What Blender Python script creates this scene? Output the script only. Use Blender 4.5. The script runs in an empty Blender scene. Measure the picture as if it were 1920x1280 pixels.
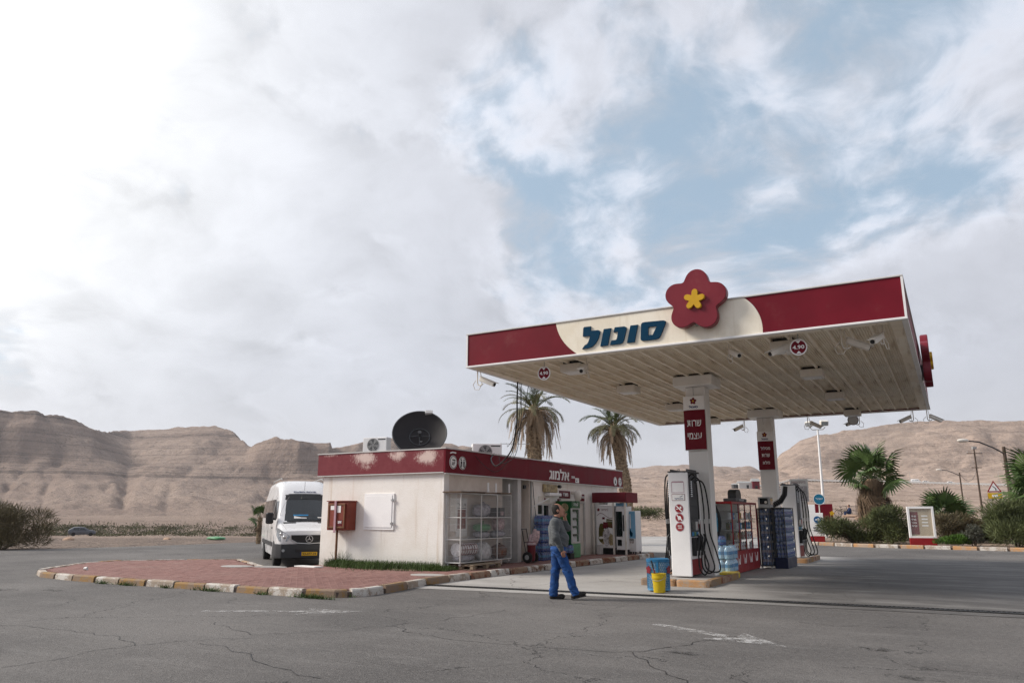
import bpy, math, random
import numpy as np
from mathutils import Vector, Matrix
from mathutils.geometry import tessellate_polygon

random.seed(7)
rng = np.random.default_rng(7)
scene = bpy.context.scene
COL = scene.collection
R = math.radians

# ------------------------------------------------------------------ camera
cam_data = bpy.data.cameras.new("camera")
cam = bpy.data.objects.new("camera", cam_data)
COL.objects.link(cam)
cam_data.sensor_width = 36.0
cam_data.lens = 36.0 * 1419.0 / 1920.0
cam_data.clip_start = 0.1
cam_data.clip_end = 12000.0
cam.location = (0, 0, 1.6)
cam.rotation_euler = (math.pi / 2 + math.atan(325 / 1419.0), 0, R(29.8))
scene.camera = cam

# ------------------------------------------------------------------ light
SUN_AZ = R(29.8 + 86)          # counter-clockwise from +Y, to the left of the view
SUN_EL = R(36)
SUN_DIR = Vector((-math.sin(SUN_AZ) * math.cos(SUN_EL), math.cos(SUN_AZ) * math.cos(SUN_EL), math.sin(SUN_EL)))
sun_data = bpy.data.lights.new("sun", 'SUN')
sun_data.energy = 2.9
sun_data.angle = R(18)
sun_data.color = (1.0, 0.93, 0.84)
sun = bpy.data.objects.new("sun", sun_data)
sun.rotation_euler = SUN_DIR.to_track_quat('Z', 'Y').to_euler()
sun.location = (-40, 0, 60)
COL.objects.link(sun)

scene.view_settings.view_transform = 'Standard'
scene.view_settings.look = 'None'
scene.view_settings.gamma = 1.0
scene.view_settings.exposure = 0.58
scene.view_settings.use_curve_mapping = False
scene.cycles.use_denoising = True
scene.cycles.denoising_prefilter = 'NONE'
scene.cycles.max_bounces = 6
scene.cycles.transparent_max_bounces = 12
scene.cycles.use_adaptive_sampling = True

world = bpy.data.worlds.new("World")
scene.world = world
world.use_nodes = True


class NT:
 """small helper to write node graphs"""
 def __init__(self, tree):
  self.t = tree
  tree.nodes.clear()

 def n(self, kind, ins=None, **props):
  nd = self.t.nodes.new(kind)
  for k, v in props.items():
   setattr(nd, k, v)
  for k, v in (ins or {}).items():
   self.set(nd.inputs[k], v)
  return nd

 def set(self, sock, v):
  if isinstance(v, bpy.types.NodeSocket):
   self.t.links.new(v, sock)
  elif isinstance(v, bpy.types.Node):
   self.t.links.new(v.outputs[0], sock)
  else:
   if sock.type == 'RGBA' and len(v) == 3:
    v = (*v, 1)
   sock.default_value = v

 def math(self, op, a, b=0.0, c=None, clamp=False):
  nd = self.n('ShaderNodeMath', operation=op, use_clamp=clamp)
  self.set(nd.inputs[0], a)
  self.set(nd.inputs[1], b)
  if c is not None:
   self.set(nd.inputs[2], c)
  return nd.outputs[0]

 def vmath(self, op, a, b=None, scale=None):
  nd = self.n('ShaderNodeVectorMath', operation=op)
  self.set(nd.inputs[0], a)
  if b is not None:
   self.set(nd.inputs[1], b)
  if scale is not None:
   self.set(nd.inputs['Scale'], scale)
  return nd

 def noise(self, vec, scale, detail=4.0, rough=0.55, dist=0.0):
  nd = self.n('ShaderNodeTexNoise', {'Scale': scale, 'Detail': detail, 'Roughness': rough, 'Distortion': dist})
  if vec is not None:
   self.set(nd.inputs['Vector'], vec)
  return nd.outputs[0]

 def smooth(self, v, lo, hi, a=0.0, b=1.0):
  nd = self.n('ShaderNodeMapRange', interpolation_type='SMOOTHSTEP')
  for i, x in enumerate((v, lo, hi, a, b)):
   self.set(nd.inputs[i], x)
  return nd.outputs[0]

 def mix(self, f, a, b, mode='MIX'):
  nd = self.n('ShaderNodeMix', data_type='RGBA', blend_type=mode)
  self.set(nd.inputs[0], f)
  self.set(nd.inputs[6], a)
  self.set(nd.inputs[7], b)
  return nd.outputs[2]

 def ramp(self, f, stops):
  nd = self.n('ShaderNodeValToRGB')
  el = nd.color_ramp.elements
  while len(el) < len(stops):
   el.new(0.5)
  for e, (p, c) in zip(el, stops):
   e.position = p
   e.color = (*c, 1) if len(c) == 3 else c
  self.set(nd.inputs[0], f)
  return nd.outputs[0]


def build_world():
 g = NT(world.node_tree)
 tc = g.n('ShaderNodeTexCoord')
 d = tc.outputs['Generated']
 sky = g.n('ShaderNodeTexSky', sky_type='NISHITA')
 sky.sun_disc = False
 sky.sun_elevation = SUN_EL
 sky.sun_rotation = -SUN_AZ
 sky.air_density = 1.0
 sky.dust_density = 1.5
 sky.ozone_density = 1.5
 sep = g.n('ShaderNodeSeparateXYZ', {0: d})
 z = g.math('MAXIMUM', sep.outputs[2], 0.0)
 # cloud layer: the direction meets a gently domed sheet high above the ground
 inv = g.math('DIVIDE', 1.0, g.math('ADD', z, 0.42))
 p = g.vmath('MULTIPLY', d, (1, 1, 0.35)).outputs[0]
 p = g.vmath('SCALE', p, scale=inv).outputs[0]
 warp = g.n('ShaderNodeTexNoise', {'Vector': p, 'Scale': 2.2, 'Detail': 3.0})
 wv = g.vmath('SCALE', g.vmath('SUBTRACT', warp.outputs[1], (0.5, 0.5, 0.5)).outputs[0], scale=0.30).outputs[0]
 pw = g.vmath('ADD', p, wv).outputs[0]
 big = g.noise(pw, 1.7, 3.0, 0.5)
 mid = g.noise(pw, 4.6, 9.0, 0.56)
 sx = Vector((SUN_DIR.x, SUN_DIR.y, 0)).normalized() * 0.05
 mid2 = g.noise(g.vmath('ADD', pw, (sx.x, sx.y, 0.03)).outputs[0], 4.6, 9.0, 0.56)

 def lobe(v, lo, hi):
  v = Vector(v).normalized()
  dt = g.vmath('DOT_PRODUCT', d, (v.x, v.y, v.z)).outputs['Value']
  return g.smooth(dt, lo, hi)
 gap = None
 for v, a0, a1, w in GAPS:
  l = g.math('MULTIPLY', lobe(v, math.cos(R(a0)), math.cos(R(a1))), w)
  gap = l if gap is None else g.math('MAXIMUM', gap, l)
 cover = g.math('ADD', g.math('MULTIPLY', big, 0.35), g.math('MULTIPLY', mid, 0.95))
 fine = g.noise(pw, 15.0, 6.0, 0.62)
 cover = g.math('ADD', cover, g.math('MULTIPLY', g.math('SUBTRACT', fine, 0.5), 0.30))
 cover = g.math('SUBTRACT', g.math('ADD', cover, 0.17), gap)
 dens = g.smooth(cover, 0.40, 0.70)
 # self shading: thicker towards the sun means darker here
 lit = g.smooth(g.math('SUBTRACT', mid, mid2), -0.12, 0.12)
 edge = g.smooth(cover, 0.55, 0.85, 1.0, 0.0)
 puff = g.math('MULTIPLY', g.math('SUBTRACT', lit, 0.5), g.math('ADD', 0.03, g.math('MULTIPLY', edge, 0.20)))
 glow = g.vmath('DOT_PRODUCT', d, tuple(GLARE)).outputs['Value']
 glow = g.math('MAXIMUM', glow, 0.0)
 glow_wide = g.math('POWER', glow, 9.0)
 glow_tight = g.math('POWER', glow, 40.0)
 val = g.math('ADD', 0.478, puff)
 val = g.math('ADD', val, g.math('MULTIPLY', edge, 0.055))
 val = g.math('SUBTRACT', val, g.math('MULTIPLY', g.smooth(big, 0.42, 0.66), 0.045))
 gl = g.math('MULTIPLY', glow_wide, g.math('ADD', 0.32, g.math('MULTIPLY', g.math('SUBTRACT', mid, 0.5), 0.7)))
 val = g.math('ADD', val, gl)
 val = g.math('ADD', val, g.math('MULTIPLY', glow_tight, 0.5))
 tint = g.mix(g.math('MULTIPLY', glow_wide, 1.3, clamp=True), (0.915, 0.95, 1.055), (0.99, 1.0, 1.01))
 cloud = g.vmath('SCALE', tint, scale=g.math('MULTIPLY', val, 10.0)).outputs[0]
 base = g.mix(0.72, sky.outputs[0], (3.0, 3.9, 4.75))
 base = g.vmath('ADD', base, g.vmath('SCALE', (1.0, 0.98, 0.96), scale=g.math('MULTIPLY', glow_wide, 3.0)).outputs[0]).outputs[0]
 haze = g.smooth(z, -0.03, 0.20)
 hz = g.vmath('SCALE', (0.985, 0.98, 1.015), scale=g.math('MULTIPLY', g.math('ADD', 0.475, g.math('MULTIPLY', glow_wide, 0.40)), 10.0)).outputs[0]
 col = g.mix(dens, base, cloud)
 col = g.mix(haze, hz, col)
 bg = g.n('ShaderNodeBackground', {'Color': col, 'Strength': 0.1})
 out = g.n('ShaderNodeOutputWorld')
 g.t.links.new(bg.outputs[0], out.inputs[0])


# bluer openings between the clouds: direction, outer and inner half angle, depth
# the brightest cloud: a glow added left of the view, apart from the sun
GLARE = Vector((-math.sin(R(29.8 + 48)) * math.cos(R(27)), math.cos(R(29.8 + 48)) * math.cos(R(27)), math.sin(R(27))))
GAPS = [((-0.06, 0.85, 0.52), 19, 4, 0.31), ((-0.215, 0.885, 0.41), 15, 3, 0.31), ((-0.36, 0.86, 0.36), 12, 2, 0.32), ((-0.34, 0.885, 0.29), 10, 1, 0.27),
  ((-0.40, 0.77, 0.50), 9, 1, 0.20), ((-0.20, 0.80, 0.57), 13, 2, 0.28), ((0.5, 0.3, 0.8), 34, 8, 0.30), ((0.6, -0.6, 0.5), 34, 8, 0.30)]
build_world()


# ------------------------------------------------------------------ helpers
def material(name, color, rough=0.6, var=0.12, scale=6.0, bump=0.0, bscale=60.0, metal=0.0, spec=0.3,
    dirt=None, stretch=(1, 1, 1), coat=0.0, alpha=1.0, trans=0.0, sheen=0.0, subs=None):
 m = bpy.data.materials.new(name)
 m.use_nodes = True
 g = NT(m.node_tree)
 tc = g.n('ShaderNodeTexCoord')
 v = tc.outputs['Object']
 if stretch != (1, 1, 1):
  v = g.vmath('MULTIPLY', v, stretch).outputs[0]
 c = (*color, 1)
 nz = g.noise(v, scale, 5.0, 0.6)
 if var:
  f = g.smooth(nz, 0.25, 0.75, 1 - var, 1 + var)
  col = g.vmath('SCALE', c[:3], scale=f).outputs[0]
 else:
  col = g.n('ShaderNodeRGB').outputs[0]
  col.default_value = c
 if dirt:
  dc, amt, ds = dirt
  dn = g.noise(v, ds, 7.0, 0.65)
  col = g.mix(g.smooth(dn, 0.62 - 0.35 * amt, 0.80, 0.0, min(1, 0.35 + amt)), col, dc)
 b = g.n('ShaderNodeBsdfPrincipled', {'Base Color': col, 'Metallic': metal})
 b.inputs['Roughness'].default_value = rough
 g.set(b.inputs['Roughness'], g.smooth(nz, 0.2, 0.8, max(0.03, rough - 0.08), min(1, rough + 0.08)))
 b.inputs['Specular IOR Level'].default_value = spec
 if coat:
  b.inputs['Coat Weight'].default_value = coat
  b.inputs['Coat Roughness'].default_value = 0.08
 if alpha < 1:
  b.inputs['Alpha'].default_value = alpha
 if trans:
  b.inputs['Transmission Weight'].default_value = trans
 if sheen:
  b.inputs['Sheen Weight'].default_value = sheen
 if bump:
  bn = g.noise(v, bscale, 4.0, 0.6)
  bp = g.n('ShaderNodeBump', {'Height': bn, 'Strength': bump, 'Distance': 0.02})
  g.t.links.new(bp.outputs[0], b.inputs['Normal'])
 o = g.n('ShaderNodeOutputMaterial')
 g.t.links.new(b.outputs[0], o.inputs[0])
 return m


def custom_material(name, fn, rough=0.7, spec=0.4, bdist=0.03):
 """fn(g, objectcoords) -> colour socket, bump height socket or None, bump strength"""
 m = bpy.data.materials.new(name)
 m.use_nodes = True
 g = NT(m.node_tree)
 tc = g.n('ShaderNodeTexCoord')
 col, h, st = fn(g, tc.outputs['Object'])
 b = g.n('ShaderNodeBsdfPrincipled', {'Base Color': col, 'Roughness': rough})
 b.inputs['Specular IOR Level'].default_value = spec
 if h is not None:
  bp = g.n('ShaderNodeBump', {'Height': h, 'Strength': st, 'Distance': bdist})
  g.t.links.new(bp.outputs[0], b.inputs['Normal'])
 o = g.n('ShaderNodeOutputMaterial')
 g.t.links.new(b.outputs[0], o.inputs[0])
 return m


def tag(o, label=None, cat=None, group=None, kind=None):
 if label: o['label'] = label
 if cat: o['category'] = cat
 if group: o['group'] = group
 if kind: o['kind'] = kind
 return o


def thing(name, label, cat, loc=(0, 0, 0), rz=0.0, group=None):
 o = bpy.data.objects.new(name, None)
 o.empty_display_size = 0.2
 o.location = loc
 o.rotation_euler = (0, 0, rz)
 COL.objects.link(o)
 return tag(o, label, cat, group)


def copy_tree(o, parent=None):
 c = o.copy()
 COL.objects.link(c)
 if parent is not None:
  c.parent = parent
 for ch in list(o.children):
  copy_tree(ch, c)
 return c


class MB:
 """collects shapes into one mesh; T is the transform applied to what is added"""
 def __init__(self):
  self.v, self.f, self.m = [], [], []
  self.T = Matrix.Identity(4)
  self.mi = 0

 def at(self, loc=(0, 0, 0), rz=0.0, ry=0.0, rx=0.0):
  self.T = Matrix.Translation(loc) @ Matrix.Rotation(rz, 4, 'Z') @ Matrix.Rotation(ry, 4, 'Y') @ Matrix.Rotation(rx, 4, 'X')
  return self

 def add(self, verts, faces):
  k = len(self.v)
  T = self.T
  self.v.extend([tuple(T @ Vector(p)) for p in verts])
  self.f.extend([tuple(i + k for i in f) for f in faces])
  self.m.extend([self.mi] * len(faces))
  return self

 def box(self, x0, x1, y0, y1, z0, z1, b=0.0):
  if b <= 0:
   vs = [(x, y, z) for z in (z0, z1) for y in (y0, y1) for x in (x0, x1)]
   return self.add(vs, [(0, 2, 3, 1), (4, 5, 7, 6), (0, 1, 5, 4), (2, 6, 7, 3), (0, 4, 6, 2), (1, 3, 7, 5)])
  b = min(b, (x1 - x0) * .45, (y1 - y0) * .45, (z1 - z0) * .45)
  vs, idx = [], {}
  X, Y, Z = (x0, x1), (y0, y1), (z0, z1)
  sg = (1, -1)
  for i in (0, 1):
   for j in (0, 1):
    for k in (0, 1):
     for a in range(3):
      p = [X[i] + sg[i] * b, Y[j] + sg[j] * b, Z[k] + sg[k] * b]
      p[a] = (X[i], Y[j], Z[k])[a]
      idx[i, j, k, a] = len(vs)
      vs.append(tuple(p))
  fs = []
  for a in range(3):
   o1, o2 = [q for q in range(3) if q != a]
   for s in (0, 1):
    q = []
    for u, w in ((0, 0), (1, 0), (1, 1), (0, 1)):
     c = [0, 0, 0]; c[a] = s; c[o1] = u; c[o2] = w
     q.append(idx[c[0], c[1], c[2], a])
    flip = (s == 0) ^ (a == 1)
    fs.append(tuple(q[::-1] if flip else q))
  for a in range(3):              # edges along axis a
   o1, o2 = [q for q in range(3) if q != a]
   for u in (0, 1):
    for w in (0, 1):
     c0 = [0, 0, 0]; c0[o1] = u; c0[o2] = w
     c1 = list(c0); c1[a] = 1
     fs.append((idx[(*c0, o1)], idx[(*c1, o1)], idx[(*c1, o2)], idx[(*c0, o2)]))
  for i in (0, 1):
   for j in (0, 1):
    for k in (0, 1):
     fs.append((idx[i, j, k, 0], idx[i, j, k, 1], idx[i, j, k, 2]))
  return self.add(vs, fs)

 def cyl(self, p0, p1, r0, r1=None, n=12, caps=True):
  r1 = r0 if r1 is None else r1
  p0, p1 = Vector(p0), Vector(p1)
  d = (p1 - p0)
  if d.length < 1e-9:
   return self
  d.normalize()
  a = d.orthogonal().normalized()
  b = d.cross(a)
  vs = []
  for p, r in ((p0, r0), (p1, r1)):
   for i in range(n):
    t = 2 * math.pi * i / n
    vs.append(p + a * (math.cos(t) * r) + b * (math.sin(t) * r))
  fs = [(i, (i + 1) % n, n + (i + 1) % n, n + i) for i in range(n)]
  if caps:
   fs += [tuple(range(n))[::-1], tuple(range(n, 2 * n))]
  return self.add(vs, fs)

 def tube(self, pts, r, n=6, caps=True):
  pts = [Vector(p) for p in pts]
  rs = r if isinstance(r, (list, tuple)) else [r] * len(pts)
  vs, a = [], None
  for i, p in enumerate(pts):
   d = (pts[min(i + 1, len(pts) - 1)] - pts[max(i - 1, 0)]).normalized()
   if a is None:
    a = d.orthogonal().normalized()
   a = (a - d * a.dot(d))
   a = a.normalized() if a.length > 1e-6 else d.orthogonal().normalized()
   b = d.cross(a)
   for k in range(n):
    t = 2 * math.pi * k / n
    vs.append(p + a * (math.cos(t) * rs[i]) + b * (math.sin(t) * rs[i]))
  fs = []
  for i in range(len(pts) - 1):
   for k in range(n):
    k2 = (k + 1) % n
    fs.append((i * n + k, i * n + k2, (i + 1) * n + k2, (i + 1) * n + k))
  if caps:
   fs += [tuple(range(n))[::-1], tuple(range((len(pts) - 1) * n, len(pts) * n))]
  return self.add(vs, fs)

 def lathe(self, prof, n=16, c=(0, 0, 0)):
  vs = []
  for r, z in prof:
   for k in range(n):
    t = 2 * math.pi * k / n
    vs.append((c[0] + r * math.cos(t), c[1] + r * math.sin(t), c[2] + z))
  fs = []
  for i in range(len(prof) - 1):
   for k in range(n):
    k2 = (k + 1) % n
    fs.append((i * n + k, i * n + k2, (i + 1) * n + k2, (i + 1) * n + k))
  fs += [tuple(range(n))[::-1], tuple(range((len(prof) - 1) * n, len(prof) * n))]
  return self.add(vs, fs)

 def prism(self, outer, normal, thick, holes=()):
  """flat outline in space pushed along its normal"""
  loops = [[Vector(p) for p in outer]] + [[Vector(p) for p in h] for h in holes]
  nrm = Vector(normal).normalized() * thick
  flat = [p for l in loops for p in l]
  k = len(flat)
  vs = flat + [p + nrm for p in flat]
  tris = tessellate_polygon(loops)
  fs = []
  for t in tris:
   a, b, c = (flat[i] for i in t)
   up = (b - a).cross(c - a).dot(nrm) > 0
   tt = tuple(t) if up else tuple(t)[::-1]
   fs.append(tuple(i + k for i in tt))
   fs.append(tt[::-1])
  s = 0
  for l in loops:
   m_ = len(l)
   for i in range(m_):
    j = (i + 1) % m_
    fs.append((s + i, s + j, s + j + k, s + i + k))
   s += m_
  return self.add(vs, fs)

 def sphere(self, c, r, n=12, m_=8, sq=(1, 1, 1)):
  prof = [(max(1e-4, math.sin(math.pi * i / m_)), -math.cos(math.pi * i / m_)) for i in range(m_ + 1)]
  vs = []
  for pr_, z in prof:
   for k in range(n):
    t = 2 * math.pi * k / n
    vs.append((c[0] + r * sq[0] * pr_ * math.cos(t), c[1] + r * sq[1] * pr_ * math.sin(t), c[2] + r * sq[2] * z))
  fs = []
  for i in range(m_):
   for k in range(n):
    k2 = (k + 1) % n
    fs.append((i * n + k, i * n + k2, (i + 1) * n + k2, (i + 1) * n + k))
  return self.add(vs, fs)

 def mesh(self, name, mats, smooth=False):
  me = bpy.data.meshes.new(name)
  me.from_pydata(self.v, [], self.f)
  for m in (mats if isinstance(mats, (list, tuple)) else [mats]):
   me.materials.append(m)
  if any(self.m):
   me.polygons.foreach_set('material_index', self.m)
  if smooth:
   me.polygons.foreach_set('use_smooth', [True] * len(me.polygons))
   me.update()
   try:
    me.set_sharp_from_angle(angle=R(38))
   except Exception:
    pass
  me.update()
  return me

 def build(self, name, mats, parent=None, smooth=False, world=False):
  return link(name, self.mesh(name, mats, smooth), parent, world)


def link(name, me, parent=None, world=False):
 o = bpy.data.objects.new(name, me)
 COL.objects.link(o)
 if parent is not None:
  o.parent = parent
  if world:
   q = parent
   if q.type == 'EMPTY':
    o.matrix_parent_inverse = (Matrix.Translation(q.location) @ q.rotation_euler.to_matrix().to_4x4()).inverted()
 return o


def part(name, mat, parent, fn, smooth=False, world=True):
 b = MB()
 fn(b)
 return b.build(name, mat, parent, smooth, world)


def np_mesh(name, verts, faces, mat, smooth=False):
 """verts (n,3) and faces (m,3 or 4) as arrays"""
 me = bpy.data.meshes.new(name)
 verts = np.asarray(verts, dtype=np.float32)
 faces = np.asarray(faces, dtype=np.int32)
 me.vertices.add(len(verts))
 me.vertices.foreach_set('co', verts.ravel())
 k = faces.shape[1]
 me.loops.add(faces.size)
 me.loops.foreach_set('vertex_index', faces.ravel())
 me.polygons.add(len(faces))
 me.polygons.foreach_set('loop_start', np.arange(0, faces.size, k, dtype=np.int32))
 me.polygons.foreach_set('loop_total', np.full(len(faces), k, dtype=np.int32))
 if smooth:
  me.polygons.foreach_set('use_smooth', np.ones(len(faces), dtype=bool))
 for m in (mat if isinstance(mat, (list, tuple)) else [mat]):
  me.materials.append(m)
 me.update(calc_edges=True)
 me.validate()
 return me


def is_heb(s):
 return any('\u0590' <= c <= '\u05ff' for c in s)


_glyph_cache = {}


def text_mesh(s, bold=0.0, shear=0.0, depth=0.02, res=2):
 key = (s, bold, shear, depth)
 if key in _glyph_cache:
  return _glyph_cache[key]
 cu = bpy.data.curves.new("lettering", 'FONT')
 lines = s.split('\n')
 cu.body = '\n'.join(l[::-1] if is_heb(l) else l for l in lines)
 cu.align_x = 'CENTER'
 cu.offset = bold
 cu.shear = shear
 cu.extrude = depth
 cu.resolution_u = res
 o = bpy.data.objects.new("lettering", cu)
 COL.objects.link(o)
 dg = bpy.context.evaluated_depsgraph_get()
 me = bpy.data.meshes.new_from_object(o.evaluated_get(dg))
 bpy.data.objects.remove(o)
 bpy.data.curves.remove(cu)
 v = np.empty(len(me.vertices) * 3, dtype=np.float32)
 me.vertices.foreach_get('co', v)
 v = v.reshape(-1, 3)
 fs = [tuple(p.vertices) for p in me.polygons]
 bpy.data.meshes.remove(me)
 _glyph_cache[key] = (v, fs)
 return v, fs


def lettering(b, s, centre, right, up, w, h, thick=0.006, bold=0.0, shear=0.0):
 """adds letters to a mesh, fitted to a w x h box that faces right x up"""
 v, fs = text_mesh(s, bold, shear)
 if len(v) == 0:
  return b
 lo, hi = v.min(0), v.max(0)
 q = (v - (lo + hi) / 2) / np.maximum(hi - lo, 1e-6)
 rt, u = Vector(right).normalized(), Vector(up).normalized()
 n = rt.cross(u)
 c = Vector(centre)
 pts = [c + rt * (float(p[0]) * w) + u * (float(p[1]) * h) + n * ((float(p[2]) + 0.5) * thick) for p in q]
 return b.add(pts, fs)


def disc(b, c, right, up, r, thick=0.006, n=28, r2=None):
 rt, u = Vector(right).normalized(), Vector(up).normalized()
 c = Vector(c)
 r2 = r if r2 is None else r2
 pts = [c + rt * (math.cos(2 * math.pi * i / n) * r) + u * (math.sin(2 * math.pi * i / n) * r2) for i in range(n)]
 return b.prism(pts, rt.cross(u), thick)


def ring(b, c, right, up, r, r_in, thick=0.006, n=28):
 rt, u = Vector(right).normalized(), Vector(up).normalized()
 c = Vector(c)
 A = [c + rt * (math.cos(2 * math.pi * i / n) * r) + u * (math.sin(2 * math.pi * i / n) * r) for i in range(n)]
 B = [c + rt * (math.cos(2 * math.pi * i / n) * r_in) + u * (math.sin(2 * math.pi * i / n) * r_in) for i in range(n)]
 return b.prism(A, rt.cross(u), thick, [B])


def flower_outline(Rout, n=100, a0=83, petal=0.43, pr=0.248):
 out = []
 for i in range(n):
  t = 2 * math.pi * i / n
  best = 0.30
  for k in range(5):
   a = R(a0 + 72 * k)
   cx, cy = petal * math.cos(a), petal * math.sin(a)
   dd = cx * math.cos(t) + cy * math.sin(t)
   disc_ = pr * pr - (petal * petal - dd * dd)
   if disc_ >= 0:
    best = max(best, dd + math.sqrt(disc_))
  out.append(best)
 o = np.array(out)
 for _ in range(int(8 * (n / 100) ** 2)):
  o = 0.25 * np.roll(o, 1) + 0.5 * o + 0.25 * np.roll(o, -1)
 o = o / o.max() * Rout
 return [(o[i] * math.cos(2 * math.pi * i / n), o[i] * math.sin(2 * math.pi * i / n)) for i in range(n)]


def flower(b, c, right, up, Rout, thick, a0=83, petal=0.43, pr=0.248, n=100):
 rt, u = Vector(right).normalized(), Vector(up).normalized()
 c = Vector(c)
 return b.prism([c + rt * x + u * y for x, y in flower_outline(Rout, n, a0, petal, pr)], rt.cross(u), thick)


def vnoise(x, y, seed=0):
 """value noise on arrays"""
 xi, yi = np.floor(x).astype(np.int64), np.floor(y).astype(np.int64)
 xf, yf = x - xi, y - yi
 u, w = xf * xf * (3 - 2 * xf), yf * yf * (3 - 2 * yf)

 def h(a, b):
  n_ = (a * 374761393 + b * 668265263 + seed * 974634777) & 0xffffffff
  n_ = ((n_ ^ (n_ >> 13)) * 1274126177) & 0xffffffff
  return ((n_ ^ (n_ >> 16)) & 0xffff) / 65535.0
 return (h(xi, yi) * (1 - u) + h(xi + 1, yi) * u) * (1 - w) + (h(xi, yi + 1) * (1 - u) + h(xi + 1, yi + 1) * u) * w


def fbm(x, y, o=4, seed=0, gain=0.5):
 s, a, t = 0.0, 1.0, 0.0
 for i in range(o):
  s = s + a * vnoise(x * 2 ** i, y * 2 ** i, seed + i * 17)
  t += a
  a *= gain
 return s / t

# ------------------------------------------------------------------ materials
BURG = (0.150, 0.007, 0.017)


def fn_asphalt(g, v):
 n1 = g.noise(v, 0.22, 6.0, 0.6)
 n2 = g.noise(v, 75.0, 4.0, 0.75)
 n3 = g.noise(g.vmath('MULTIPLY', v, (0.35, 1.4, 1)).outputs[0], 1.1, 6.0, 0.65)
 vor = g.n('ShaderNodeTexVoronoi', {'Vector': v, 'Scale': 55.0})
 c = g.mix(g.smooth(n1, 0.3, 0.7), (0.086, 0.080, 0.077), (0.168, 0.156, 0.147))
 c = g.mix(g.smooth(n3, 0.55, 0.78, 0, 0.55), c, (0.078, 0.074, 0.072))
 c = g.mix(g.smooth(n2, 0.50, 0.72, 0, 0.6), c, (0.27, 0.255, 0.24))
 c = g.mix(g.smooth(n2, 0.50, 0.30, 0, 0.6), c, (0.045, 0.043, 0.042))
 m2 = g.noise(v, 16.0, 4.0, 0.7)
 c = g.mix(g.smooth(m2, 0.50, 0.70, 0, 0.45), c, (0.215, 0.203, 0.193))
 c = g.mix(g.smooth(m2, 0.48, 0.32, 0, 0.5), c, (0.052, 0.050, 0.049))
 pat = g.noise(g.vmath('MULTIPLY', v, (0.25, 1.0, 1)).outputs[0], 2.6, 7.0, 0.7)
 c = g.mix(g.smooth(pat, 0.50, 0.70, 0, 0.35), c, (0.20, 0.19, 0.182))
 c = g.mix(g.smooth(vor.outputs[0], 0.0, 0.35, 0.35, 0.0), c, (0.06, 0.058, 0.056))
 # cracks
 wv = g.n('ShaderNodeTexNoise', {'Vector': v, 'Scale': 0.9, 'Detail': 6.0, 'Roughness': 0.65})
 w = g.vmath('ADD', v, g.vmath('SCALE', wv.outputs[1], scale=1.5).outputs[0]).outputs[0]
 ve = g.n('ShaderNodeTexVoronoi', {'Vector': w, 'Scale': 0.17}, feature='DISTANCE_TO_EDGE')
 mk = g.noise(v, 0.35, 3.0)
 crack = g.math('MULTIPLY', g.smooth(ve.outputs[0], 0.0006, 0.0030, 1.0, 0.0), g.smooth(mk, 0.40, 0.52))
 c = g.mix(g.math('MULTIPLY', crack, 0.85), c, (0.03, 0.028, 0.027))
 # oil and patch stains
 st = g.noise(g.vmath('MULTIPLY', v, (1, 1.2, 1)).outputs[0], 0.75, 3.0, 0.5)
 c = g.mix(g.smooth(st, 0.70, 0.80, 0, 0.6), c, (0.05, 0.046, 0.043))
 h = g.math('SUBTRACT', g.math('ADD', n2, g.math('MULTIPLY', vor.outputs[0], 0.6)), g.math('MULTIPLY', crack, 2.0))
 return c, h, 0.5


def fn_concrete(g, v):
 n1 = g.noise(v, 0.3, 6.0, 0.62)
 n2 = g.noise(v, 120.0, 3.0, 0.7)
 n3 = g.noise(g.vmath('MULTIPLY', v, (0.5, 1.6, 1)).outputs[0], 0.9, 7.0, 0.68)
 c = g.mix(g.smooth(n1, 0.3, 0.7), (0.30, 0.287, 0.272), (0.42, 0.403, 0.385))
 c = g.mix(g.smooth(n3, 0.50, 0.74, 0, 0.6), c, (0.165, 0.155, 0.147))
 c = g.mix(g.smooth(n2, 0.4, 0.8, 0, 0.25), c, (0.44, 0.42, 0.40))
 # car lane: oil and rubber grime, darkened further to paint in the canopy's shade
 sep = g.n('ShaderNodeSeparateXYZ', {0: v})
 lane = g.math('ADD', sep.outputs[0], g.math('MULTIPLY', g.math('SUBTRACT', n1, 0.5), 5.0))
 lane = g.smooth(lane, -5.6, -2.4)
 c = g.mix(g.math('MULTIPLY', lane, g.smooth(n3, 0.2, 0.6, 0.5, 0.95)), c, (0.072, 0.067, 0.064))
 wv = g.n('ShaderNodeTexNoise', {'Vector': v, 'Scale': 1.2, 'Detail': 5.0})
 w = g.vmath('ADD', v, g.vmath('SCALE', wv.outputs[1], scale=0.9).outputs[0]).outputs[0]
 ve = g.n('ShaderNodeTexVoronoi', {'Vector': w, 'Scale': 0.2}, feature='DISTANCE_TO_EDGE')
 c = g.mix(g.smooth(ve.outputs[0], 0.001, 0.004, 0.6, 0.0), c, (0.06, 0.056, 0.052))
 st = g.noise(v, 1.6, 4.0, 0.6)
 c = g.mix(g.smooth(st, 0.64, 0.80, 0, 0.55), c, (0.09, 0.085, 0.08))
 return c, n2, 0.25


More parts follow.
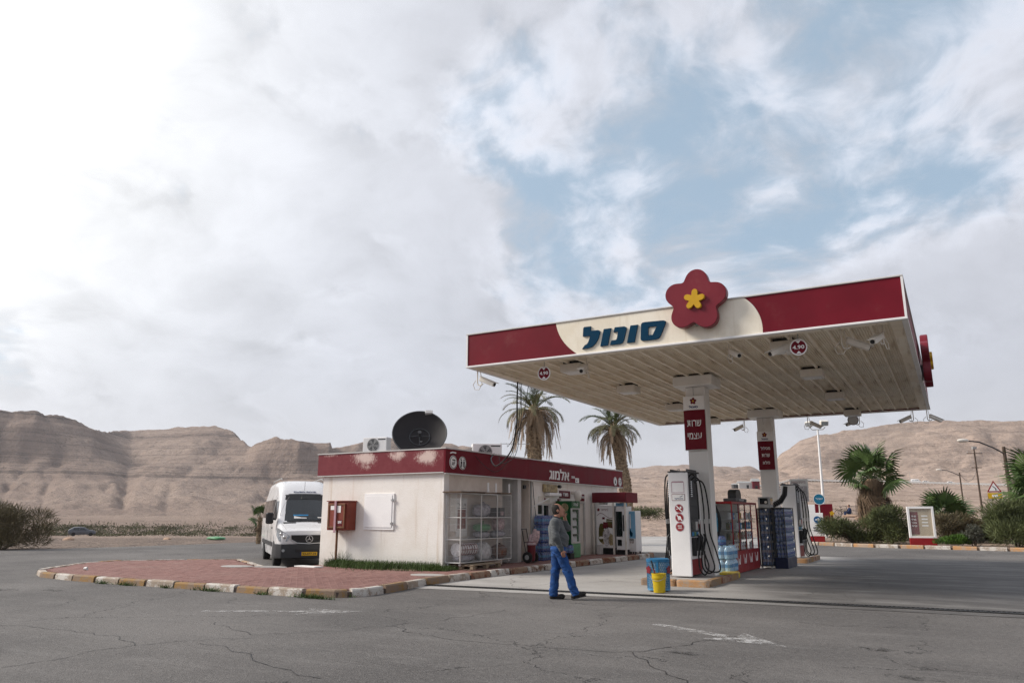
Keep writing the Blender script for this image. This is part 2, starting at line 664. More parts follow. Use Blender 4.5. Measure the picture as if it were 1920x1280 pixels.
def fn_desert(g, v):
 sep = g.n('ShaderNodeSeparateXYZ', {0: v})
 n1 = g.noise(v, 0.008, 8.0, 0.6)
 n2 = g.noise(v, 0.07, 8.0, 0.70)
 n3 = g.noise(v, 0.9, 5.0, 0.7)
 # rock beds: nearly level, broken up by scree
 zz = g.math('ADD', sep.outputs[2], g.math('MULTIPLY', n1, 9.0))
 zz = g.math('ADD', zz, g.math('MULTIPLY', n2, 2.6))
 cmb = g.n('ShaderNodeCombineXYZ', {0: 0.0, 1: 0.0, 2: zz})
 st = g.noise(cmb.outputs[0], 0.075, 8.0, 0.80)
 c = g.mix(g.smooth(n1, 0.32, 0.68), (0.245, 0.187, 0.157), (0.34, 0.264, 0.220))
 up = g.smooth(sep.outputs[2], 16.0, 44.0)
 brk = g.smooth(n2, 0.28, 0.54)
 c = g.mix(g.math('MULTIPLY', g.smooth(st, 0.49, 0.58), g.math('MULTIPLY', g.math('MULTIPLY', up, brk), 0.95)), c, (0.100, 0.079, 0.070))
 c = g.mix(g.math('MULTIPLY', g.smooth(st, 0.52, 0.38, 0, 1), g.math('MULTIPLY', up, 0.22)), c, (0.40, 0.31, 0.255))
 c = g.mix(g.smooth(n2, 0.50, 0.72, 0, 0.6), c, (0.175, 0.138, 0.120))
 c = g.mix(g.smooth(n3, 0.50, 0.80, 0, 0.28), c, (0.50, 0.39, 0.325))
 # stones and thorn bushes as dark specks, only in patches
 s1 = g.noise(v, 0.42, 3.0, 0.6)
 s2 = g.noise(v, 0.016, 4.0, 0.6)
 c = g.mix(g.math('MULTIPLY', g.smooth(s1, 0.56, 0.66), g.smooth(s2, 0.44, 0.58, 0, 0.75)), c, (0.135, 0.108, 0.088))
 s3 = g.noise(v, 0.11, 4.0, 0.6)
 c = g.mix(g.math('MULTIPLY', g.smooth(s3, 0.60, 0.68), g.math('MULTIPLY', up, 0.7)), c, (0.150, 0.118, 0.105))
 # grey brown gravel where the lorries turn, left of the lot
 dx = g.math('ADD', sep.outputs[0], g.math('MULTIPLY', n2, 18.0))
 grav = g.math('MULTIPLY', g.smooth(dx, -14.0, -26.0), g.smooth(sep.outputs[0], -95.0, -70.0))
 c = g.mix(g.math('MULTIPLY', grav, 0.75), c, g.mix(n3, (0.14, 0.112, 0.095), (0.27, 0.222, 0.190)))
 # the paler loose sand east of the road cut
 ang = g.math('ARCTAN2', sep.outputs[0], sep.outputs[1])
 pale = g.math('MULTIPLY', g.smooth(ang, -0.62, -0.42), g.smooth(sep.outputs[2], 14.0, 60.0, 0.70, 0.34))
 c = g.mix(pale, c, g.mix(g.smooth(n2, 0.35, 0.62), (0.56, 0.43, 0.35), (0.35, 0.265, 0.215)))
 h = g.math('ADD', g.math('MULTIPLY', n2, 5.0), g.math('ADD', g.math('MULTIPLY', n3, 0.16), g.math('MULTIPLY', s3, 2.2)))
 h = g.math('ADD', h, g.math('MULTIPLY', g.noise(v, 0.25, 5.0, 0.65), 0.65))
 return c, h, 1.0


def fn_plaster(g, v):
 n1 = g.noise(v, 0.9, 6.0, 0.65)
 n2 = g.noise(v, 22.0, 5.0, 0.65)
 drip = g.noise(g.vmath('MULTIPLY', v, (3.2, 3.2, 0.16)).outputs[0], 1.0, 6.0, 0.62)
 drip2 = g.noise(g.vmath('MULTIPLY', v, (6.0, 6.0, 0.3)).outputs[0], 1.3, 5.0, 0.6)
 c = g.mix(g.smooth(n1, 0.35, 0.7), (0.86, 0.83, 0.79), (0.77, 0.725, 0.665))
 c = g.mix(g.smooth(drip, 0.56, 0.72, 0, 0.55), c, (0.50, 0.345, 0.205))
 c = g.mix(g.smooth(drip2, 0.58, 0.76, 0, 0.32), c, (0.40, 0.34, 0.29))
 sep = g.n('ShaderNodeSeparateXYZ', {0: v})
 foot = g.math('MULTIPLY', g.smooth(g.math('ADD', sep.outputs[2], g.math('MULTIPLY', n1, 0.7)), 0.45, 0.95, 1.0, 0.0), g.smooth(n2, 0.3, 0.6))
 c = g.mix(g.math('MULTIPLY', foot, 0.6), c, (0.30, 0.25, 0.205))
 return c, n2, 0.35


def fn_beige_wall(g, v):
 n1 = g.noise(v, 1.2, 6.0, 0.65)
 n2 = g.noise(v, 30.0, 5.0, 0.65)
 drip = g.noise(g.vmath('MULTIPLY', v, (3.0, 3.0, 0.2)).outputs[0], 1.0, 6.0, 0.62)
 c = g.mix(g.smooth(n1, 0.35, 0.7), (0.72, 0.64, 0.57), (0.60, 0.52, 0.45))
 c = g.mix(g.smooth(drip, 0.56, 0.74, 0, 0.5), c, (0.40, 0.31, 0.24))
 return c, n2, 0.3


def fn_fascia_peel(g, v):
 """burgundy paint that has flaked off in four places, as metres along X"""
 sep = g.n('ShaderNodeSeparateXYZ', {0: v})
 n1 = g.noise(v, 5.5, 8.0, 0.72)
 n2 = g.noise(g.vmath('MULTIPLY', v, (1, 1, 0.4)).outputs[0], 30.0, 5.0, 0.7)
 tot = None
 for x, z, w, hgt, a in ((-16.7, 3.44, 0.40, 0.10, 0.55), (-15.35, 3.28, 0.46, 0.22, 0.85), (-14.1, 3.32, 0.36, 0.17, 0.72), (-13.03, 3.23, 0.36, 0.20, 0.95), (-15.3, 3.02, 0.30, 0.12, 0.5)):
  dx = g.math('DIVIDE', g.math('SUBTRACT', sep.outputs[0], x), w)
  dz = g.math('DIVIDE', g.math('SUBTRACT', sep.outputs[2], z), hgt)
  d2 = g.math('ADD', g.math('MULTIPLY', dx, dx), g.math('MULTIPLY', dz, dz))
  e = g.math('MULTIPLY', g.math('EXPONENT', g.math('MULTIPLY', d2, -0.8)), a)
  tot = e if tot is None else g.math('MAXIMUM', tot, e)
 k = g.math('ADD', tot, g.math('MULTIPLY', g.math('SUBTRACT', n1, 0.5), 1.1))
 k = g.math('ADD', k, g.math('MULTIPLY', g.math('SUBTRACT', n2, 0.5), 0.9))
 c = g.mix(g.smooth(n1, 0.3, 0.7), BURG, (0.180, 0.018, 0.028))
 c = g.mix(g.smooth(k, 0.25, 0.80, 0, 0.92), c, (0.66, 0.52, 0.47))
 return c, k, 0.2


def fn_soffit(g, v):
 n1 = g.noise(v, 0.55, 7.0, 0.68)
 n2 = g.noise(g.vmath('MULTIPLY', v, (6.0, 0.5, 1)).outputs[0], 1.2, 6.0, 0.65)
 n3 = g.noise(v, 40.0, 4.0, 0.7)
 c = g.mix(g.smooth(n1, 0.35, 0.7), (0.89, 0.81, 0.68), (0.79, 0.67, 0.50))
 c = g.mix(g.smooth(n2, 0.50, 0.72, 0, 0.65), c, (0.35, 0.25, 0.16))
 c = g.mix(g.smooth(g.noise(v, 0.28, 4.0, 0.6), 0.50, 0.70, 0, 0.38), c, (0.42, 0.31, 0.20))
 c = g.mix(g.smooth(n3, 0.58, 0.80, 0, 0.25), c, (0.28, 0.22, 0.165))
 return c, n3, 0.1


def fn_cream(g, v):
 n1 = g.noise(v, 0.8, 6.0, 0.65)
 n2 = g.noise(g.vmath('MULTIPLY', v, (5, 5, 0.4)).outputs[0], 1.4, 6.0, 0.65)
 n3 = g.noise(v, 60.0, 3.0, 0.7)
 c = g.mix(g.smooth(n1, 0.35, 0.7), (0.86, 0.80, 0.68), (0.74, 0.66, 0.52))
 c = g.mix(g.smooth(n2, 0.5, 0.75, 0, 0.35), c, (0.52, 0.42, 0.29))
 return c, n3, 0.06


def fn_kerb(base, worn, t=0.49):
 def fn(g, v):
  n1 = g.noise(v, 3.0, 7.0, 0.68)
  n2 = g.noise(v, 35.0, 5.0, 0.7)
  k = g.math('ADD', g.math('MULTIPLY', n1, 0.75), g.math('MULTIPLY', n2, 0.35))
  c = g.mix(g.smooth(k, t, t + 0.09), base, worn)
  c = g.mix(g.smooth(n2, 0.55, 0.8, 0, 0.5), c, (0.12, 0.10, 0.085))
  return c, n2, 0.5
 return fn


def fn_paver(g, v):
 oi = g.n('ShaderNodeObjectInfo')
 n1 = g.noise(v, 0.7, 6.0, 0.65)
 n2 = g.noise(v, 45.0, 4.0, 0.7)
 wn = g.n('ShaderNodeTexWhiteNoise', {'Vector': g.vmath('FLOOR', g.vmath('MULTIPLY', v, (5, 5, 0)).outputs[0]).outputs[0]}, noise_dimensions='3D')
 c = g.mix(g.math('ADD', g.math('MULTIPLY', wn.outputs[0], 0.5), g.math('MULTIPLY', oi.outputs['Random'], 0.5)), (0.180, 0.088, 0.076), (0.275, 0.155, 0.135))
 c = g.mix(g.smooth(n1, 0.48, 0.72, 0, 0.55), c, (0.27, 0.18, 0.152))
 c = g.mix(g.smooth(n2, 0.5, 0.8, 0, 0.35), c, (0.16, 0.10, 0.085))
 return c, n2, 0.3


def fn_trunk(g, v):
 n1 = g.noise(v, 9.0, 6.0, 0.7)
 n2 = g.noise(g.vmath('MULTIPLY', v, (1, 1, 3)).outputs[0], 5.0, 5.0, 0.65)
 c = g.mix(g.smooth(n1, 0.35, 0.65), (0.15, 0.105, 0.07), (0.40, 0.30, 0.20))
 c = g.mix(g.smooth(n2, 0.5, 0.75, 0, 0.5), c, (0.09, 0.065, 0.045))
 return c, n1, 0.6


MAT = {
 'asphalt': custom_material('asphalt', fn_asphalt, 0.85, 0.3),
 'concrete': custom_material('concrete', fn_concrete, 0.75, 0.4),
 'desert': custom_material('desert', fn_desert, 0.95, 0.05, 1.0),
 'plaster': custom_material('plaster', fn_plaster, 0.85, 0.2),
 'beige_wall': custom_material('beige_wall', fn_beige_wall, 0.85, 0.2),
 'peel': custom_material('peeling_fascia', fn_fascia_peel, 0.55, 0.4),
 'soffit': custom_material('soffit', fn_soffit, 0.6, 0.4),
 'cream': custom_material('cream_panel', fn_cream, 0.45, 0.5),
 'kerb_brown': custom_material('kerb_brown', fn_kerb((0.21, 0.085, 0.05), (0.33, 0.235, 0.17)), 0.85, 0.2),
 'kerb_white': custom_material('kerb_white', fn_kerb((0.66, 0.63, 0.59), (0.22, 0.13, 0.085), 0.545), 0.85, 0.2),
 'kerb_yellow': custom_material('kerb_yellow', fn_kerb((0.29, 0.175, 0.072), (0.25, 0.18, 0.13)), 0.85, 0.2),
 'kerb_orange': custom_material('kerb_orange', fn_kerb((0.46, 0.255, 0.12), (0.38, 0.29, 0.22)), 0.85, 0.2),
 'kerb_chalk': custom_material('kerb_chalk', fn_kerb((0.54, 0.505, 0.465), (0.33, 0.265, 0.21), 0.495), 0.85, 0.2),
 'paver': custom_material('paver', fn_paver, 0.85, 0.25),
 'trunk': custom_material('palm_trunk', fn_trunk, 0.95, 0.1),
 'burgundy': material('burgundy_panel', BURG, 0.55, 0.14, 1.2, 0.05, 30, spec=0.15, dirt=((0.20, 0.06, 0.06), 0.25, 1.5)),
 'burgundy_dark': material('burgundy_dark', (0.115, 0.008, 0.016), 0.45, 0.12, 1.5),
 'red': material('red_paint', (0.26, 0.012, 0.016), 0.4, 0.12, 3.0, dirt=((0.10, 0.03, 0.02), 0.2, 2.0)),
 'hydrant': material('cabinet_paint', (0.20, 0.042, 0.026), 0.6, 0.2, 2.5, 0.1, 40, dirt=((0.30, 0.10, 0.05), 0.35, 3.0)),
 'white': material('white_paint', (0.80, 0.79, 0.785), 0.42, 0.05, 2.0, dirt=((0.52, 0.47, 0.41), 0.15, 2.2)),
 'offwhite': material('offwhite_paint', (0.68, 0.64, 0.58), 0.55, 0.10, 2.0, dirt=((0.34, 0.27, 0.2), 0.25, 2.2)),
 'column': material('column_paint', (0.74, 0.72, 0.69), 0.55, 0.07, 1.5, dirt=((0.42, 0.36, 0.29), 0.2, 1.3), stretch=(1, 1, .4)),
 'hatch_white': material('hatch_white', (0.90, 0.89, 0.885), 0.4, 0.03, 2.0),
 'letter_white': material('white_lettering', (0.82, 0.81, 0.80), 0.45, 0.04, 9.0),
 'blue_letter': material('blue_lettering', (0.001, 0.036, 0.078), 0.7, 0.08, 4.0, spec=0.1),
 'navy': material('navy_print', (0.010, 0.028, 0.115), 0.4, 0.08, 4.0),
 'flower_yellow': material('flower_yellow', (0.56, 0.32, 0.012), 0.4, 0.08, 4.0),
 'yellow': material('yellow_plastic', (0.52, 0.37, 0.012), 0.4, 0.10, 5.0, dirt=((0.25, 0.17, 0.03), 0.3, 5)),
 'black': material('black_plastic', (0.018, 0.018, 0.019), 0.45, 0.15, 6.0),
 'rubber': material('rubber_hose', (0.012, 0.012, 0.012), 0.4, 0.1, 8.0),
 'dark_grey': material('dark_grey_plastic', (0.06, 0.062, 0.066), 0.5, 0.15, 4.0),
 'grey': material('grey_metal', (0.32, 0.32, 0.315), 0.5, 0.12, 5.0, dirt=((0.16, 0.13, 0.1), 0.2, 4)),
 'light_grey': material('light_grey_paint', (0.56, 0.55, 0.535), 0.5, 0.08, 3.0, dirt=((0.3, 0.26, 0.22), 0.2, 2)),
 'steel': material('steel', (0.55, 0.55, 0.55), 0.32, 0.08, 6.0, metal=1.0),
 'galv': material('galvanised_wire', (0.42, 0.42, 0.42), 0.5, 0.08, 8.0, metal=0.3),
 'iron': material('iron_grate', (0.035, 0.034, 0.034), 0.6, 0.2, 10.0, metal=0.5),
 'mesh_dish': material('dish_mesh', (0.024, 0.021, 0.022), 0.7, 0.25, 2.0, 0.1, 90),
 'glass_dark': material('dark_glass', (0.012, 0.015, 0.017), 0.05, 0.1, 2.0, spec=0.7),
 'glass_clear': material('clear_glass', (0.55, 0.60, 0.58), 0.04, 0.0, 2.0, alpha=0.09, spec=0.6),
 'film': material('plastic_film', (0.78, 0.82, 0.88), 0.10, 0.10, 9.0, 0.7, 14, alpha=0.13, spec=0.8),
 'water_plastic': material('water_bottle', (0.30, 0.50, 0.66), 0.10, 0.15, 7.0, spec=0.7),
 'blue_bottle': material('blue_bottle', (0.010, 0.045, 0.23), 0.14, 0.25, 9.0, spec=0.7),
 'dusk_bottle': material('dusk_blue_bottle', (0.10, 0.15, 0.27), 0.14, 0.25, 9.0, spec=0.7),
 'label_blue': material('blue_label', (0.03, 0.20, 0.42), 0.35, 0.2, 8.0),
 'label_white': material('white_label', (0.76, 0.78, 0.80), 0.35, 0.15, 8.0),
 'bin_blue': material('blue_mesh_bin', (0.09, 0.25, 0.42), 0.5, 0.12, 5.0),
 'bin_rim': material('blue_bin_rim', (0.02, 0.13, 0.27), 0.4, 0.12, 5.0),
 'panel_blue': material('sky_blue_print', (0.18, 0.40, 0.60), 0.35, 0.2, 0.9),
 'green': material('green_print', (0.012, 0.095, 0.028), 0.3, 0.3, 3.0),
 'green_bright': material('bright_green', (0.09, 0.26, 0.12), 0.4, 0.3, 5.0),
 'olive': material('olive_print', (0.085, 0.075, 0.016), 0.35, 0.25, 5.0),
 'tan_print': material('tan_print', (0.34, 0.27, 0.15), 0.4, 0.55, 9.0),
 'silver_print': material('silver_print', (0.45, 0.43, 0.44), 0.4, 0.6, 14.0),
 'pink': material('pale_pink_bar', (0.44, 0.27, 0.31), 0.6, 0.12, 6.0),
 'paper': material('paper', (0.80, 0.79, 0.77), 0.7, 0.05, 6.0),
 'wood': material('pallet_wood', (0.30, 0.235, 0.165), 0.8, 0.25, 5.0, 0.3, 40, stretch=(1, 4, 4)),
 'board': material('weathered_board', (0.145, 0.10, 0.07), 0.85, 0.3, 4.0, 0.3, 40),
 'rust': material('rusty_pipe', (0.17, 0.085, 0.045), 0.8, 0.3, 9.0, 0.3, 60),
 'pack_pink': material('pink_wrapped_goods', (0.50, 0.36, 0.37), 0.25, 0.45, 11.0, 0.5, 12),
 'pack_grey': material('grey_wrapped_goods', (0.33, 0.32, 0.36), 0.25, 0.45, 9.0, 0.5, 12),
 'pack_red': material('red_wrapped_goods', (0.19, 0.035, 0.03), 0.3, 0.5, 9.0, 0.5, 12),
 'pack_brown': material('brown_wrapped_goods', (0.13, 0.055, 0.03), 0.4, 0.6, 9.0, 0.5, 12),
 'pack_white': material('white_wrapped_goods', (0.66, 0.65, 0.66), 0.22, 0.35, 9.0, 0.6, 10),
 'bucket_red': material('maroon_bucket', (0.13, 0.014, 0.02), 0.4, 0.12, 4.0),
 'van_white': material('van_paint', (0.66, 0.66, 0.67), 0.28, 0.03, 1.5, coat=0.5, dirt=((0.55, 0.49, 0.43), 0.12, 1.2)),
 'van_trim': material('van_trim', (0.03, 0.031, 0.034), 0.55, 0.12, 4.0),
 'tyre': material('tyre', (0.022, 0.021, 0.02), 0.8, 0.15, 9.0),
 'plate_yellow': material('number_plate', (0.58, 0.33, 0.015), 0.4, 0.05, 4.0),
 'car_grey': material('car_paint', (0.09, 0.095, 0.11), 0.3, 0.05, 2.0, coat=0.5),
 'lamp_glass': material('headlight_glass', (0.27, 0.29, 0.31), 0.08, 0.3, 12.0, spec=0.8),
 'frond_green': material('palm_frond_green', (0.085, 0.105, 0.042), 0.5, 0.3, 1.5),
 'frond_dull': material('palm_frond_dull', (0.155, 0.145, 0.075), 0.6, 0.3, 1.5),
 'frond_dead': material('palm_frond_dead', (0.275, 0.195, 0.128), 0.8, 0.3, 1.5),
 'fan_green': material('fan_leaf_green', (0.070, 0.112, 0.034), 0.45, 0.3, 1.2),
 'fan_dead': material('fan_leaf_dead', (0.135, 0.092, 0.058), 0.85, 0.35, 2.0),
 'shrub': material('shrub_leaves', (0.088, 0.105, 0.040), 0.7, 0.45, 0.9),
 'shrub_bright': material('bright_ground_leaves', (0.060, 0.125, 0.016), 0.7, 0.4, 1.2),
 'shrub_grey': material('grey_shrub_leaves', (0.105, 0.108, 0.085), 0.8, 0.35, 1.2),
 'tamarisk': material('tamarisk_leaves', (0.125, 0.103, 0.058), 0.8, 0.4, 0.9),
 'scrub': material('scrub_leaves', (0.092, 0.088, 0.046), 0.8, 0.5, 0.12),
 'twig': material('twigs', (0.085, 0.062, 0.045), 0.9, 0.3, 3.0),
 'grass': material('grass_blades', (0.055, 0.092, 0.020), 0.6, 0.4, 2.0),
 'joint_sand': material('joint_sand', (0.085, 0.062, 0.052), 0.95, 0.3, 2.0),
 'soil': material('soil', (0.24, 0.175, 0.13), 0.95, 0.3, 2.0, 0.6, 20),
 'skin': material('skin', (0.37, 0.185, 0.125), 0.5, 0.08, 12.0, 0.1, 90),
 'hair': material('hair', (0.022, 0.018, 0.016), 0.75, 0.3, 60.0, 0.5, 200),
 'sweater': material('sweater_knit', (0.078, 0.084, 0.088), 0.92, 0.14, 10.0, 0.5, 160, sheen=0.2),
 'collar': material('dark_collar', (0.022, 0.024, 0.03), 0.9, 0.1, 10.0),
 'jeans': material('jeans_denim', (0.013, 0.055, 0.185), 0.85, 0.45, 7.0, 0.4, 120),
 'shoe': material('shoe_leather', (0.020, 0.017, 0.016), 0.55, 0.2, 14.0),
 'road': material('road_surface', (0.20, 0.195, 0.19), 0.85, 0.1, 0.1),
 'wood_pole': material('pole_wood', (0.085, 0.06, 0.045), 0.9, 0.25, 3.0, 0.3, 30),
 'sign_yellow': material('sign_yellow', (0.60, 0.37, 0.012), 0.45, 0.05, 3.0),
 'sign_blue': material('sign_blue', (0.008, 0.085, 0.235), 0.4, 0.05, 3.0),
 'teal': material('teal_sign', (0.012, 0.155, 0.27), 0.4, 0.05, 3.0),
 'eye_white': material('eye', (0.6, 0.58, 0.55), 0.3, 0.0, 3.0),
}


def worn_paint(name, col, cut, amt):
 m = bpy.data.materials.new(name)
 m.use_nodes = True
 g = NT(m.node_tree)
 v = g.n('ShaderNodeTexCoord').outputs['Object']
 n1 = g.noise(v, 5.0, 8.0, 0.75)
 b = g.n('ShaderNodeBsdfPrincipled', {'Base Color': (*col, 1), 'Roughness': 0.8, 'Alpha': g.smooth(n1, cut, cut + 0.22, 0.0, amt)})
 o = g.n('ShaderNodeOutputMaterial')
 g.t.links.new(b.outputs[0], o.inputs[0])
 return m


MAT['road_paint'] = worn_paint('worn_road_paint', (0.62, 0.61, 0.60), 0.44, 0.50)
MAT['damp'] = worn_paint('damp_stain', (0.03, 0.028, 0.027), 0.44, 0.55)

# ------------------------------------------------------------------ terrain: the desert floor and the hills
F0 = 1419.0
T0 = math.atan(325 / F0)
YAW0 = R(29.8)


def az_of(x):
 """bearing, counter-clockwise from +Y, of a column of the view"""
 return YAW0 - np.arctan2(np.asarray(x, float) - 960.0, 1428.0)


def slope_of(x, y):
 """rise per metre of ground distance along a sight line"""
 x, y = np.asarray(x, float) - 960.0, np.asarray(y, float) - 640.0
 dz = F0 * math.sin(T0) - y * math.cos(T0)
 fw = F0 * math.cos(T0) + y * math.sin(T0)
 return dz / np.hypot(fw, x)


def build_terrain():
 px = np.concatenate([np.linspace(-260, 2180, 620)])
 az = az_of(px)
 az_hi, az_lo = az[0], az[-1]
 extra1 = np.linspace(az_hi + 2 * math.pi - (az_hi - az_lo), az_hi, 80)[:-1]   # behind the view
 rr = np.concatenate([[0.5, 12, 24], np.linspace(34, 120, 24), np.linspace(125, 420, 60), np.linspace(428, 1250, 130), np.linspace(1280, 3200, 26)])
 ridge_x = [-400, -200, 0, 100, 150, 190, 250, 330, 400, 430, 465, 490, 515, 545, 590, 640, 700, 760, 830, 870, 920, 970, 1050, 1100, 1180, 1240, 1300, 1380, 1440, 1460, 1500, 1540, 1580, 1640, 1700, 1800, 1920, 2300]
 ridge_y = [770, 774, 775, 778, 788, 803, 805, 803, 799, 806, 823, 813, 804, 810, 819, 820, 815, 812, 820, 833, 858, 868, 874, 877, 877, 872, 874, 876, 866, 853, 824, 810, 805, 800, 795, 792, 789, 782]
 # three stretches of country: ground distance against sight-line height
 left = [(34, 1042), (45, 1018), (60, 1012), (90, 1008.5), (150, 1006), (185, 1000), (215, 990), (300, 976), (400, 966), (520, 956), (640, 939), (720, 921), (800, 903), (880, 875)]
 mid = [(34, 1034), (50, 1009), (62, 1002), (72, 989), (86, 976), (120, 964), (170, 953), (210, 937), (240, 928), (330, 922), (480, 912), (650, 903), (900, 893), (1150, 885)]
 right = [(34, 1034), (50, 1011), (64, 1000), (73, 984), (82, 969), (112, 961), (170, 952), (240, 942), (330, 931), (440, 919), (490, 911), (512, 910.5), (540, 905), (640, 882)]
 rid = {'L': 1060.0, 'M': 1500.0, 'R': 880.0}
 XG, RG = np.meshgrid(px, rr, indexing='ij')
 ry = np.interp(px, ridge_x, ridge_y)
 zs = {}
 for key, ctl in (('L', left), ('M', mid), ('R', right)):
  Z = np.zeros_like(XG)
  for i, x in enumerate(px):
   rz_ = rid[key]
   if key == 'L':       # the left range steps back between two forward spurs
    rz_ = float(np.interp(x, [-300, 60, 175, 245, 330, 430, 480, 560, 700, 900], [930, 950, 1010, 1290, 1250, 1160, 960, 900, 940, 1000]))
   rs = [c[0] for c in ctl] + [0.5 * (ctl[-1][0] + rz_), rz_]
   y_end = ctl[-1][1]
   ys = [c[1] for c in ctl] + [0.36 * y_end + 0.64 * ry[i], ry[i]]
   yi = np.interp(rr, rs, ys)
   z = 1.6 + rr * slope_of(x, yi)
   top = 1.6 + rz_ * slope_of(x, ry[i])
   z = np.where(rr > rz_, top - (rr - rz_) * 0.02, z)
   Z[i] = np.where(rr < 40, np.minimum(z, -0.05), z)
  zs[key] = Z
 ss = lambda t: np.clip(t, 0, 1) ** 2 * (3 - 2 * np.clip(t, 0, 1))
 w1 = ss((XG - 860) / 170.0)
 w2 = ss((XG - 1395) / 75.0)
 Z = (zs['L'] * (1 - w1) + zs['M'] * w1) * (1 - w2) + zs['R'] * w2
 AZ = az_of(XG)
 X = -np.sin(AZ) * RG
 Y = np.cos(AZ) * RG
 # gullies and ribs running downhill, ledges of harder rock
 rho = np.where(XG < 950, 1150, np.where(XG < 1430, 1500, 880.0))
 up = ss((RG - 430) / 330) * (1 - 0.72 * ss((RG - (rho - 170)) / 170)) * (RG < rho + 260)
 wx = fbm(X / 140, Y / 140, 3, 5) * 2 - 1
 u = AZ * 900 + wx * 60
 rib = np.abs(2 * fbm(u / 210, RG / 700, 2, 11) - 1) ** .75
 rib2 = np.abs(2 * fbm(u / 46, RG / 300, 3, 23) - 1) ** .8
 fine = fbm(X / 16, Y / 16, 4, 31) - 0.5
 lump = fbm(X / 210, Y / 210, 3, 41) - 0.5
 amp = np.where(XG < 950, 1.0, np.where(XG < 1430, 0.55, 0.62))
 RL = np.interp(XG, [-300, 60, 175, 245, 330, 430, 480, 560, 700, 900], [930, 950, 1010, 1290, 1250, 1160, 960, 900, 940, 1000])
 tt = np.clip((RG - 740) / (RL - 740), 0, 1.2)
 wob = 14 * (fbm(RG / 80, RG * 0, 3, 83) - .5)
 fold = lambda xc, w0, w1, a: a * np.clip(1 - np.abs(XG - xc - wob) / (w0 + w1 * tt), 0, 1) ** 1.5
 cut = fold(244 + 12 * tt, 24, 90, 8) + fold(325 + 135 * tt, 20, 26, 3) + fold(20 + 60 * tt, 14, 20, 2.6) + fold(95 + 40 * tt, 12, 16, 2) + fold(560 - 60 * tt, 14, 30, 3) + fold(-120 + 40 * tt, 14, 34, 3.5)
 Z = Z - up * cut * (1 - ss((tt - .62) / .36)) * (XG < 900)
 amp = np.where(XG < 620, .50, amp)
 Z = Z + up * amp * ((rib - 0.35) * 50 + (rib2 - 0.35) * 13 + lump * 12)
 mound = ss((RG - 60) / 80) * (1 - ss((RG - 520) / 200))
 mound = mound * np.where(XG < 900, .22, .8)
 Z = Z + mound * ((fbm(X / 28, Y / 28, 4, 51) - 0.5) * 2.4 + (fbm(X / 7, Y / 7, 3, 61) - 0.5) * 0.5)
 foot = ss((RG - 360) / 120) * (1 - ss((RG - 720) / 160)) * (XG < 950)
 Z = Z + foot * ((np.abs(2 * fbm(X / 75, Y / 75, 4, 91) - 1) - .35) * 9.0)
 Z = Z + ss((RG - 380) / 200) * fine * 5.0
 zl = (Z + lump * 7 + fine * 3) / 14.0
 led = up * 5.0 * (ss((zl - np.floor(zl)) * 1.5 - .25) - (zl - np.floor(zl))) * ss(fbm(X / 120, Y / 120, 2, 77) * 2.6 - .75)
 Z = Z + led
 # road bench on the right, kept smooth
 onroad = np.exp(-((RG - 501) / 20.0) ** 2) * ss((XG - 1430) / 60)
 Zr = 1.6 + RG * slope_of(XG, 897.5 + (XG - 1400) * 0.030)
 Z = Z * (1 - onroad) + Zr * onroad
 near = RG < 62
 Z = np.where(near, np.minimum(Z, np.where(RG < 40, -0.05, -0.02)), Z)
 # close the disc behind the view with a quiet plain
 nx = len(extra1)
 AZ2 = np.repeat(extra1[:, None], len(rr), 1)
 R2 = np.repeat(rr[None, :], nx, 0)
 t = np.linspace(0, 1, nx)[:, None]
 edge_a, edge_b = Z[-1][None, :], Z[0][None, :]
 wA, wB = ss(1 - t / 0.12), ss((t - 0.88) / 0.12)
 plain = -0.05 - 0.003 * np.maximum(R2 - 60, 0) + np.where(R2 > 900, (fbm(AZ2 * 8, R2 / 900, 3, 71)) * 90 * ss((R2 - 900) / 600), 0)
 Z2 = edge_a * wA + edge_b * wB + plain * (1 - wA - wB)
 X2, Y2 = -np.sin(AZ2) * R2, np.cos(AZ2) * R2
 # order: view columns (falling bearing), then the rest
 o = np.argsort(-extra1)
 VX = np.concatenate([X, X2[o]]); VY = np.concatenate([Y, Y2[o]]); VZ = np.concatenate([Z, Z2[o][:, :]])
 # blends were set for t along extra1; reorder edges to match
 t2 = np.linspace(0, 1, nx)[:, None]
 wA, wB = ss(1 - t2 / 0.12), ss((t2 - 0.88) / 0.12)
 plain = plain[o]
 VZ[len(px):] = edge_a * wA + edge_b * wB + plain * (1 - wA - wB)
 na, nr = VX.shape
 V = np.stack([VX, VY, VZ], -1).reshape(-1, 3)
 I = np.arange(na)[:, None] * nr + np.arange(nr)[None, :]
 Inext = np.roll(I, -1, 0)
 def faces(r0, r1):
  a, b = I[:, r0:r1 - 1], I[:, r0 + 1:r1]
  c, d = Inext[:, r0 + 1:r1], Inext[:, r0:r1 - 1]
  return np.stack([a.ravel(), d.ravel(), c.ravel(), b.ravel()], -1)
 kcut = int(np.searchsorted(rr, 430))
 for name, r0, r1 in (('desert_ground', 0, kcut + 1), ('hills', kcut, nr)):
  f = faces(r0, r1)
  used, inv = np.unique(f, return_inverse=True)
  me = np_mesh(name, V[used], inv.reshape(f.shape), MAT['desert'], True)
  tag(link(name, me), kind='structure')
 return lambda x, r: float(np.interp(r, rr, Z[int(np.argmin(np.abs(px - x)))]))


ground_z = build_terrain()


def spot(x, r):
 """a point on the terrain in the direction of view column x at ground distance r"""
 a = float(az_of(x))
 return (-math.sin(a) * r, math.cos(a) * r, ground_z(x, r))


def sheet(name, pts, z, mat):
 b = MB()
 b.prism([(x, y, z - 0.003) for x, y in pts], (0, 0, 1), 0.003)
 return tag(b.build(name, mat), kind='structure')


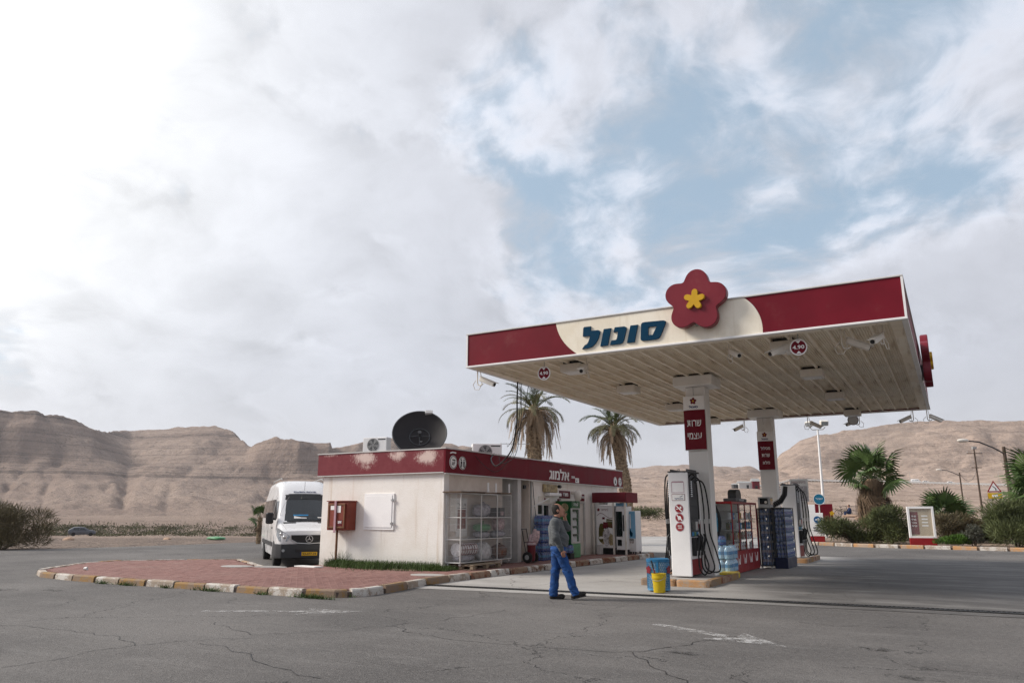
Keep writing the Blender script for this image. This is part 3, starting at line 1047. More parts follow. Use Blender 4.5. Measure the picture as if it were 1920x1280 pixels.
sheet('asphalt', [(-38.9, 19.9), (-37.5, 25.6), (-37, 34.3), (-34.4, 44.7), (-27.8, 51.7), (-21.7, 58.5), (-14.2, 60), (-9.1, 62), (4, 62), (40, 50), (45, -25), (-45, -25)], 0.0, MAT['asphalt'])
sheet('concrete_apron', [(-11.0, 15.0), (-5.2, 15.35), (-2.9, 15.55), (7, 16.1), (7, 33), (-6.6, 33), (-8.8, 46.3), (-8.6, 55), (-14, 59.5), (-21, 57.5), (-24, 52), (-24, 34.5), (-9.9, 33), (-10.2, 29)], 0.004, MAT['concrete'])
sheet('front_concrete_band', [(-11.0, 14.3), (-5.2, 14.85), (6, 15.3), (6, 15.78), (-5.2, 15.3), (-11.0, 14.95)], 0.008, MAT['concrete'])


def drain():
 root = tag(link('drain_channel', None), kind='structure')
 a, c = Vector((-11.0, 15.02, 0.010)), Vector((6.0, 15.95, 0.010))
 d = (c - a).normalized(); n = Vector((-d.y, d.x, 0))
 b = MB()
 L = (c - a).length
 b.prism([a - n * .11, c - n * .11, c + n * .11, a + n * .11], (0, 0, 1), 0.003)
 tr = b.build('drain_trough', MAT['black'], root)
 b = MB()
 for s in (-.115, .115):
  b.prism([a + n * (s - .012), c + n * (s - .012), c + n * (s + .012), a + n * (s + .012)], (0, 0, 1), 0.014)
 b.build('grate_frame', MAT['iron'], root)
 b = MB()
 k = 0.0
 while k < L:
  p = a + d * k
  b.prism([p - n * .10, p + d * .035 - n * .10, p + d * .035 + n * .10, p + n * .10], (0, 0, 1), 0.010)
  k += 0.075
 o = b.build('grate_bars', MAT['iron'], root)
 o['kind'] = 'stuff'


drain()

# worn arrows and patches on the lot
def flat_mark(name, polys, mat, z=0.008):
 b = MB()
 for p in polys:
  b.prism([(x, y, z - .004) for x, y in p], (0, 0, 1), 0.003)
 return tag(b.build(name, mat), kind='structure')


def arrow(cx, cy, ang, L, stem=True):
 d = Vector((math.cos(ang), math.sin(ang))); n = Vector((-d.y, d.x)); c = Vector((cx, cy))
 P = lambda u, w: tuple(c + d * u + n * w)
 out = [[P(0, -.42), P(1.05, 0), P(0, .42), P(.22, 0)]]
 if stem:
  out.append([P(-L, -.09), P(.2, -.09), P(.2, .09), P(-L, .09)])
 return out


flat_mark('road_arrow', arrow(-9.85, 10.0, R(28), 1.7), MAT['road_paint'])
flat_mark('road_arrow', arrow(-2.95, 10.9, R(-28), 1.3), MAT['road_paint'])


def blotch(cx, cy, rx, ry, seed):
 r_ = random.Random(seed)
 return [(cx + rx * math.cos(t * .4488) * r_.uniform(.6, 1.1), cy + ry * math.sin(t * .4488) * r_.uniform(.6, 1.1)) for t in range(14)]


flat_mark('oil_stain', [blotch(-1.05, 10.75, .30, .16, 1), blotch(-3.0, 9.35, .25, .12, 2), blotch(-0.55, 9.1, .3, .15, 3), blotch(-18.3, 9.6, .5, .22, 4), blotch(-17.3, 10.0, .35, .15, 5),
      blotch(-0.4, 8.3, .22, .13, 11)], MAT['damp'])


def cracks():
 rnd = random.Random(9)
 b = MB()
 for line in [[(-9.15, 4.85), (-9.05, 5.36), (-9.26, 6.13), (-9.17, 6.41), (-8.93, 7.02), (-8.32, 7.63)], [(-9.17, 6.41), (-9.87, 6.74), (-10.3, 6.76), (-11.75, 6.74), (-12.65, 6.61)], [(-8.57, 6.99), (-7.69, 6.82), (-6.93, 6.46), (-6.6, 6.31), (-5.72, 6.12)], [(-10.06, 8.36), (-8.6, 7.79), (-8.29, 8.08), (-7.76, 8.67), (-7.5, 9.43), (-7.15, 10.31), (-6.89, 12.03)], [(-5.07, 8.85), (-4.06, 8.9), (-3.58, 9.08), (-3.26, 9.7), (-2.99, 10.43), (-2.75, 10.98)], [(-3.54, 9.07), (-3.16, 8.55), (-2.83, 8.2), (-2.45, 7.71)], [(-15.38, 9.38), (-14.54, 8.78), (-14.29, 8.34)], [(-12.62, 10.96), (-11.95, 10.26)], [(-7.5, 9.43), (-6.54, 8.92), (-5.49, 8.75), (-5.07, 8.85)], [(-2.27, 12.89), (-1.79, 12.7), (-0.82, 13.07)]]:
  P = [Vector(p) for p in line]
  pts = []
  for a, c in zip(P[:-1], P[1:]):
   n = max(2, int((c - a).length / .14))
   nr = Vector((-(c - a).y, (c - a).x)).normalized()
   pts += [a.lerp(c, k / n) + nr * (rnd.gauss(0, .022) + .05 * math.sin(k * 1.3 + a.x)) for k in range(n)]
  pts.append(P[-1])
  for i in range(len(pts) - 1):
   a, c = pts[i], pts[i + 1]
   nr = Vector((-(c - a).y, (c - a).x)).normalized()
   w0, w1 = (rnd.uniform(.002, .0085) for _ in range(2))
   b.add([(*(a - nr * w0), .0045), (*(c - nr * w1), .0045), (*(c + nr * w1), .0045), (*(a + nr * w0), .0045)], [(0, 1, 2, 3)])
 tag(b.build('asphalt_cracks', MAT['iron']), kind='structure')


cracks()


# ------------------------------------------------------------------ brick pavement with painted kerb
PAVE = [(-23.0, 13.25), (-22.3, 12.45), (-21.2, 11.95), (-19.6, 11.72), (-17.5, 11.66), (-14.0, 11.74), (-11.7, 11.72), (-10.85, 11.95), (-10.55, 12.5), (-10.62, 13.4), (-10.95, 15.2), (-10.98, 17.5),
  (-10.85, 21.0), (-10.65, 25.0), (-10.35, 28.9), (-10.5, 29.5), (-11.0, 29.8), (-12.6, 29.8), (-12.6, 31.0), (-17.2, 31.0), (-17.2, 16.75), (-17.9, 16.6), (-21.6, 18.85), (-22.9, 18.0), (-24.6, 16.3), (-24.3, 14.8)]


def inside(p, poly):
 x, y = p
 c = False
 for i in range(len(poly)):
  x0, y0 = poly[i]; x1, y1 = poly[i - 1]
  if (y0 > y) != (y1 > y) and x < (x1 - x0) * (y - y0) / (y1 - y0) + x0:
   c = not c
 return c


def dist_edge(p, poly):
 best = 1e9
 P = Vector(p)
 for i in range(len(poly)):
  a, b = Vector(poly[i - 1]), Vector(poly[i])
  t = max(0, min(1, (P - a).dot(b - a) / max(1e-9, (b - a).length_squared)))
  best = min(best, (P - a - (b - a) * t).length)
 return best


def pavement():
 root = link('pavement', None)
 tag(root, kind='structure')
 b = MB()
 b.prism([(x, y, 0.0) for x, y in PAVE], (0, 0, 1), 0.098)
 b.build('paving_bed', MAT['joint_sand'], root)
 # kerbstones
 loop = [Vector((*p, 0)) for p in PAVE]
 seq = [20, 21, 22, 23, 24, 25] + list(range(0, 18))
 pts = [loop[i] for i in seq]
 dens = []
 for a, c in zip(pts[:-1], pts[1:]):
  n = max(1, int((c - a).length / 0.05))
  dens += [a.lerp(c, k / n) for k in range(n)]
 dens.append(pts[-1])
 acc = [0.0]
 for a, c in zip(dens[:-1], dens[1:]):
  acc.append(acc[-1] + (c - a).length)
 s, i = 0.0, 0
 shared = {}
 while s < acc[-1] - 0.3:
  Ls = 0.98
  e = min(s + Ls, acc[-1])
  ids = [k for k in range(len(dens)) if s + 0.012 <= acc[k] <= e - 0.012]
  if len(ids) > 2:
   ids = ids[::max(1, len(ids) // 5)] + [ids[-1]]
   mid = dens[ids[len(ids) // 2]]
   bb = MB()
   wob = random.uniform(-.008, .012) - (.024 if mid.x < -12 else 0)
   prof = []
   for k in ids:
    t = (dens[min(k + 1, len(dens) - 1)] - dens[max(k - 1, 0)]).normalized()
    nr = Vector((t.y, -t.x, 0))       # outwards
    p = dens[k]
    prof.append([p + nr * .030 + Vector((0, 0, -.02)), p + nr * .014 + Vector((0, 0, .130 + wob)), p - nr * .014 + Vector((0, 0, .158 + wob)), p - nr * .15 + Vector((0, 0, .158 + wob)), p - nr * .15 + Vector((0, 0, 0))])
   vs = [q for pr_ in prof for q in pr_]
   fs = []
   for u in range(len(prof) - 1):
    for w in range(4):
     fs.append((u * 5 + w, (u + 1) * 5 + w, (u + 1) * 5 + w + 1, u * 5 + w + 1))
   fs += [(0, 1, 2, 3, 4), tuple(len(vs) - 5 + w for w in (4, 3, 2, 1, 0))]
   bb.add(vs, fs)
   front = mid.y > 12.9 and mid.x > -13
   white = i % 2 == 0 or (i * 7) % 11 == 3
   if mid.y > 13.5 and mid.x < -15:
    mat = MAT['kerb_chalk'] if i % 3 else MAT['kerb_orange']
   elif front and mid.y > 17:
    mat = MAT['kerb_white'] if white else MAT['kerb_brown']
   elif front:
    mat = MAT['kerb_chalk'] if white else MAT['kerb_yellow']
   else:
    mat = MAT['kerb_chalk'] if white else MAT['kerb_yellow']
   bb.build('kerbstone', mat, root)
  s += Ls
  i += 1
 # pavers, 20 cm squares; the nearest 300 one by one
 S = 0.20
 cells = []
 for ix in range(-125, -52):
  for iy in range(57, 95):
   c = ((ix + .5) * S, (iy + .5) * S)
   if inside(c, PAVE) and dist_edge(c, PAVE) > 0.245:
    if c[0] < -12.35 and c[1] > 17.85 and c[0] > -17.2:
     continue
    cells.append(c)
 for ix in range(-63, -52):
  for iy in range(95, 150):
   c = ((ix + .5) * S, (iy + .5) * S)
   if inside(c, PAVE) and dist_edge(c, PAVE) > 0.245 and c[0] > -12.38:
    cells.append(c)
 cells.sort(key=lambda c: c[0] ** 2 + c[1] ** 2)
 bb = MB()
 bb.box(-.091, .091, -.091, .091, 0, .024, .008)
 # drop the underside pieces: keep it light
 pm = bb.mesh('paver', MAT['paver'])
 rnd = random.Random(3)
 for c in cells[:300]:
  o = link('paver', pm, root)
  o.location = (c[0], c[1], 0.098 + rnd.uniform(-.002, .003))
  o.rotation_euler = (rnd.uniform(-.008, .008), rnd.uniform(-.008, .008), rnd.uniform(-.01, .01))
 bb = MB()
 for c in cells[300:]:
  bb.at((c[0], c[1], 0.098 + rnd.uniform(-.002, .003)), rnd.uniform(-.01, .01), rnd.uniform(-.008, .008))
  h = .091
  bb.add([(-h, -h, 0), (h, -h, 0), (h, h, 0), (-h, h, 0), (-h, -h, .019), (h, -h, .019), (h, h, .019), (-h, h, .019), (-.083, -.083, .024), (.083, -.083, .024), (.083, .083, .024), (-.083, .083, .024)],
    [(0, 1, 5, 4), (1, 2, 6, 5), (2, 3, 7, 6), (3, 0, 4, 7), (4, 5, 9, 8), (5, 6, 10, 9), (6, 7, 11, 10), (7, 4, 8, 11), (8, 9, 10, 11)])
 o = bb.build('far_pavers', MAT['paver'], root)
 o['kind'] = 'stuff'
 # concrete covers let into the bricks
 for (x, y, w, d, n) in ((-18.6, 16.15, .55, .38, 'manhole_cover'), (-17.55, 16.45, .6, .3, 'manhole_cover'), (-11.75, 16.25, .5, .32, 'manhole_cover')):
  bb = MB()
  disc(bb, (x, y, .118), (1, 0, 0), (0, 1, 0), w, .016, 20, d)
  bb.build(n, MAT['concrete'], root)


pavement()

# ------------------------------------------------------------------ the shop
RX, RY, UPZ = (1, 0, 0), (0, 1, 0), (0, 0, 1)       # facing -Y: right = +X ; facing +X: right = +Y


def shop():
 root = thing('shop_building', 'low white flat roofed shop with burgundy parapet band, brick pavement around it', 'building', (-14.8, 24.5, 0.1))
 K = dict(parent=root)
 W = lambda name, mat, fn, smooth=False, parent=root: part(name, MAT[mat], parent, fn, smooth, parent is root)
 z0, zt = 0.05, 2.82
 # walls: a front block, two recesses, a long front with the doors
 W('end_wall', 'plaster', lambda b: b.box(-17.08, -12.5, 17.95, 18.2, z0, zt))
 W('front_wall', 'beige_wall', lambda b: b.box(-12.75, -12.497, 18.2, 21.2, z0, zt))
 W('back_wall', 'plaster', lambda b: b.box(-17.08, -16.85, 18.2, 31.1, z0, zt))
 W('far_wall', 'plaster', lambda b: b.box(-16.85, -12.6, 30.9, 31.1, z0, zt))
 W('recess_wall', 'plaster', lambda b: (b.box(-13.8, -13.6, 21.2, 23.0, z0, zt), b.box(-13.6, -12.75, 20.98, 21.195, z0, zt)))
 W('pier', 'light_grey', lambda b: b.box(-13.598, -12.5, 22.2, 22.44, z0, zt))
 W('recess_side_wall', 'beige_wall', lambda b: b.box(-13.598, -12.503, 23.0, 23.15, z0, zt))

 def front(b):       # long wall with openings for window, entrance and store door
  x0, x1 = -12.72, -12.5
  for y0, y1, za, zb in ((23.15, 23.62, z0, zt), (23.62, 24.72, 2.0, zt), (24.72, 26.72, z0, zt), (26.72, 27.52, 2.10, zt), (27.52, 30.9, z0, zt), (23.62, 24.12, z0, .95)):
   b.box(x0, x1, y0, y1, za, zb)
 W('shop_front_wall', 'plaster', front)
 W('interior_floor', 'grey', lambda b: b.box(-16.8, -12.73, 23.2, 30.88, .06, .11))
 W('interior_partition', 'dark_grey', lambda b: b.box(-14.6, -14.5, 23.2, 30.88, .12, 2.79))
 # roof slab and parapet band
 rf = W('roof', 'grey', lambda b: b.box(-17.18, -12.52, 17.97, 31.15, zt + .003, 3.02))
 W('parapet_band_end', 'peel', lambda b: b.box(-17.26, -12.46, 17.86, 17.92, 2.795, 3.44, .004))
 for i, (ya, yb) in enumerate(((17.86, 20.3), (20.303, 22.75), (22.753, 25.2), (25.203, 27.65), (27.653, 29.5), (29.503, 31.3))):
  W('parapet_panel', 'burgundy', lambda b: b.box(-12.457, -12.40, ya, yb, 2.77, 3.44 - .012 * (i % 2), .003))
 W('parapet_band_back', 'burgundy', lambda b: b.box(-17.26, -17.20, 17.923, 31.3, 2.795, 3.44))
 W('parapet_band_far', 'burgundy', lambda b: b.box(-17.197, -12.46, 31.24, 31.3, 2.795, 3.44))
 W('parapet_cap', 'light_grey', lambda b: (b.box(-12.50, -12.385, 17.84, 31.32, 3.443, 3.475), b.box(-17.28, -12.503, 17.84, 17.94, 3.443, 3.475)))
 W('drip_edge', 'light_grey', lambda b: (b.box(-12.46, -12.395, 17.87, 31.3, 2.735, 2.767), b.box(-17.26, -12.463, 17.855, 17.93, 2.765, 2.792)))
 # hatch on the end wall
 h = W('wall_hatch', 'hatch_white', lambda b: b.box(-15.30, -14.30, 17.90, 17.948, 1.24, 2.16, .008))
 W('hatch_frame', 'hatch_white', lambda b: [b.box(*q, 17.915, 17.949, *r_) for q, r_ in (((-15.36, -15.306), (1.18, 2.22)), ((-14.294, -14.24), (1.18, 2.22)), ((-15.305, -14.295), (1.18, 1.235)), ((-15.305, -14.295), (2.165, 2.22)))], False, h)
 for zz in (1.36, 2.03):
  W('hinge', 'steel', lambda b: (b.cyl((-14.27, 17.885, zz - .05), (-14.27, 17.885, zz + .05), .018, n=8), b.box(-14.34, -14.19, 17.89, 17.897, zz - .025, zz + .025)), False, h)
 # damp course, cable and small fittings on the walls
 W('wall_patch', 'plaster', lambda b: b.box(-12.496, -12.488, 18.28, 18.62, 1.15, 2.22, .003))
 W('junction_box', 'black', lambda b: b.box(-12.53, -12.47, 22.60, 22.74, 2.46, 2.58))
 cab = [(-12.47, 23.2, 2.70), (-12.46, 23.25, 2.2), (-12.45, 23.34, 1.7), (-12.46, 23.40, 1.45), (-12.47, 23.44, 1.62)]
 W('wall_cable', 'black', lambda b: b.tube(cab, .011, 5))
 W('drain_pipe', 'grey', lambda b: b.tube([(-12.47, 23.08, 2.72), (-12.47, 23.08, .12)], .025, 8))
 W('foot_box', 'wood', lambda b: b.box(-13.1, -12.85, 22.6, 22.95, .12, .50, .01))
 # window with three panes
 w = W('window', 'white', lambda b: [b.box(-12.60, -12.535, *q) for q in ((23.62, 23.68, .95, 2.0), (24.06, 24.12, .95, 2.0), (23.683, 24.057, .95, 1.01), (23.683, 24.057, 1.94, 2.0), (23.683, 24.057, 1.58, 1.63))])
 W('pane', 'glass_dark', lambda b: b.box(-12.585, -12.57, 23.683, 24.057, 1.012, 1.578), False, w)
 W('pane', 'glass_dark', lambda b: b.box(-12.585, -12.57, 23.683, 24.057, 1.633, 1.938), False, w)
 # entrance beside it
 d = W('entrance_door', 'white', lambda b: [b.box(-12.66, -12.60, *q) for q in ((24.125, 24.19, .11, 1.998), (24.65, 24.715, .11, 1.998), (24.193, 24.647, 1.93, 1.998), (24.193, 24.647, .11, .20))])
 W('door_glass', 'glass_dark', lambda b: b.box(-12.64, -12.625, 24.193, 24.647, .203, 1.927), False, d)
 # store door
 d = W('store_door', 'offwhite', lambda b: b.box(-12.60, -12.55, 26.80, 27.44, .12, 2.04, .006))
 W('door_frame', 'light_grey', lambda b: [b.box(-12.63, -12.485, *q) for q in ((26.722, 26.796, .11, 2.098), (27.444, 27.518, .11, 2.098), (26.799, 27.441, 2.045, 2.098))], False, d)
 W('door_handle', 'steel', lambda b: (b.box(-12.55, -12.54, 26.86, 26.91, .98, 1.16), b.tube([(-12.54, 26.885, 1.1), (-12.49, 26.885, 1.1), (-12.49, 26.99, 1.1)], .012, 6)), False, d)
 # retracted shutter box over the entrance with its crank
 W('shutter_roll', 'tan_print', lambda b: [b.box(-12.497, -12.36, 23.95 + .16 * k, 24.10 + .16 * k, 2.38, 2.66, .02) for k in range(6)], False)
 W('shutter_pulley', 'black', lambda b: b.cyl((-12.36, 24.98, 2.60), (-12.36, 25.10, 2.60), .06, n=14))
 W('air_curtain', 'white', lambda b: b.box(-12.497, -12.25, 24.1, 25.0, 2.25, 2.36, .02))
 W('awning_arm', 'white', lambda b: b.tube([(-12.49, 23.25, 1.88), (-12.10, 23.7, 2.16)], .018, 6))

 # --- writing on the burgundy band
 s = W('shop_name_lettering', 'letter_white', lambda b: lettering(b, 'אלמוג', (-12.398, 25.11, 3.03), RY, UPZ, 1.62, .40, .018, bold=.018))
 W('small_lettering', 'letter_white', lambda b: lettering(b, 'תחנת', (-12.398, 26.28, 2.985), RY, UPZ, .28, .085, .01, bold=.02))
 n = W('notice_sheet', 'paper', lambda b: b.box(-12.399, -12.394, 26.48, 26.80, 2.79, 2.97))
 W('notice_print', 'navy', lambda b: (b.box(-12.393, -12.391, 26.56, 26.64, 2.83, 2.89), b.box(-12.393, -12.391, 26.56, 26.74, 2.915, 2.925)), False, n)

 def pictogram(kind, y, z, r):
  def plate(b):
   disc(b, (-12.398, y, z), RY, UPZ, r, .012, 28)
  p = W('pictogram_plate', 'letter_white', plate)
  def sym(b):
   ring(b, (-12.385, y, z), RY, UPZ, r * .93, r * .84, .004)
   if kind == 'people':
    for dy in (-.35, .35):
     disc(b, (-12.385, y + dy * r, z + .45 * r), RY, UPZ, .15 * r, .004, 14)
     b.box(-12.385, -12.381, y + (dy - .2) * r, y + (dy + .2) * r, z - .12 * r, z + .26 * r)
     for q in (-.12, .12):
      b.box(-12.385, -12.381, y + (dy + q - .08) * r, y + (dy + q + .08) * r, z - .62 * r, z - .121 * r)
   elif kind == 'cup':
    b.box(-12.385, -12.381, y - .45 * r, y + .25 * r, z - .42 * r, z - .28 * r)
    b.tube([(-12.383, y - .4 * r, z - .1 * r), (-12.383, y + .35 * r, z - .1 * r), (-12.383, y + .35 * r, z + .35 * r), (-12.383, y - .3 * r, z + .35 * r)], .09 * r, 4)
   else:
    b.box(-12.385, -12.381, y - .3 * r, y + .3 * r, z - .45 * r, z + .1 * r)
    b.box(-12.385, -12.381, y - .1 * r, y + .1 * r, z + .101 * r, z + .5 * r)
  W('pictogram_symbol', 'black', sym, False, p)
 pictogram('cup', 18.24, 3.08, .19)
 pictogram('people', 18.72, 3.08, .19)
 pictogram('can', 30.45, 2.98, .19)
 pictogram('cup', 30.98, 2.98, .19)
 W('pump_arm_symbol', 'letter_white', lambda b: b.tube([(-12.39, 18.08, 3.33), (-12.39, 18.2, 3.36), (-12.39, 18.36, 3.35)], .022, 5))
 # --- signs over the doors
 for y0, y1, z1, z2, txt in ((25.28, 26.14, 2.20, 2.47, 'משרד'), (26.62, 27.42, 2.12, 2.38, 'חדר ממתין')):
  p = W('door_sign', 'burgundy_dark', lambda b: b.box(-12.497, -12.46, y0, y1, z1, z2, .006))
  W('sign_lettering', 'letter_white', lambda b: lettering(b, txt, (-12.459, (y0 + y1) / 2 + .02, (z1 + z2) / 2), RY, UPZ, (y1 - y0) * (.5 if len(txt) < 5 else .85), .12, .008, bold=.02), False, p)
 p = W('door_sign', 'burgundy_dark', lambda b: b.box(-12.497, -12.46, 25.12, 25.36, 2.03, 2.17, .006))
 W('sign_lettering', 'letter_white', lambda b: b.box(-12.459, -12.455, 25.25, 25.30, 2.05, 2.15), False, p)
 p = W('wall_board', 'offwhite', lambda b: b.box(-12.497, -12.475, 23.66, 24.5, 2.04, 2.24, .004))
 W('board_print', 'burgundy', lambda b: flower(b, (-12.474, 24.1, 2.14), RY, UPZ, .06, .004), False, p)
 W('wall_lamp', 'offwhite', lambda b: (b.cyl((-12.497, 26.35, 2.42), (-12.33, 26.35, 2.40), .06, n=12), b.sphere((-12.25, 26.35, 2.30), .17, 14, 10, (.9, .9, 1.25))), True)
 return root


shop()


def hydrant_cabinet():
 root = thing('fire_cabinet', 'red brown metal cabinet with a pink bar across its door on the white end wall', 'cabinet', (-16.3, 17.7, 1.1))
 W = lambda n, m, fn, p=root, s=False: part(n, MAT[m], p, fn, s, p is root)
 x0, x1, y0, y1, z0, z1 = -16.47, -15.68, 17.55, 17.945, 1.16, 1.99
 W('cabinet_body', 'hydrant', lambda b: b.box(x0, x1, y0, y1, z0, z1, .012))
 W('cabinet_lid', 'hydrant', lambda b: b.box(x0 - .03, x1 + .03, y0 - .03, y1 - .003, z1 + .003, z1 + .03, .006))
 d = W('cabinet_door', 'hydrant', lambda b: b.box(x0 + .04, x1 - .06, y0 - .03, y0 - .003, z0 + .05, z1 - .05, .006))
 def rim(b):
  for q in ((x0 + .06, x0 + .11, z0 + .06, z1 - .06), (x1 - .12, x1 - .07, z0 + .06, z1 - .06), (x0 + .112, x1 - .122, z0 + .06, z0 + .11), (x0 + .112, x1 - .122, z1 - .11, z1 - .06)):
   b.box(q[0], q[1], y0 - .045, y0 - .031, q[2], q[3], .004)
 W('door_rim', 'rust', rim, d)
 W('paper_notice', 'paper', lambda b: (b.box(x0 + .16, x0 + .32, y0 - .038, y0 - .034, z1 - .24, z1 - .12), b.box(x0 + .42, x0 + .56, y0 - .038, y0 - .034, z1 - .32, z1 - .12)), d)
 s = W('sticker', 'burgundy_dark', lambda b: b.box(x0 + .46, x0 + .62, y0 - .038, y0 - .034, z0 + .12, z0 + .30), d)
 part('sticker_lettering', MAT['letter_white'], root, lambda b: lettering(b, 'אש', (x0 + .54, y0 - .039, z0 + .235), RX, UPZ, .14, .08, .003, bold=.03), False, True)
 W('locking_bar', 'pink', lambda b: b.box(x0 + .33, x0 + .41, y0 - .075, y0 - .047, z0 - .07, z1 + .02, .006))
 W('supply_pipe', 'rust', lambda b: b.tube([(x0 + .22, y0 + .22, z0 - .002), (x0 + .22, y0 + .22, .10)], .035, 10))


hydrant_cabinet()


def ac_unit(name, label, cx, cy, z, rz, w=.86, h=.56, d=.34):
 root = thing('air_conditioner', label, 'air conditioner', (cx, cy, z), rz, 'outdoor cooling units on the shop roof')
 W = lambda n, m, fn, p=root, s=False: part(n, MAT[m], p, fn, s, False)
 W('case', 'white', lambda b: b.box(-w / 2, w / 2, -d / 2, d / 2, .07, h, .015))
 W('side_louvre', 'dark_grey', lambda b: [b.box(-w / 2 - .006, -w / 2 - .001, -d / 2 + .04, d / 2 - .04, .12 + k * .045, .15 + k * .045) for k in range(9)])
 W('fan_guard', 'grey', lambda b: [ring(b, (-.06, -d / 2 - .001 - .0, h / 2 + .04), RX, UPZ, r, r - .012, .012) for r in (.22, .16, .10, .05)])
 W('fan_recess', 'grey', lambda b: disc(b, (-.06, -d / 2 - .003, h / 2 + .04), RX, UPZ, .225, .002))
 W('fan_blade', 'dark_grey', lambda b: [b.prism([(-.06 + .03 * math.cos(a), -d / 2 - .006, h / 2 + .04 + .03 * math.sin(a)), (-.06 + .2 * math.cos(a + .1), -d / 2 - .006, h / 2 + .04 + .2 * math.sin(a + .1)), (-.06 + .2 * math.cos(a + .75), -d / 2 - .006, h / 2 + .04 + .2 * math.sin(a + .75))], (0, -1, 0), .002) for a in (0, 1.257, 2.513, 3.77, 5.027)])
 W('name_strip', 'black', lambda b: b.box(.12, w / 2 - .05, -d / 2 - .004, -d / 2 - .001, h - .09, h - .055))
 for sx in (-1, 1):
  W('foot', 'grey', lambda b: b.box(sx * w * .32 - .03, sx * w * .32 + .03, -d / 2 - .03, d / 2 + .03, 0, .068))


ac_unit('a', 'white cooling unit on the shop roof left of the big black dish', -16.95, 20.3, 3.58, R(12), .9, .6)
ac_unit('b', 'white cooling unit on the shop roof right of the big black dish', -12.98, 21.0, 3.22, R(40), .95, .62)
tag(part('equipment_plinth', MAT['grey'], None, lambda b: b.box(-17.15, -16.45, 19.9, 20.75, 3.023, 3.578, .01)), 'low grey block under the left cooling unit on the roof', 'plinth')
tag(part('equipment_plinth', MAT['grey'], None, lambda b: b.box(-13.45, -12.55, 20.6, 21.4, 3.023, 3.218, .01)), 'low grey block under the right cooling unit on the roof', 'plinth')


def big_dish():
 root = thing('satellite_dish', 'large black mesh satellite dish tilted on the shop roof', 'satellite dish', (-15.38, 20.6, 3.02))
 W = lambda n, m, fn, p=root, s=False: part(n, MAT[m], p, fn, s, False)
 axis = Vector((0.50, -.70, .52)).normalized()
 c = Vector((0, 0, 1.28))
 rt = axis.cross(Vector((0, 0, 1))).normalized()
 up = rt.cross(axis).normalized()
 T = Matrix((( rt.x, up.x, axis.x, c.x), (rt.y, up.y, axis.y, c.y), (rt.z, up.z, axis.z, c.z), (0, 0, 0, 1)))
 def bowl(b):
  b.T = T
  n, rings = 40, 9
  Rr = .90
  vs, fs = [], []
  for s_ in (0, -.018):
   for i in range(rings + 1):
    r = Rr * i / rings + .001
    for k in range(n):
     t = 2 * math.pi * k / n
     vs.append((r * math.cos(t), r * math.sin(t), 0.30 * (r / Rr) ** 2 - .30 + s_))
  for s_ in range(2):
   o = s_ * (rings + 1) * n
   for i in range(rings):
    for k in range(n):
     q = (o + i * n + k, o + i * n + (k + 1) % n, o + (i + 1) * n + (k + 1) % n, o + (i + 1) * n + k)
     fs.append(q if s_ == 0 else q[::-1])
  b.add(vs, fs)
 W('dish_bowl', 'mesh_dish', bowl, root, True)
 def rimf(b):
  b.T = T
  pts = [(0.905 * math.cos(2 * math.pi * k / 48), 0.905 * math.sin(2 * math.pi * k / 48), 0) for k in range(49)]
  b.tube(pts, .022, 6)
 W('dish_rim', 'dark_grey', rimf, root, True)
 def hub(b):
  b.T = T
  pts = [(.34 * math.cos(2 * math.pi * k / 32), .34 * math.sin(2 * math.pi * k / 32), -.24) for k in range(33)]
  b.tube(pts, .02, 6)
 W('hub_ring', 'dark_grey', hub, root, True)
 def spokes(b):
  b.T = T
  for k in range(3):
   a = R((0, 180, 270)[k])
   b.tube([(0, 0, -.16), (.34 * math.cos(a), .34 * math.sin(a), -.24)], .017, 6)
 W('hub_spokes', 'dark_grey', spokes)
 def feed(b):
  b.T = T
  b.cyl((0, 0, -.2), (0, 0, .04), .045, .06, 12)
 W('feed_horn', 'dark_grey', feed)
 def lnb(b):
  b.T = T
  b.box(-.42, -.16, .80, .93, -.06, .06, .01)
 W('rim_bracket', 'light_grey', lnb)
 W('mount_mast', 'grey', lambda b: b.cyl((-.1, .22, 0), (-.08, .2, 1.02), .06, n=12))
 for k in range(3):
  a = R(30 + 120 * k)
  W('strut', 'grey', lambda b: b.tube([(-.1 + .7 * math.cos(a), .22 + .7 * math.sin(a), .02), (-.08, .2, .8)], .022, 6))


big_dish()


def antenna():
 root = thing('roof_antenna', 'thin comb shaped aerial on the shop roof near the hanging cables', 'antenna', (-12.9, 22.6, 3.02))
 W = lambda n, m, fn, p=root: part(n, MAT[m], p, fn, False, False)
 W('mast', 'grey', lambda b: b.cyl((0, 0, 0), (0, 0, 1.05), .014, n=6))
 bm = W('boom', 'grey', lambda b: b.tube([(-.35, -.25, .95), (.45, .32, .95)], .01, 5))
 for k in range(6):
  t = -.35 + .16 * k
  W('element', 'grey', lambda b: b.tube([(t - .14, t * .71 + .2, .96), (t + .14, t * .71 - .2, .96)], .005, 4))


antenna()


# ------------------------------------------------------------------ the canopy over the pumps
CX0, CX1, CY0, CY1, CZ0, CZ1 = -10.0, -0.4, 15.25, 29.4, 5.1, 5.95


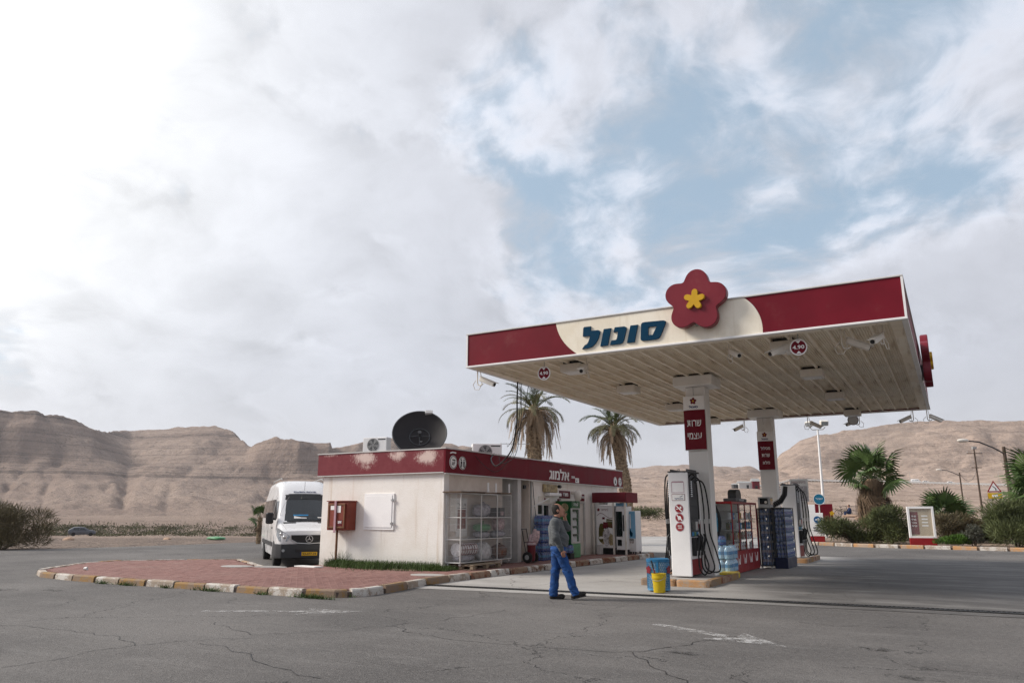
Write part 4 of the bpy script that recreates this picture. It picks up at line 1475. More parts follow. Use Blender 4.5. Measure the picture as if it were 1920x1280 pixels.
def canopy():
 root = thing('station_canopy', 'large flat canopy on two columns with burgundy and cream fascia over the pumps', 'canopy', (-5.4, 22.3, 0))
 W = lambda n, m, fn, p=root, s=False: part(n, MAT[m], p, fn, s, p is root)
 yF = CY0
 # fascia on the near side: red, cream with curved ends, red
 def arc(top, midp, bot, n=10):
  (x0, z0), (x1, z1), (x2, z2) = top, midp, bot
  return [((1 - t) ** 2 * x0 + 2 * t * (1 - t) * (2 * x1 - (x0 + x2) / 2) + t * t * x2, (1 - t) ** 2 * z0 + 2 * t * (1 - t) * (2 * z1 - (z0 + z2) / 2) + t * t * z2) for t in [k / n for k in range(n + 1)]]
 zb, zt = CZ0 + .045, CZ1 - .035
 la = arc((-7.56, zt), (-7.40, 5.50), (-7.04, zb))
 ra = arc((-3.27, zt), (-3.015, 5.56), (-2.96, zb))
 P = lambda pts: [(x, yF, z) for x, z in pts]
 g = .004
 W('fascia_panel', 'burgundy', lambda b: b.prism(P([(CX0, zt), (CX0, zb)] + [(x - g, z) for x, z in la[::-1]]), (0, 1, 0), .06))
 W('fascia_panel', 'cream', lambda b: b.prism(P(la + ra[::-1]), (0, 1, 0), .06))
 W('fascia_panel', 'burgundy', lambda b: b.prism(P([(x + g, z) for x, z in ra] + [(CX1, zb), (CX1, zt)]), (0, 1, 0), .06))
 # other three sides
 for k in range(5):
  ya, yb = CY0 + .064 + k * 2.82, CY0 + .064 + (k + 1) * 2.82 - .004
  W('fascia_panel', 'burgundy', lambda b: b.box(CX1 - .06, CX1, ya, yb, zb, zt))
  W('fascia_panel', 'burgundy', lambda b: b.box(CX0, CX0 + .06, ya, yb, zb, zt))
 W('fascia_panel', 'burgundy', lambda b: b.box(CX0 + .063, CX1 - .063, CY1 - .06, CY1, zb, zt))
 # edge trims
 e = .025
 for n, za, zc in (('top_trim', zt + .002, CZ1), ('bottom_trim', CZ0, zb - .002)):
  W(n, 'light_grey' if n == 'top_trim' else 'white', lambda b: (b.box(CX0 - e, CX1 + e, CY0 - e, CY0 + .08, za, zc, .006), b.box(CX0 - e, CX0 + .08, CY0 + .083, CY1 - .083, za, zc, .006), b.box(CX1 - .08, CX1 + e, CY0 + .083, CY1 - .083, za, zc, .006), b.box(CX0 - e, CX1 + e, CY1 - .08, CY1 + e, za, zc, .006)))
 for x, y in ((CX0, CY0), (CX1, CY0)):
  W('corner_trim', 'white', lambda b: b.box(x - .02, x + .02, y - .02, y + .02, zb, zt))
 W('roof_deck', 'grey', lambda b: b.box(CX0 + .07, CX1 - .07, CY0 + .07, CY1 - .07, 5.42, 5.52))
 # ceiling of ribbed planks running away from the front
 pw = 0.392
 def plank_mesh(L):
  b = MB()
  prof = [(0, .0), (.012, -.075), (.062, -.075), (.074, .0)]
  x = .074
  for k in range(6):
   prof += [(x + .012, 0), (x + .016, -.018), (x + .036, -.018), (x + .040, 0)]
   x += (pw - .078) / 6
  prof.append((pw - .003, 0))
  vs = [(u, y, w) for y in (0, L) for u, w in prof]
  n = len(prof)
  b.add(vs, [(i, i + 1, n + i + 1, n + i) for i in range(n - 1)])
  # closed top so the plank has thickness
  b.box(0.002, pw - .005, 0.002, L - .002, .004, .02)
  return b.mesh('ceiling_plank', MAT['soffit'])
 Ls = [(CY0 + .30, 5.1), (CY0 + 5.415, 4.3), (CY0 + 9.73, 4.2)]
 meshes = [plank_mesh(L) for _, L in Ls]
 nx = int((CX1 - CX0 - .5) / pw)
 xs = CX0 + (CX1 - CX0 - nx * pw) / 2
 rnd = random.Random(5)
 for i in range(nx):
  for (y, L), me in zip(Ls, meshes):
   o = link('ceiling_plank', me, root, True)
   o.location = (xs + i * pw, y, 5.225 + rnd.uniform(-.006, .006))
 W('ceiling_border', 'soffit', lambda b: (b.box(CX0 + .083, xs - .003, CY0 + .084, CY1 - .084, 5.105, 5.20), b.box(xs + nx * pw + .003, CX1 - .083, CY0 + .084, CY1 - .084, 5.105, 5.20), b.box(xs, xs + nx * pw, CY0 + .084, CY0 + .27, 5.105, 5.20), b.box(xs, xs + nx * pw, CY1 - .2, CY1 - .084, 5.18, 5.24)))
 # columns with head brackets
 for cx, cy, cz, w, d in ((-5.63, 19.75, 5.12, .52, .42), (-5.44, 27.35, 5.12, .52, .42)):
  c = W('column', 'column', lambda b: b.box(cx - w / 2, cx + w / 2, cy - d / 2, cy + d / 2, .10, cz - .23, .012))
  W('head_bracket', 'column', lambda b: b.box(cx - w / 2 - .26, cx + w / 2 + .26, cy - d / 2 - .24, cy + d / 2 + .24, cz - .225, cz + .045, .02), c)
  W('bracket_gap', 'black', lambda b: b.box(cx - w / 2 - .16, cx + w / 2 + .16, cy - d / 2 - .15, cy + d / 2 + .15, cz + .046, cz + .10), c)
  W('conduit', 'light_grey', lambda b: b.tube([(cx - .05, cy - d / 2 - .02, 4.9), (cx - .04, cy - d / 2 - .025, 4.66)], .012, 5), c)
 return root


canopy()


def logo_sign():
 """heavy slanted lettering traced on the cream panel"""
 root = thing('station_name_sign', 'slanted dark blue Hebrew station name on the cream canopy panel', 'sign', (-5.9, 15.24, 5.4))
 s = 1.94 / 555.0          # drawing units to metres
 def q(pts, y=CY0 - .035):
  # remove the slope that the view gave the drawing
  out = []
  for x, yy in pts:
   X = -6.90 + (x - 826) * s
   base = 534 - (x - 826) * .0985
   scl = .455 / (146 + (x - 826) * .012)
   out.append((X, y, 5.235 + (base - yy) * scl + (x - 826) * .00002))
  return out
 glyphs = [
  ([(838, 380), (845, 371), (891, 367), (887, 401), (940, 397), (952, 402), (954, 413), (940, 462), (922, 494), (895, 520), (870, 529), (826, 534), (846, 506), (862, 498), (872, 480), (886, 438), (834, 441)], []),
  ([(980, 391), (1030, 386), (1004, 512), (953, 518)], []),
  ([(1055, 381), (1120, 376), (1131, 382), (1133, 396), (1114, 475), (1104, 497), (1088, 504), (1020, 511), (1030, 477), (1058, 474), (1066, 468), (1076, 420), (1072, 414), (1046, 417)], []),
  ([(1160, 372), (1210, 367), (1183, 494), (1133, 499)], []),
  ([(1230, 366), (1238, 354), (1255, 350), (1374, 343), (1387, 348), (1387, 365), (1352, 455), (1338, 474), (1318, 481), (1236, 487), (1225, 482), (1224, 466)], [[(1277, 388), (1273, 448), (1302, 446), (1331, 383)]]),
 ]
 for o, h in glyphs:
  part('letter', MAT['blue_letter'], root, lambda b: b.prism(q(o), (0, 1, 0), .034, [q(x) for x in h]), False, True)


logo_sign()


def flower_emblem(name, label, c, right, n_out, Rr, a0):
 root = thing('flower_emblem', label, 'emblem', c, 0, 'five petal flower emblems on the canopy edge')
 C = Vector(c)
 nv = Vector(n_out)
 part('petals', MAT['red_flower'], root, lambda b: [flower(b, C + nv * dz, right, UPZ, Rr * k, t, a0) for dz, k, t in ((0, .97, .02), (.0205, 1.0, .15), (.171, .985, .014))], False, True)
 part('flower_heart', MAT['flower_yellow'], root, lambda b: [flower(b, C + nv * dz, right, UPZ, .222 * Rr / .66 * k, t, a0, .47, .21) for dz, k, t in ((.186, 1.0, .05), (.2365, .94, .008))], False, True)
 part('mounting_bracket', MAT['grey'], root, lambda b: b.box(C.x - .06, C.x + .06, C.y - .06, C.y + .06, C.z - .5, C.z - .1), False, True)


MAT['red_flower'] = material('flower_red', (0.165, 0.011, 0.022), 0.38, 0.10, 1.5, dirt=((0.22, 0.05, 0.05), 0.2, 2))
flower_emblem('a', 'big dark red flower with yellow heart on the front edge of the canopy', (-4.22, CY0 - .065, 5.945), RX, (0, -1, 0), .665, 84)
flower_emblem('b', 'big dark red flower seen edge on at the right side of the canopy', (CX1 + .065, 22.4, 5.55), RY, (1, 0, 0), .72, 84)


def canopy_lights():
 root0 = None
 for j, y in enumerate((16.4, 20.0, 24.2, 28.6)):
  for i, x in enumerate((-7.65, -2.75)):
   row = ('nearest the front edge', 'second from the front edge', 'third from the front edge', 'nearest the back edge')[j]
   side = 'left' if i == 0 else 'right'
   lab = f'white box lamp under the canopy, {side} row, {row}'
   if root0 is None:
    root0 = thing('canopy_lamp', lab, 'lamp', (x, y, 5.0), 0, 'box lamps under the canopy')
    part('lamp_box', MAT['offwhite'], root0, lambda b: b.box(-.26, .26, -.26, .26, -.05, .14, .01), False, False)
    part('lamp_lens', MAT['paper'], root0, lambda b: b.box(-.2, .2, -.2, .2, -.06, -.052), False, False)
    part('recess_frame', MAT['black'], root0, lambda b: b.box(-.2, .2, -.2, .2, .141, .2), False, False)
   else:
    o = copy_tree(root0)
    o.location = (x, y, 5.0)
    o['label'] = lab


canopy_lights()


def cctv():
 base = thing('security_camera', 'x', 'camera', (0, 0, 0), 0, 'security cameras hanging from the canopy')
 # local frame: hangs from z=0, camera looks along +X
 part('hanging_pipe', MAT['offwhite'], base, lambda b: b.tube([(0, 0, 0), (0, 0, -.30), (.02, 0, -.36), (.10, 0, -.38), (.16, 0, -.34)], .016, 8), True, False)
 h = part('housing', MAT['offwhite'], base, lambda b: (b.at((.22, 0, -.27), 0, R(24)), b.box(-.14, .30, -.062, .062, -.055, .05, .012), b.box(-.16, .36, -.075, .075, .052, .066, .003)), False, False)
 part('lens', MAT['black'], h, lambda b: (b.at((.22, 0, -.27), 0, R(24)), b.cyl((.301, 0, 0), (.312, 0, 0), .042, n=14)), False, False)
 part('cable_loop', MAT['offwhite'], base, lambda b: b.tube([(.06, .02, 0), (.09, .03, -.15), (.10, .04, -.34), (.02, .05, -.47), (-.10, .04, -.46), (-.14, .02, -.34), (-.05, 0, -.24)], .009, 6), True, False)
 A = 'security camera '
 V = lambda deg: R(29.8 + 90 - deg)      # heading from the view direction, clockwise
 spots = [(-9.93, 15.62, 5.09, 120, 1.0, 'hanging outside the left front corner of the canopy'),
    (-7.15, 16.0, 5.19, 200, 1.0, 'under the left front of the canopy beside the box lamp'),
    (-3.85, 16.1, 5.19, 170, .9, 'under the canopy below the flower emblem, over the pump side'),
    (-2.55, 16.0, 5.19, 255, 1.05, 'behind the right price disc under the canopy front'),
    (-1.60, 16.0, 5.19, 105, 1.0, 'under the canopy right of the right price disc'),
    (-0.85, 16.0, 5.19, 230, 1.0, 'under the right front corner of the canopy'),
    (-6.62, 29.36, 5.09, 250, .95, 'at the back edge of the canopy between the two columns'),
    (-4.35, 29.36, 5.09, 90, .95, 'at the back edge of the canopy above the white lamp mast'),
    (-2.62, 29.36, 5.09, 265, 1.0, 'at the back edge of the canopy beside the round disc'),
    (-0.92, 29.36, 5.09, 270, .95, 'left one of two at the right back corner of the canopy'),
    (-0.50, 29.36, 5.09, 90, .95, 'right one of two at the right back corner of the canopy')]
 for i, (x, y, z, hd, s, lab) in enumerate(spots):
  o = base if i == 0 else copy_tree(base)
  o.location = (x, y, z)
  o.rotation_euler = (0, 0, V(hd))
  o.scale = (s, s, s)
  o['label'] = A + lab


cctv()


def price_disc(x, y, lab):
 root = thing('price_disc', lab, 'sign', (x, y, 4.85), 0, 'round price discs under the canopy front')
 W = lambda n, m, fn: part(n, MAT[m], root, fn, False, False)
 r = .165
 W('disc_plate', 'letter_white', lambda b: disc(b, (0, -.0, 0), RX, UPZ, r, .012))
 W('disc_face', 'burgundy', lambda b: disc(b, (0, -.013, 0), RX, UPZ, r * .86, .004))
 W('disc_notch', 'letter_white', lambda b: (b.prism([(-.05, -.018, .13), (.05, -.018, .13), (0, -.018, .075)], (0, -1, 0), .003), b.prism([(-.05, -.018, -.13), (.05, -.018, -.13), (0, -.018, -.075)], (0, -1, 0), .003)))
 W('price_lettering', 'letter_white', lambda b: lettering(b, '4.90', (0, -.018, 0), RX, UPZ, .225, .082, .003, bold=.02))
 W('hanger', 'grey', lambda b: b.tube([(0, .006, .15), (0, .006, .34)], .008, 5))


price_disc(-8.06, 15.6, 'round 4.90 price disc under the left part of the canopy front')
price_disc(-2.36, 15.6, 'round 4.90 price disc under the right part of the canopy front')

t = thing('round_mirror', 'round grey disc hanging below the back edge of the canopy', 'mirror', (-2.78, 28.9, 4.98))
part('mirror_face', MAT['light_grey'], t, lambda b: disc(b, (0, 0, -.14), RX, UPZ, .165, .03), False, False)
part('mirror_rim', MAT['dark_grey'], t, lambda b: ring(b, (0, -.002, -.14), RX, UPZ, .18, .162, .03), False, False)
part('mirror_stem', MAT['grey'], t, lambda b: b.tube([(0, .02, .03), (0, .02, .1)], .015, 6), False, False)


def column_sign(cx, y, z0, z1, w, lines, lab):
 root = thing('column_sign', lab, 'sign', (cx, y, z0))
 W = lambda n, m, fn, s=False: part(n, MAT[m], root, fn, s, True)
 # a shallow curved panel
 def panel(za, zb, dep=.045):
  def fn(b):
   n = 8
   pts = [(cx - w / 2 + w * k / n, y - dep * (1 - (2 * k / n - 1) ** 2) - .02) for k in range(n + 1)]
   out = [(px, py, za) for px, py in pts] + [(cx + w / 2, y, za), (cx - w / 2, y, za)]
   b.prism(out, (0, 0, 1), zb - za)
  return fn
 H = z1 - z0
 zs = z0 + H * .74
 W('sign_panel', 'burgundy', panel(z0, zs - .003))
 W('sign_header', 'letter_white', panel(zs, z1))
 W('header_flower', 'red_flower', lambda b: flower(b, (cx, y - .064, zs + H * .165), RX, UPZ, w * .16, .006))
 W('flower_centre', 'flower_yellow', lambda b: flower(b, (cx, y - .071, zs + H * .165), RX, UPZ, w * .05, .003, 83, .46, .26))
 W('header_lettering', 'navy', lambda b: lettering(b, 'סונול', (cx, y - .0655, zs + H * .055), RX, UPZ, w * .42, H * .05, .005, bold=.03, shear=.15))
 k = len(lines)
 for i, (t, ww) in enumerate(lines):
  zz = z0 + H * .74 * (1 - (i + 1.0) / (k + 1) if k == 3 else (.66 - i * .32))
  W('sign_lettering', 'letter_white', lambda b: lettering(b, t, (cx, y - .0645, zz), RX, UPZ, w * ww, H * (.118 if k == 2 else .085), .004, bold=.012))
 W('sign_base', 'light_grey', panel(z0 - .02, z0 - .003))


column_sign(-5.665, 19.50, 3.25, 4.64, .56, [('שרות', .66), ('עצמי', .66)], 'burgundy self service sign with white Hebrew words on the near column')
column_sign(-5.45, 27.10, 3.11, 4.42, .53, [('מסלול', .58), ('שרות', .50), ('מלא', .44)], 'burgundy full service sign with three white words on the far column')


def hanging_cables():
 for pts, lab in (([(-9.9, 17.6, 5.12), (-9.95, 17.65, 4.6), (-10.05, 17.8, 4.0), (-10.5, 18.3, 3.35), (-11.5, 19.2, 3.0), (-12.2, 20.0, 3.25), (-12.45, 20.6, 3.49)], 'thick black cable dropping from the canopy edge to the shop roof'),
      ([(-9.92, 17.75, 5.12), (-10.0, 17.9, 4.4), (-10.6, 18.6, 3.4), (-11.6, 19.4, 2.85), (-12.25, 19.6, 3.1), (-12.45, 19.3, 3.49)], 'thin black cable sagging lowest in front of the burgundy band'),
      ([(-9.92, 17.85, 5.12), (-10.2, 18.3, 4.1), (-11.0, 19.4, 3.3), (-12.0, 20.3, 3.15), (-12.45, 20.9, 3.49)], 'thin dark cable beside the thick one, ending at the roof aerial'),
      ([(-9.95, 18.3, 5.12), (-10.8, 19.4, 4.2), (-11.8, 20.4, 3.7), (-12.9, 22.2, 3.9)], 'slack thin wire from the canopy to the aerial boom')):
  P = [Vector(p) for p in pts]
  dn = []
  for i in range(len(P) - 1):
   p0, p1, p2, p3 = P[max(i - 1, 0)], P[i], P[i + 1], P[min(i + 2, len(P) - 1)]
   for k in range(6):
    t = k / 6
    dn.append(0.5 * ((2 * p1) + (p2 - p0) * t + (2 * p0 - 5 * p1 + 4 * p2 - p3) * t * t + (3 * p1 - p0 - 3 * p2 + p3) * t ** 3))
  dn.append(P[-1])
  tag(part('hanging_cable', MAT['rubber'], None, lambda b: b.tube(dn, .022 if 'thick' in lab[:6] else .009, 5), True, False), lab, 'cable', 'cables between canopy and shop')


hanging_cables()

# ------------------------------------------------------------------ goods in front of the shop
def pallet(name, label, x, y, z, rz, L=1.2, Wd=.8, group=None):
 root = thing('pallet', label, 'pallet', (x, y, z), rz, group)
 bd = MB(); bd.box(-L / 2, L / 2, -.05, .05, 0, .022, .003)
 bm = bd.mesh('deck_board', MAT['wood'])
 for k in range(5):
  o = link('deck_board', bm, root); o.location = (0, -Wd / 2 + .05 + k * (Wd - .1) / 4, .118)
 bl = MB(); bl.box(-.07, .07, -.05, .05, 0, .075, .004)
 km = bl.mesh('block', MAT['wood'])
 for i in (-1, 0, 1):
  for j in (-1, 0, 1):
   o = link('block', km, root); o.location = (i * (L / 2 - .07), j * (Wd / 2 - .05), .022)
 cb = MB(); cb.box(-.05, .05, -Wd / 2, Wd / 2, 0, .019, .003)
 cm = cb.mesh('cross_board', MAT['wood'])
 for i in (-1, 0, 1):
  o = link('cross_board', cm, root); o.location = (i * (L / 2 - .07), 0, .098)
  o = link('cross_board', cm, root); o.location = (i * (L / 2 - .07), 0, .001)
 return root


pallet('p', 'weathered wooden pallet under the wire cage on the pavement', -12.05, 18.9, .125, R(90), 1.5, .85)

CGX0, CGX1, CGY0, CGY1, CGZ0, CGZ1 = -12.47, -11.98, 18.05, 20.85, .31, 2.20


def cage():
 root = thing('wire_cage', 'tall white wire cage full of wrapped goods against the beige wall', 'cage', (-12.05, 19.9, .3))
 W = lambda n, m, fn, p=root: part(n, MAT[m], p, fn, False, p is root)
 ys = [CGY0, CGY0 + 1.08, CGY0 + 1.98, CGY1]
 def frame(b):
  for x in (CGX0, CGX1):
   for y in (ys if x == CGX1 else (CGY0, CGY1)):
    b.cyl((x, y, CGZ0), (x, y, CGZ1), .017, n=6)
   for z in (CGZ0, CGZ0 + .62, CGZ0 + 1.22, CGZ1):
    b.cyl((x, CGY0, z), (x, CGY1, z), .014, n=6)
  for y in (CGY0, CGY1):
   for z in (CGZ0, CGZ0 + .62, CGZ0 + 1.22, CGZ1):
    b.cyl((CGX0, y, z), (CGX1, y, z), .014, n=6)
 W('cage_frame', 'light_grey', frame)
 def wires(x, y0, y1):
  def fn(b):
   n = int((y1 - y0) / .052)
   for k in range(1, n):
    y = y0 + (y1 - y0) * k / n
    b.cyl((x, y, CGZ0), (x, y, CGZ1), .0038, n=4, caps=False)
   for k in range(1, 11):
    z = CGZ0 + (CGZ1 - CGZ0) * k / 11
    b.cyl((x + .004, y0, z), (x + .004, y1, z), .0038, n=4, caps=False)
  return fn
 for i in range(3):
  W('wire_panel', 'galv', wires(CGX1, ys[i], ys[i + 1]))
 def endw(y):
  def fn(b):
   for k in range(1, 13):
    x = CGX0 + (CGX1 - CGX0) * k / 13
    b.cyl((x, y, CGZ0), (x, y, CGZ1), .0038, n=4, caps=False)
   for k in range(1, 11):
    z = CGZ0 + (CGZ1 - CGZ0) * k / 11
    b.cyl((CGX0, y, z), (CGX1, y, z), .0038, n=4, caps=False)
  return fn
 W('wire_panel', 'galv', endw(CGY0)); W('wire_panel', 'galv', endw(CGY1))
 for za, y0, y1 in ((CGZ0 + .01, CGY0, CGY1), (CGZ0 + .63, ys[1], CGY1), (CGZ0 + 1.23, ys[1], CGY1)):
  W('shelf', 'grey', lambda b: b.box(CGX0 + .02, CGX1 - .02, y0 + .02, y1 - .02, za - .008, za + .004))
 for k in range(4):
  W('roof_board', 'board', lambda b: b.box(CGX0 - .06 + .04 * (k % 2), CGX1 + .10 - .05 * (k % 3), CGY0 - .12 + k * .70, CGY0 + .56 + k * .70, CGZ1 + .018 + .012 * (k % 2), CGZ1 + .05 + .012 * (k % 2), .004))
 W('roof_board', 'offwhite', lambda b: b.box(CGX0, CGX0 + .28, CGY0 + .3, CGY0 + 1.9, CGZ1 + .066, CGZ1 + .085, .004))
 for y in (CGY0 + 1.5, CGY0 + 1.95, CGY1 - .06):
  W('roof_stake', 'white', lambda b: b.box(CGX1 - .06, CGX1 - .02, y, y + .04, CGZ1 + .066, CGZ1 + .34))
 # print of a poster on the back
 po = W('back_poster', 'paper', lambda b: b.box(-12.487, -12.482, 18.55, 19.15, 1.0, 2.08))
 W('poster_print', 'hydrant', lambda b: b.box(-12.481, -12.479, 18.64, 19.06, 1.22, 1.75), po)
 W('poster_heading', 'dark_grey', lambda b: (lettering(b, 'גז בישול', (-12.481, 18.85, 1.90), RY, UPZ, .42, .10, .003), b.box(-12.481, -12.479, 18.62, 19.09, 1.79, 1.81)), po)
 def caster(b):
  for x in (CGX0 + .05, CGX1 - .05):
   for y in (CGY0 + .06, CGY1 - .06):
    b.cyl((x - .015, y, CGZ0 - .05), (x + .015, y, CGZ0 - .05), .04, n=10)
 W('caster', 'light_grey', caster)
 return ys


cy_ = cage()


def lumpy(name, label, cat, mat, c, size, seed, group=None, sub=None):
 """a soft wrapped bundle"""
 r_ = np.random.default_rng(seed)
 b = MB()
 b.sphere((0, 0, 0), 1.0, 16, 10)
 v = np.array(b.v)
 rr_ = np.linalg.norm(v, axis=1, keepdims=True)
 d = v / rr_
 p = 2.6
 k = (np.abs(d) ** p).sum(1, keepdims=True) ** (-1 / p)      # boxier than a ball
 n = fbm(d[:, 0] * 2.3 + d[:, 2] * 1.7 + seed, d[:, 1] * 2.3 + seed * .37, 3, seed)[:, None]
 v = d * k * (0.84 + .32 * n)
 v = v * np.array(size) * .5
 v[:, 2] = np.maximum(v[:, 2], -size[2] * .47)
 b.v = [tuple(q) for q in v + np.array([0, 0, size[2] * .47])]
 root = thing(name, label, cat, c, 0, group)
 b.build('wrapped_bundle', mat, root, True, False)
 part('tied_end', mat, root, lambda q: q.lathe([(.012, 0), (.03, .02), (.012, .045), (.05, .09)], 8, (size[0] * .1, 0, size[2] * .88)), True, False)
 return root


xm = (CGX0 + CGX1) / 2
z1_, z2_, z3_ = CGZ0 + .015, CGZ0 + .636, CGZ0 + 1.236
t = thing('checked_roll', 'pink and white checked roll lying at the bottom left of the cage', 'roll', (xm + .03, 18.60, z1_ + .33))
part('roll_body', MAT['pack_white'], t, lambda b: b.cyl((0, -.44, 0), (0, .44, 0), .18, n=20), True, False)
def _stripes(b):
 for k in range(7):
  y = -.39 + k * .125
  b.lathe([(.1805, 0), (.183, .002), (.183, .028), (.1805, .03)], 20)
  n_ = 4 * 20
  for i in range(len(b.v) - n_, len(b.v)):
   x_, y_, z_ = b.v[i]
   b.v[i] = (x_, y + z_, y_)
 for k in range(8):
  a = 2 * math.pi * k / 8
  b.at((.181 * math.cos(a), 0, .181 * math.sin(a)), 0, -a)
  b.box(-.002, .003, -.42, .42, -.012, .012)
part('roll_check', MAT['pack_red'], t, _stripes, False, False)
lumpy('wrapped_bundle', 'red and grey bundle at the bottom of the cage under the checked roll', 'bundle', MAT['pack_grey'], (xm, 18.60, z1_), (.40, .85, .20), 3, 'goods stored in the wire cage')
lumpy('wrapped_bundle', 'white clear wrapped coil at the bottom middle of the cage', 'bundle', MAT['pack_white'], (xm + .04, 19.55, z1_), (.40, .62, .52), 4, 'goods stored in the wire cage')
lumpy('wrapped_bundle', 'brown and red bundle at the bottom right of the cage', 'bundle', MAT['pack_brown'], (xm + .05, 20.42, z1_), (.40, .70, .42), 5, 'goods stored in the wire cage')
lumpy('wrapped_bundle', 'green wrapped bundle on the middle shelf of the cage', 'bundle', MAT['green_bright'], (xm, 19.55, z2_ + .18), (.40, .68, .24), 6, 'goods stored in the wire cage')
lumpy('wrapped_bundle', 'flat grey bundle below the green one on the middle shelf', 'bundle', MAT['pack_grey'], (xm, 19.55, z2_), (.40, .72, .20), 7, 'goods stored in the wire cage')
lumpy('wrapped_bundle', 'grey bundle lying on the right middle shelf of the cage', 'bundle', MAT['pack_grey'], (xm, 20.42, z2_), (.40, .68, .20), 8, 'goods stored in the wire cage')
lumpy('wrapped_bundle', 'pink and maroon plastic bag standing on the right middle shelf', 'bag', MAT['pack_pink'], (xm + .05, 20.40, z2_ + .19), (.34, .42, .44), 9, 'goods stored in the wire cage')
lumpy('wrapped_bundle', 'pale grey bags crowded on the top middle shelf of the cage', 'bundle', MAT['pack_grey'], (xm, 19.55, z3_), (.40, .70, .40), 10, 'goods stored in the wire cage')
t = thing('carton', 'dark printed carton tilted on the right top shelf of the cage', 'carton', (xm + .04, 20.36, z3_))
part('carton_body', MAT['dark_grey'], t, lambda b: (b.at((0, 0, .0), R(10)), b.box(-.17, .17, -.22, .22, 0, .27, .005)), False, False)
part('carton_print', MAT['pack_pink'], t, lambda b: (b.at((0, 0, .0), R(10)), b.box(.171, .174, -.16, .10, .05, .16)), False, False)


def hand_truck():
 root = thing('hand_truck', 'black two wheeled hand truck standing right of the wire cage', 'hand truck', (-11.95, 21.95, .13))
 W = lambda n, m, fn, s=False, p=root: part(n, MAT[m], p, fn, s, False)
 for s in (-1, 1):
  w = W('wheel', 'tyre', lambda b: b.lathe([(.06, -.035), (.15, -.04), (.17, -.02), (.17, .02), (.15, .04), (.06, .035)], 20), True)
  w.location = (.06, s * .21, .17)
  w.rotation_euler = (R(90), 0, 0)
  q = W('rim', 'grey', lambda b: b.lathe([(.012, -.036), (.085, -.036), (.085, .036), (.012, .036)], 14), True, w)
  W('side_rail', 'black', lambda b: b.tube([(.02, s * .15, .08), (-.18, s * .15, 1.05)], .014, 6))
 W('axle', 'grey', lambda b: b.cyl((.06, -.25, .17), (.06, .25, .17), .012, n=8))
 W('toe_plate', 'black', lambda b: b.box(.02, .26, -.17, .17, .03, .045))
 W('cross_bar', 'black', lambda b: [b.cyl((.02 - .2 * k, -.15, .1 + .95 * k), (.02 - .2 * k, .15, .1 + .95 * k), .011, n=6) for k in (.25, .55, .98)])
 b_ = thing('tall_bucket', 'tall maroon bucket on the hand truck', 'bucket', (-11.86, 21.95, .178))
 part('bucket_wall', MAT['bucket_red'], b_, lambda b: b.lathe([(.10, 0), (.13, .30), (.15, .58), (.165, .585), (.165, .60), (.14, .60), (.12, .05)], 18), True, False)
 part('bucket_band', MAT['pack_pink'], b_, lambda b: b.lathe([(.152, .50), (.158, .52), (.158, .56), (.154, .58)], 18), True, False)
 w_ = thing('wrapped_broom_bundle', 'bundle of pink plastic wrapped brooms leaning out of the maroon bucket', 'bundle', (-11.86, 21.95, .5))
 for k, (dx, dy, h) in enumerate(((.05, .16, .66), (.10, .30, .60), (-.04, .05, .50), (.1, -.02, .46), (.12, .22, .50))):
  part('wrapped_broom', MAT['pack_pink'], w_, lambda b: b.tube([(0, 0, -.2), (dx * .4, dy * .4, .15), (dx * .8, dy * .8, h * .7), (dx, dy, h)], [.03, .06, .09, .05], 8), True, False)
 part('film_collar', MAT['film'], w_, lambda b: b.lathe([(.12, .1), (.17, .22), (.12, .34)], 12), True, False)
 bt = thing('water_bottle', 'single clear water bottle on the pavement behind the hand truck', 'bottle', (-12.1, 22.42, .125))
 part('bottle_body', MAT['water_plastic'], bt, lambda b: b.lathe([(.05, 0), (.055, .02), (.055, .26), (.05, .3), (.018, .36), (.018, .38)], 12), True, False)
 part('bottle_cap', MAT['label_blue'], bt, lambda b: b.lathe([(.02, .38), (.02, .41)], 10), False, False)
 part('bottle_label', MAT['label_blue'], bt, lambda b: b.lathe([(.0555, .12), (.0565, .121), (.0565, .22), (.0555, .221)], 12), False, False)


hand_truck()


def pack_template(name, label, loc, mats, nx, ny, r, h, group, film=True):
 """a shrink wrapped pack of bottles"""
 root = thing('water_pack', label, 'bottle pack', loc, 0, group)
 bb = MB()
 bb.lathe([(r * .86, 0), (r * .97, .012), (r * .93, h * .25), (r * .97, h * .30), (r * .97, h * .62), (r * .90, h * .72), (r * .32, h * .92), (r * .32, h)], 9)
 bm = bb.mesh('bottle', MAT[mats[0]], True)
 lb = MB(); lb.lathe([(r * .975, h * .33), (r * 1.0, h * .335), (r * 1.0, h * .58), (r * .975, h * .585)], 9)
 lm = lb.mesh('label_band', MAT[mats[1]], True)
 for i in range(nx):
  for j in range(ny):
   if 0 < i < nx - 1 and 0 < j < ny - 1:
    continue
   p = ((i - (nx - 1) / 2) * 2 * r, (j - (ny - 1) / 2) * 2 * r, 0)
   o = link('bottle', bm, root); o.location = p
   q = link('label_band', lm, o)
 if film:
  part('shrink_film', MAT['film'], root, lambda b: b.box(-nx * r - .004, nx * r + .004, -ny * r - .004, ny * r + .004, .004, h * .94, .025), False, False)
 return root


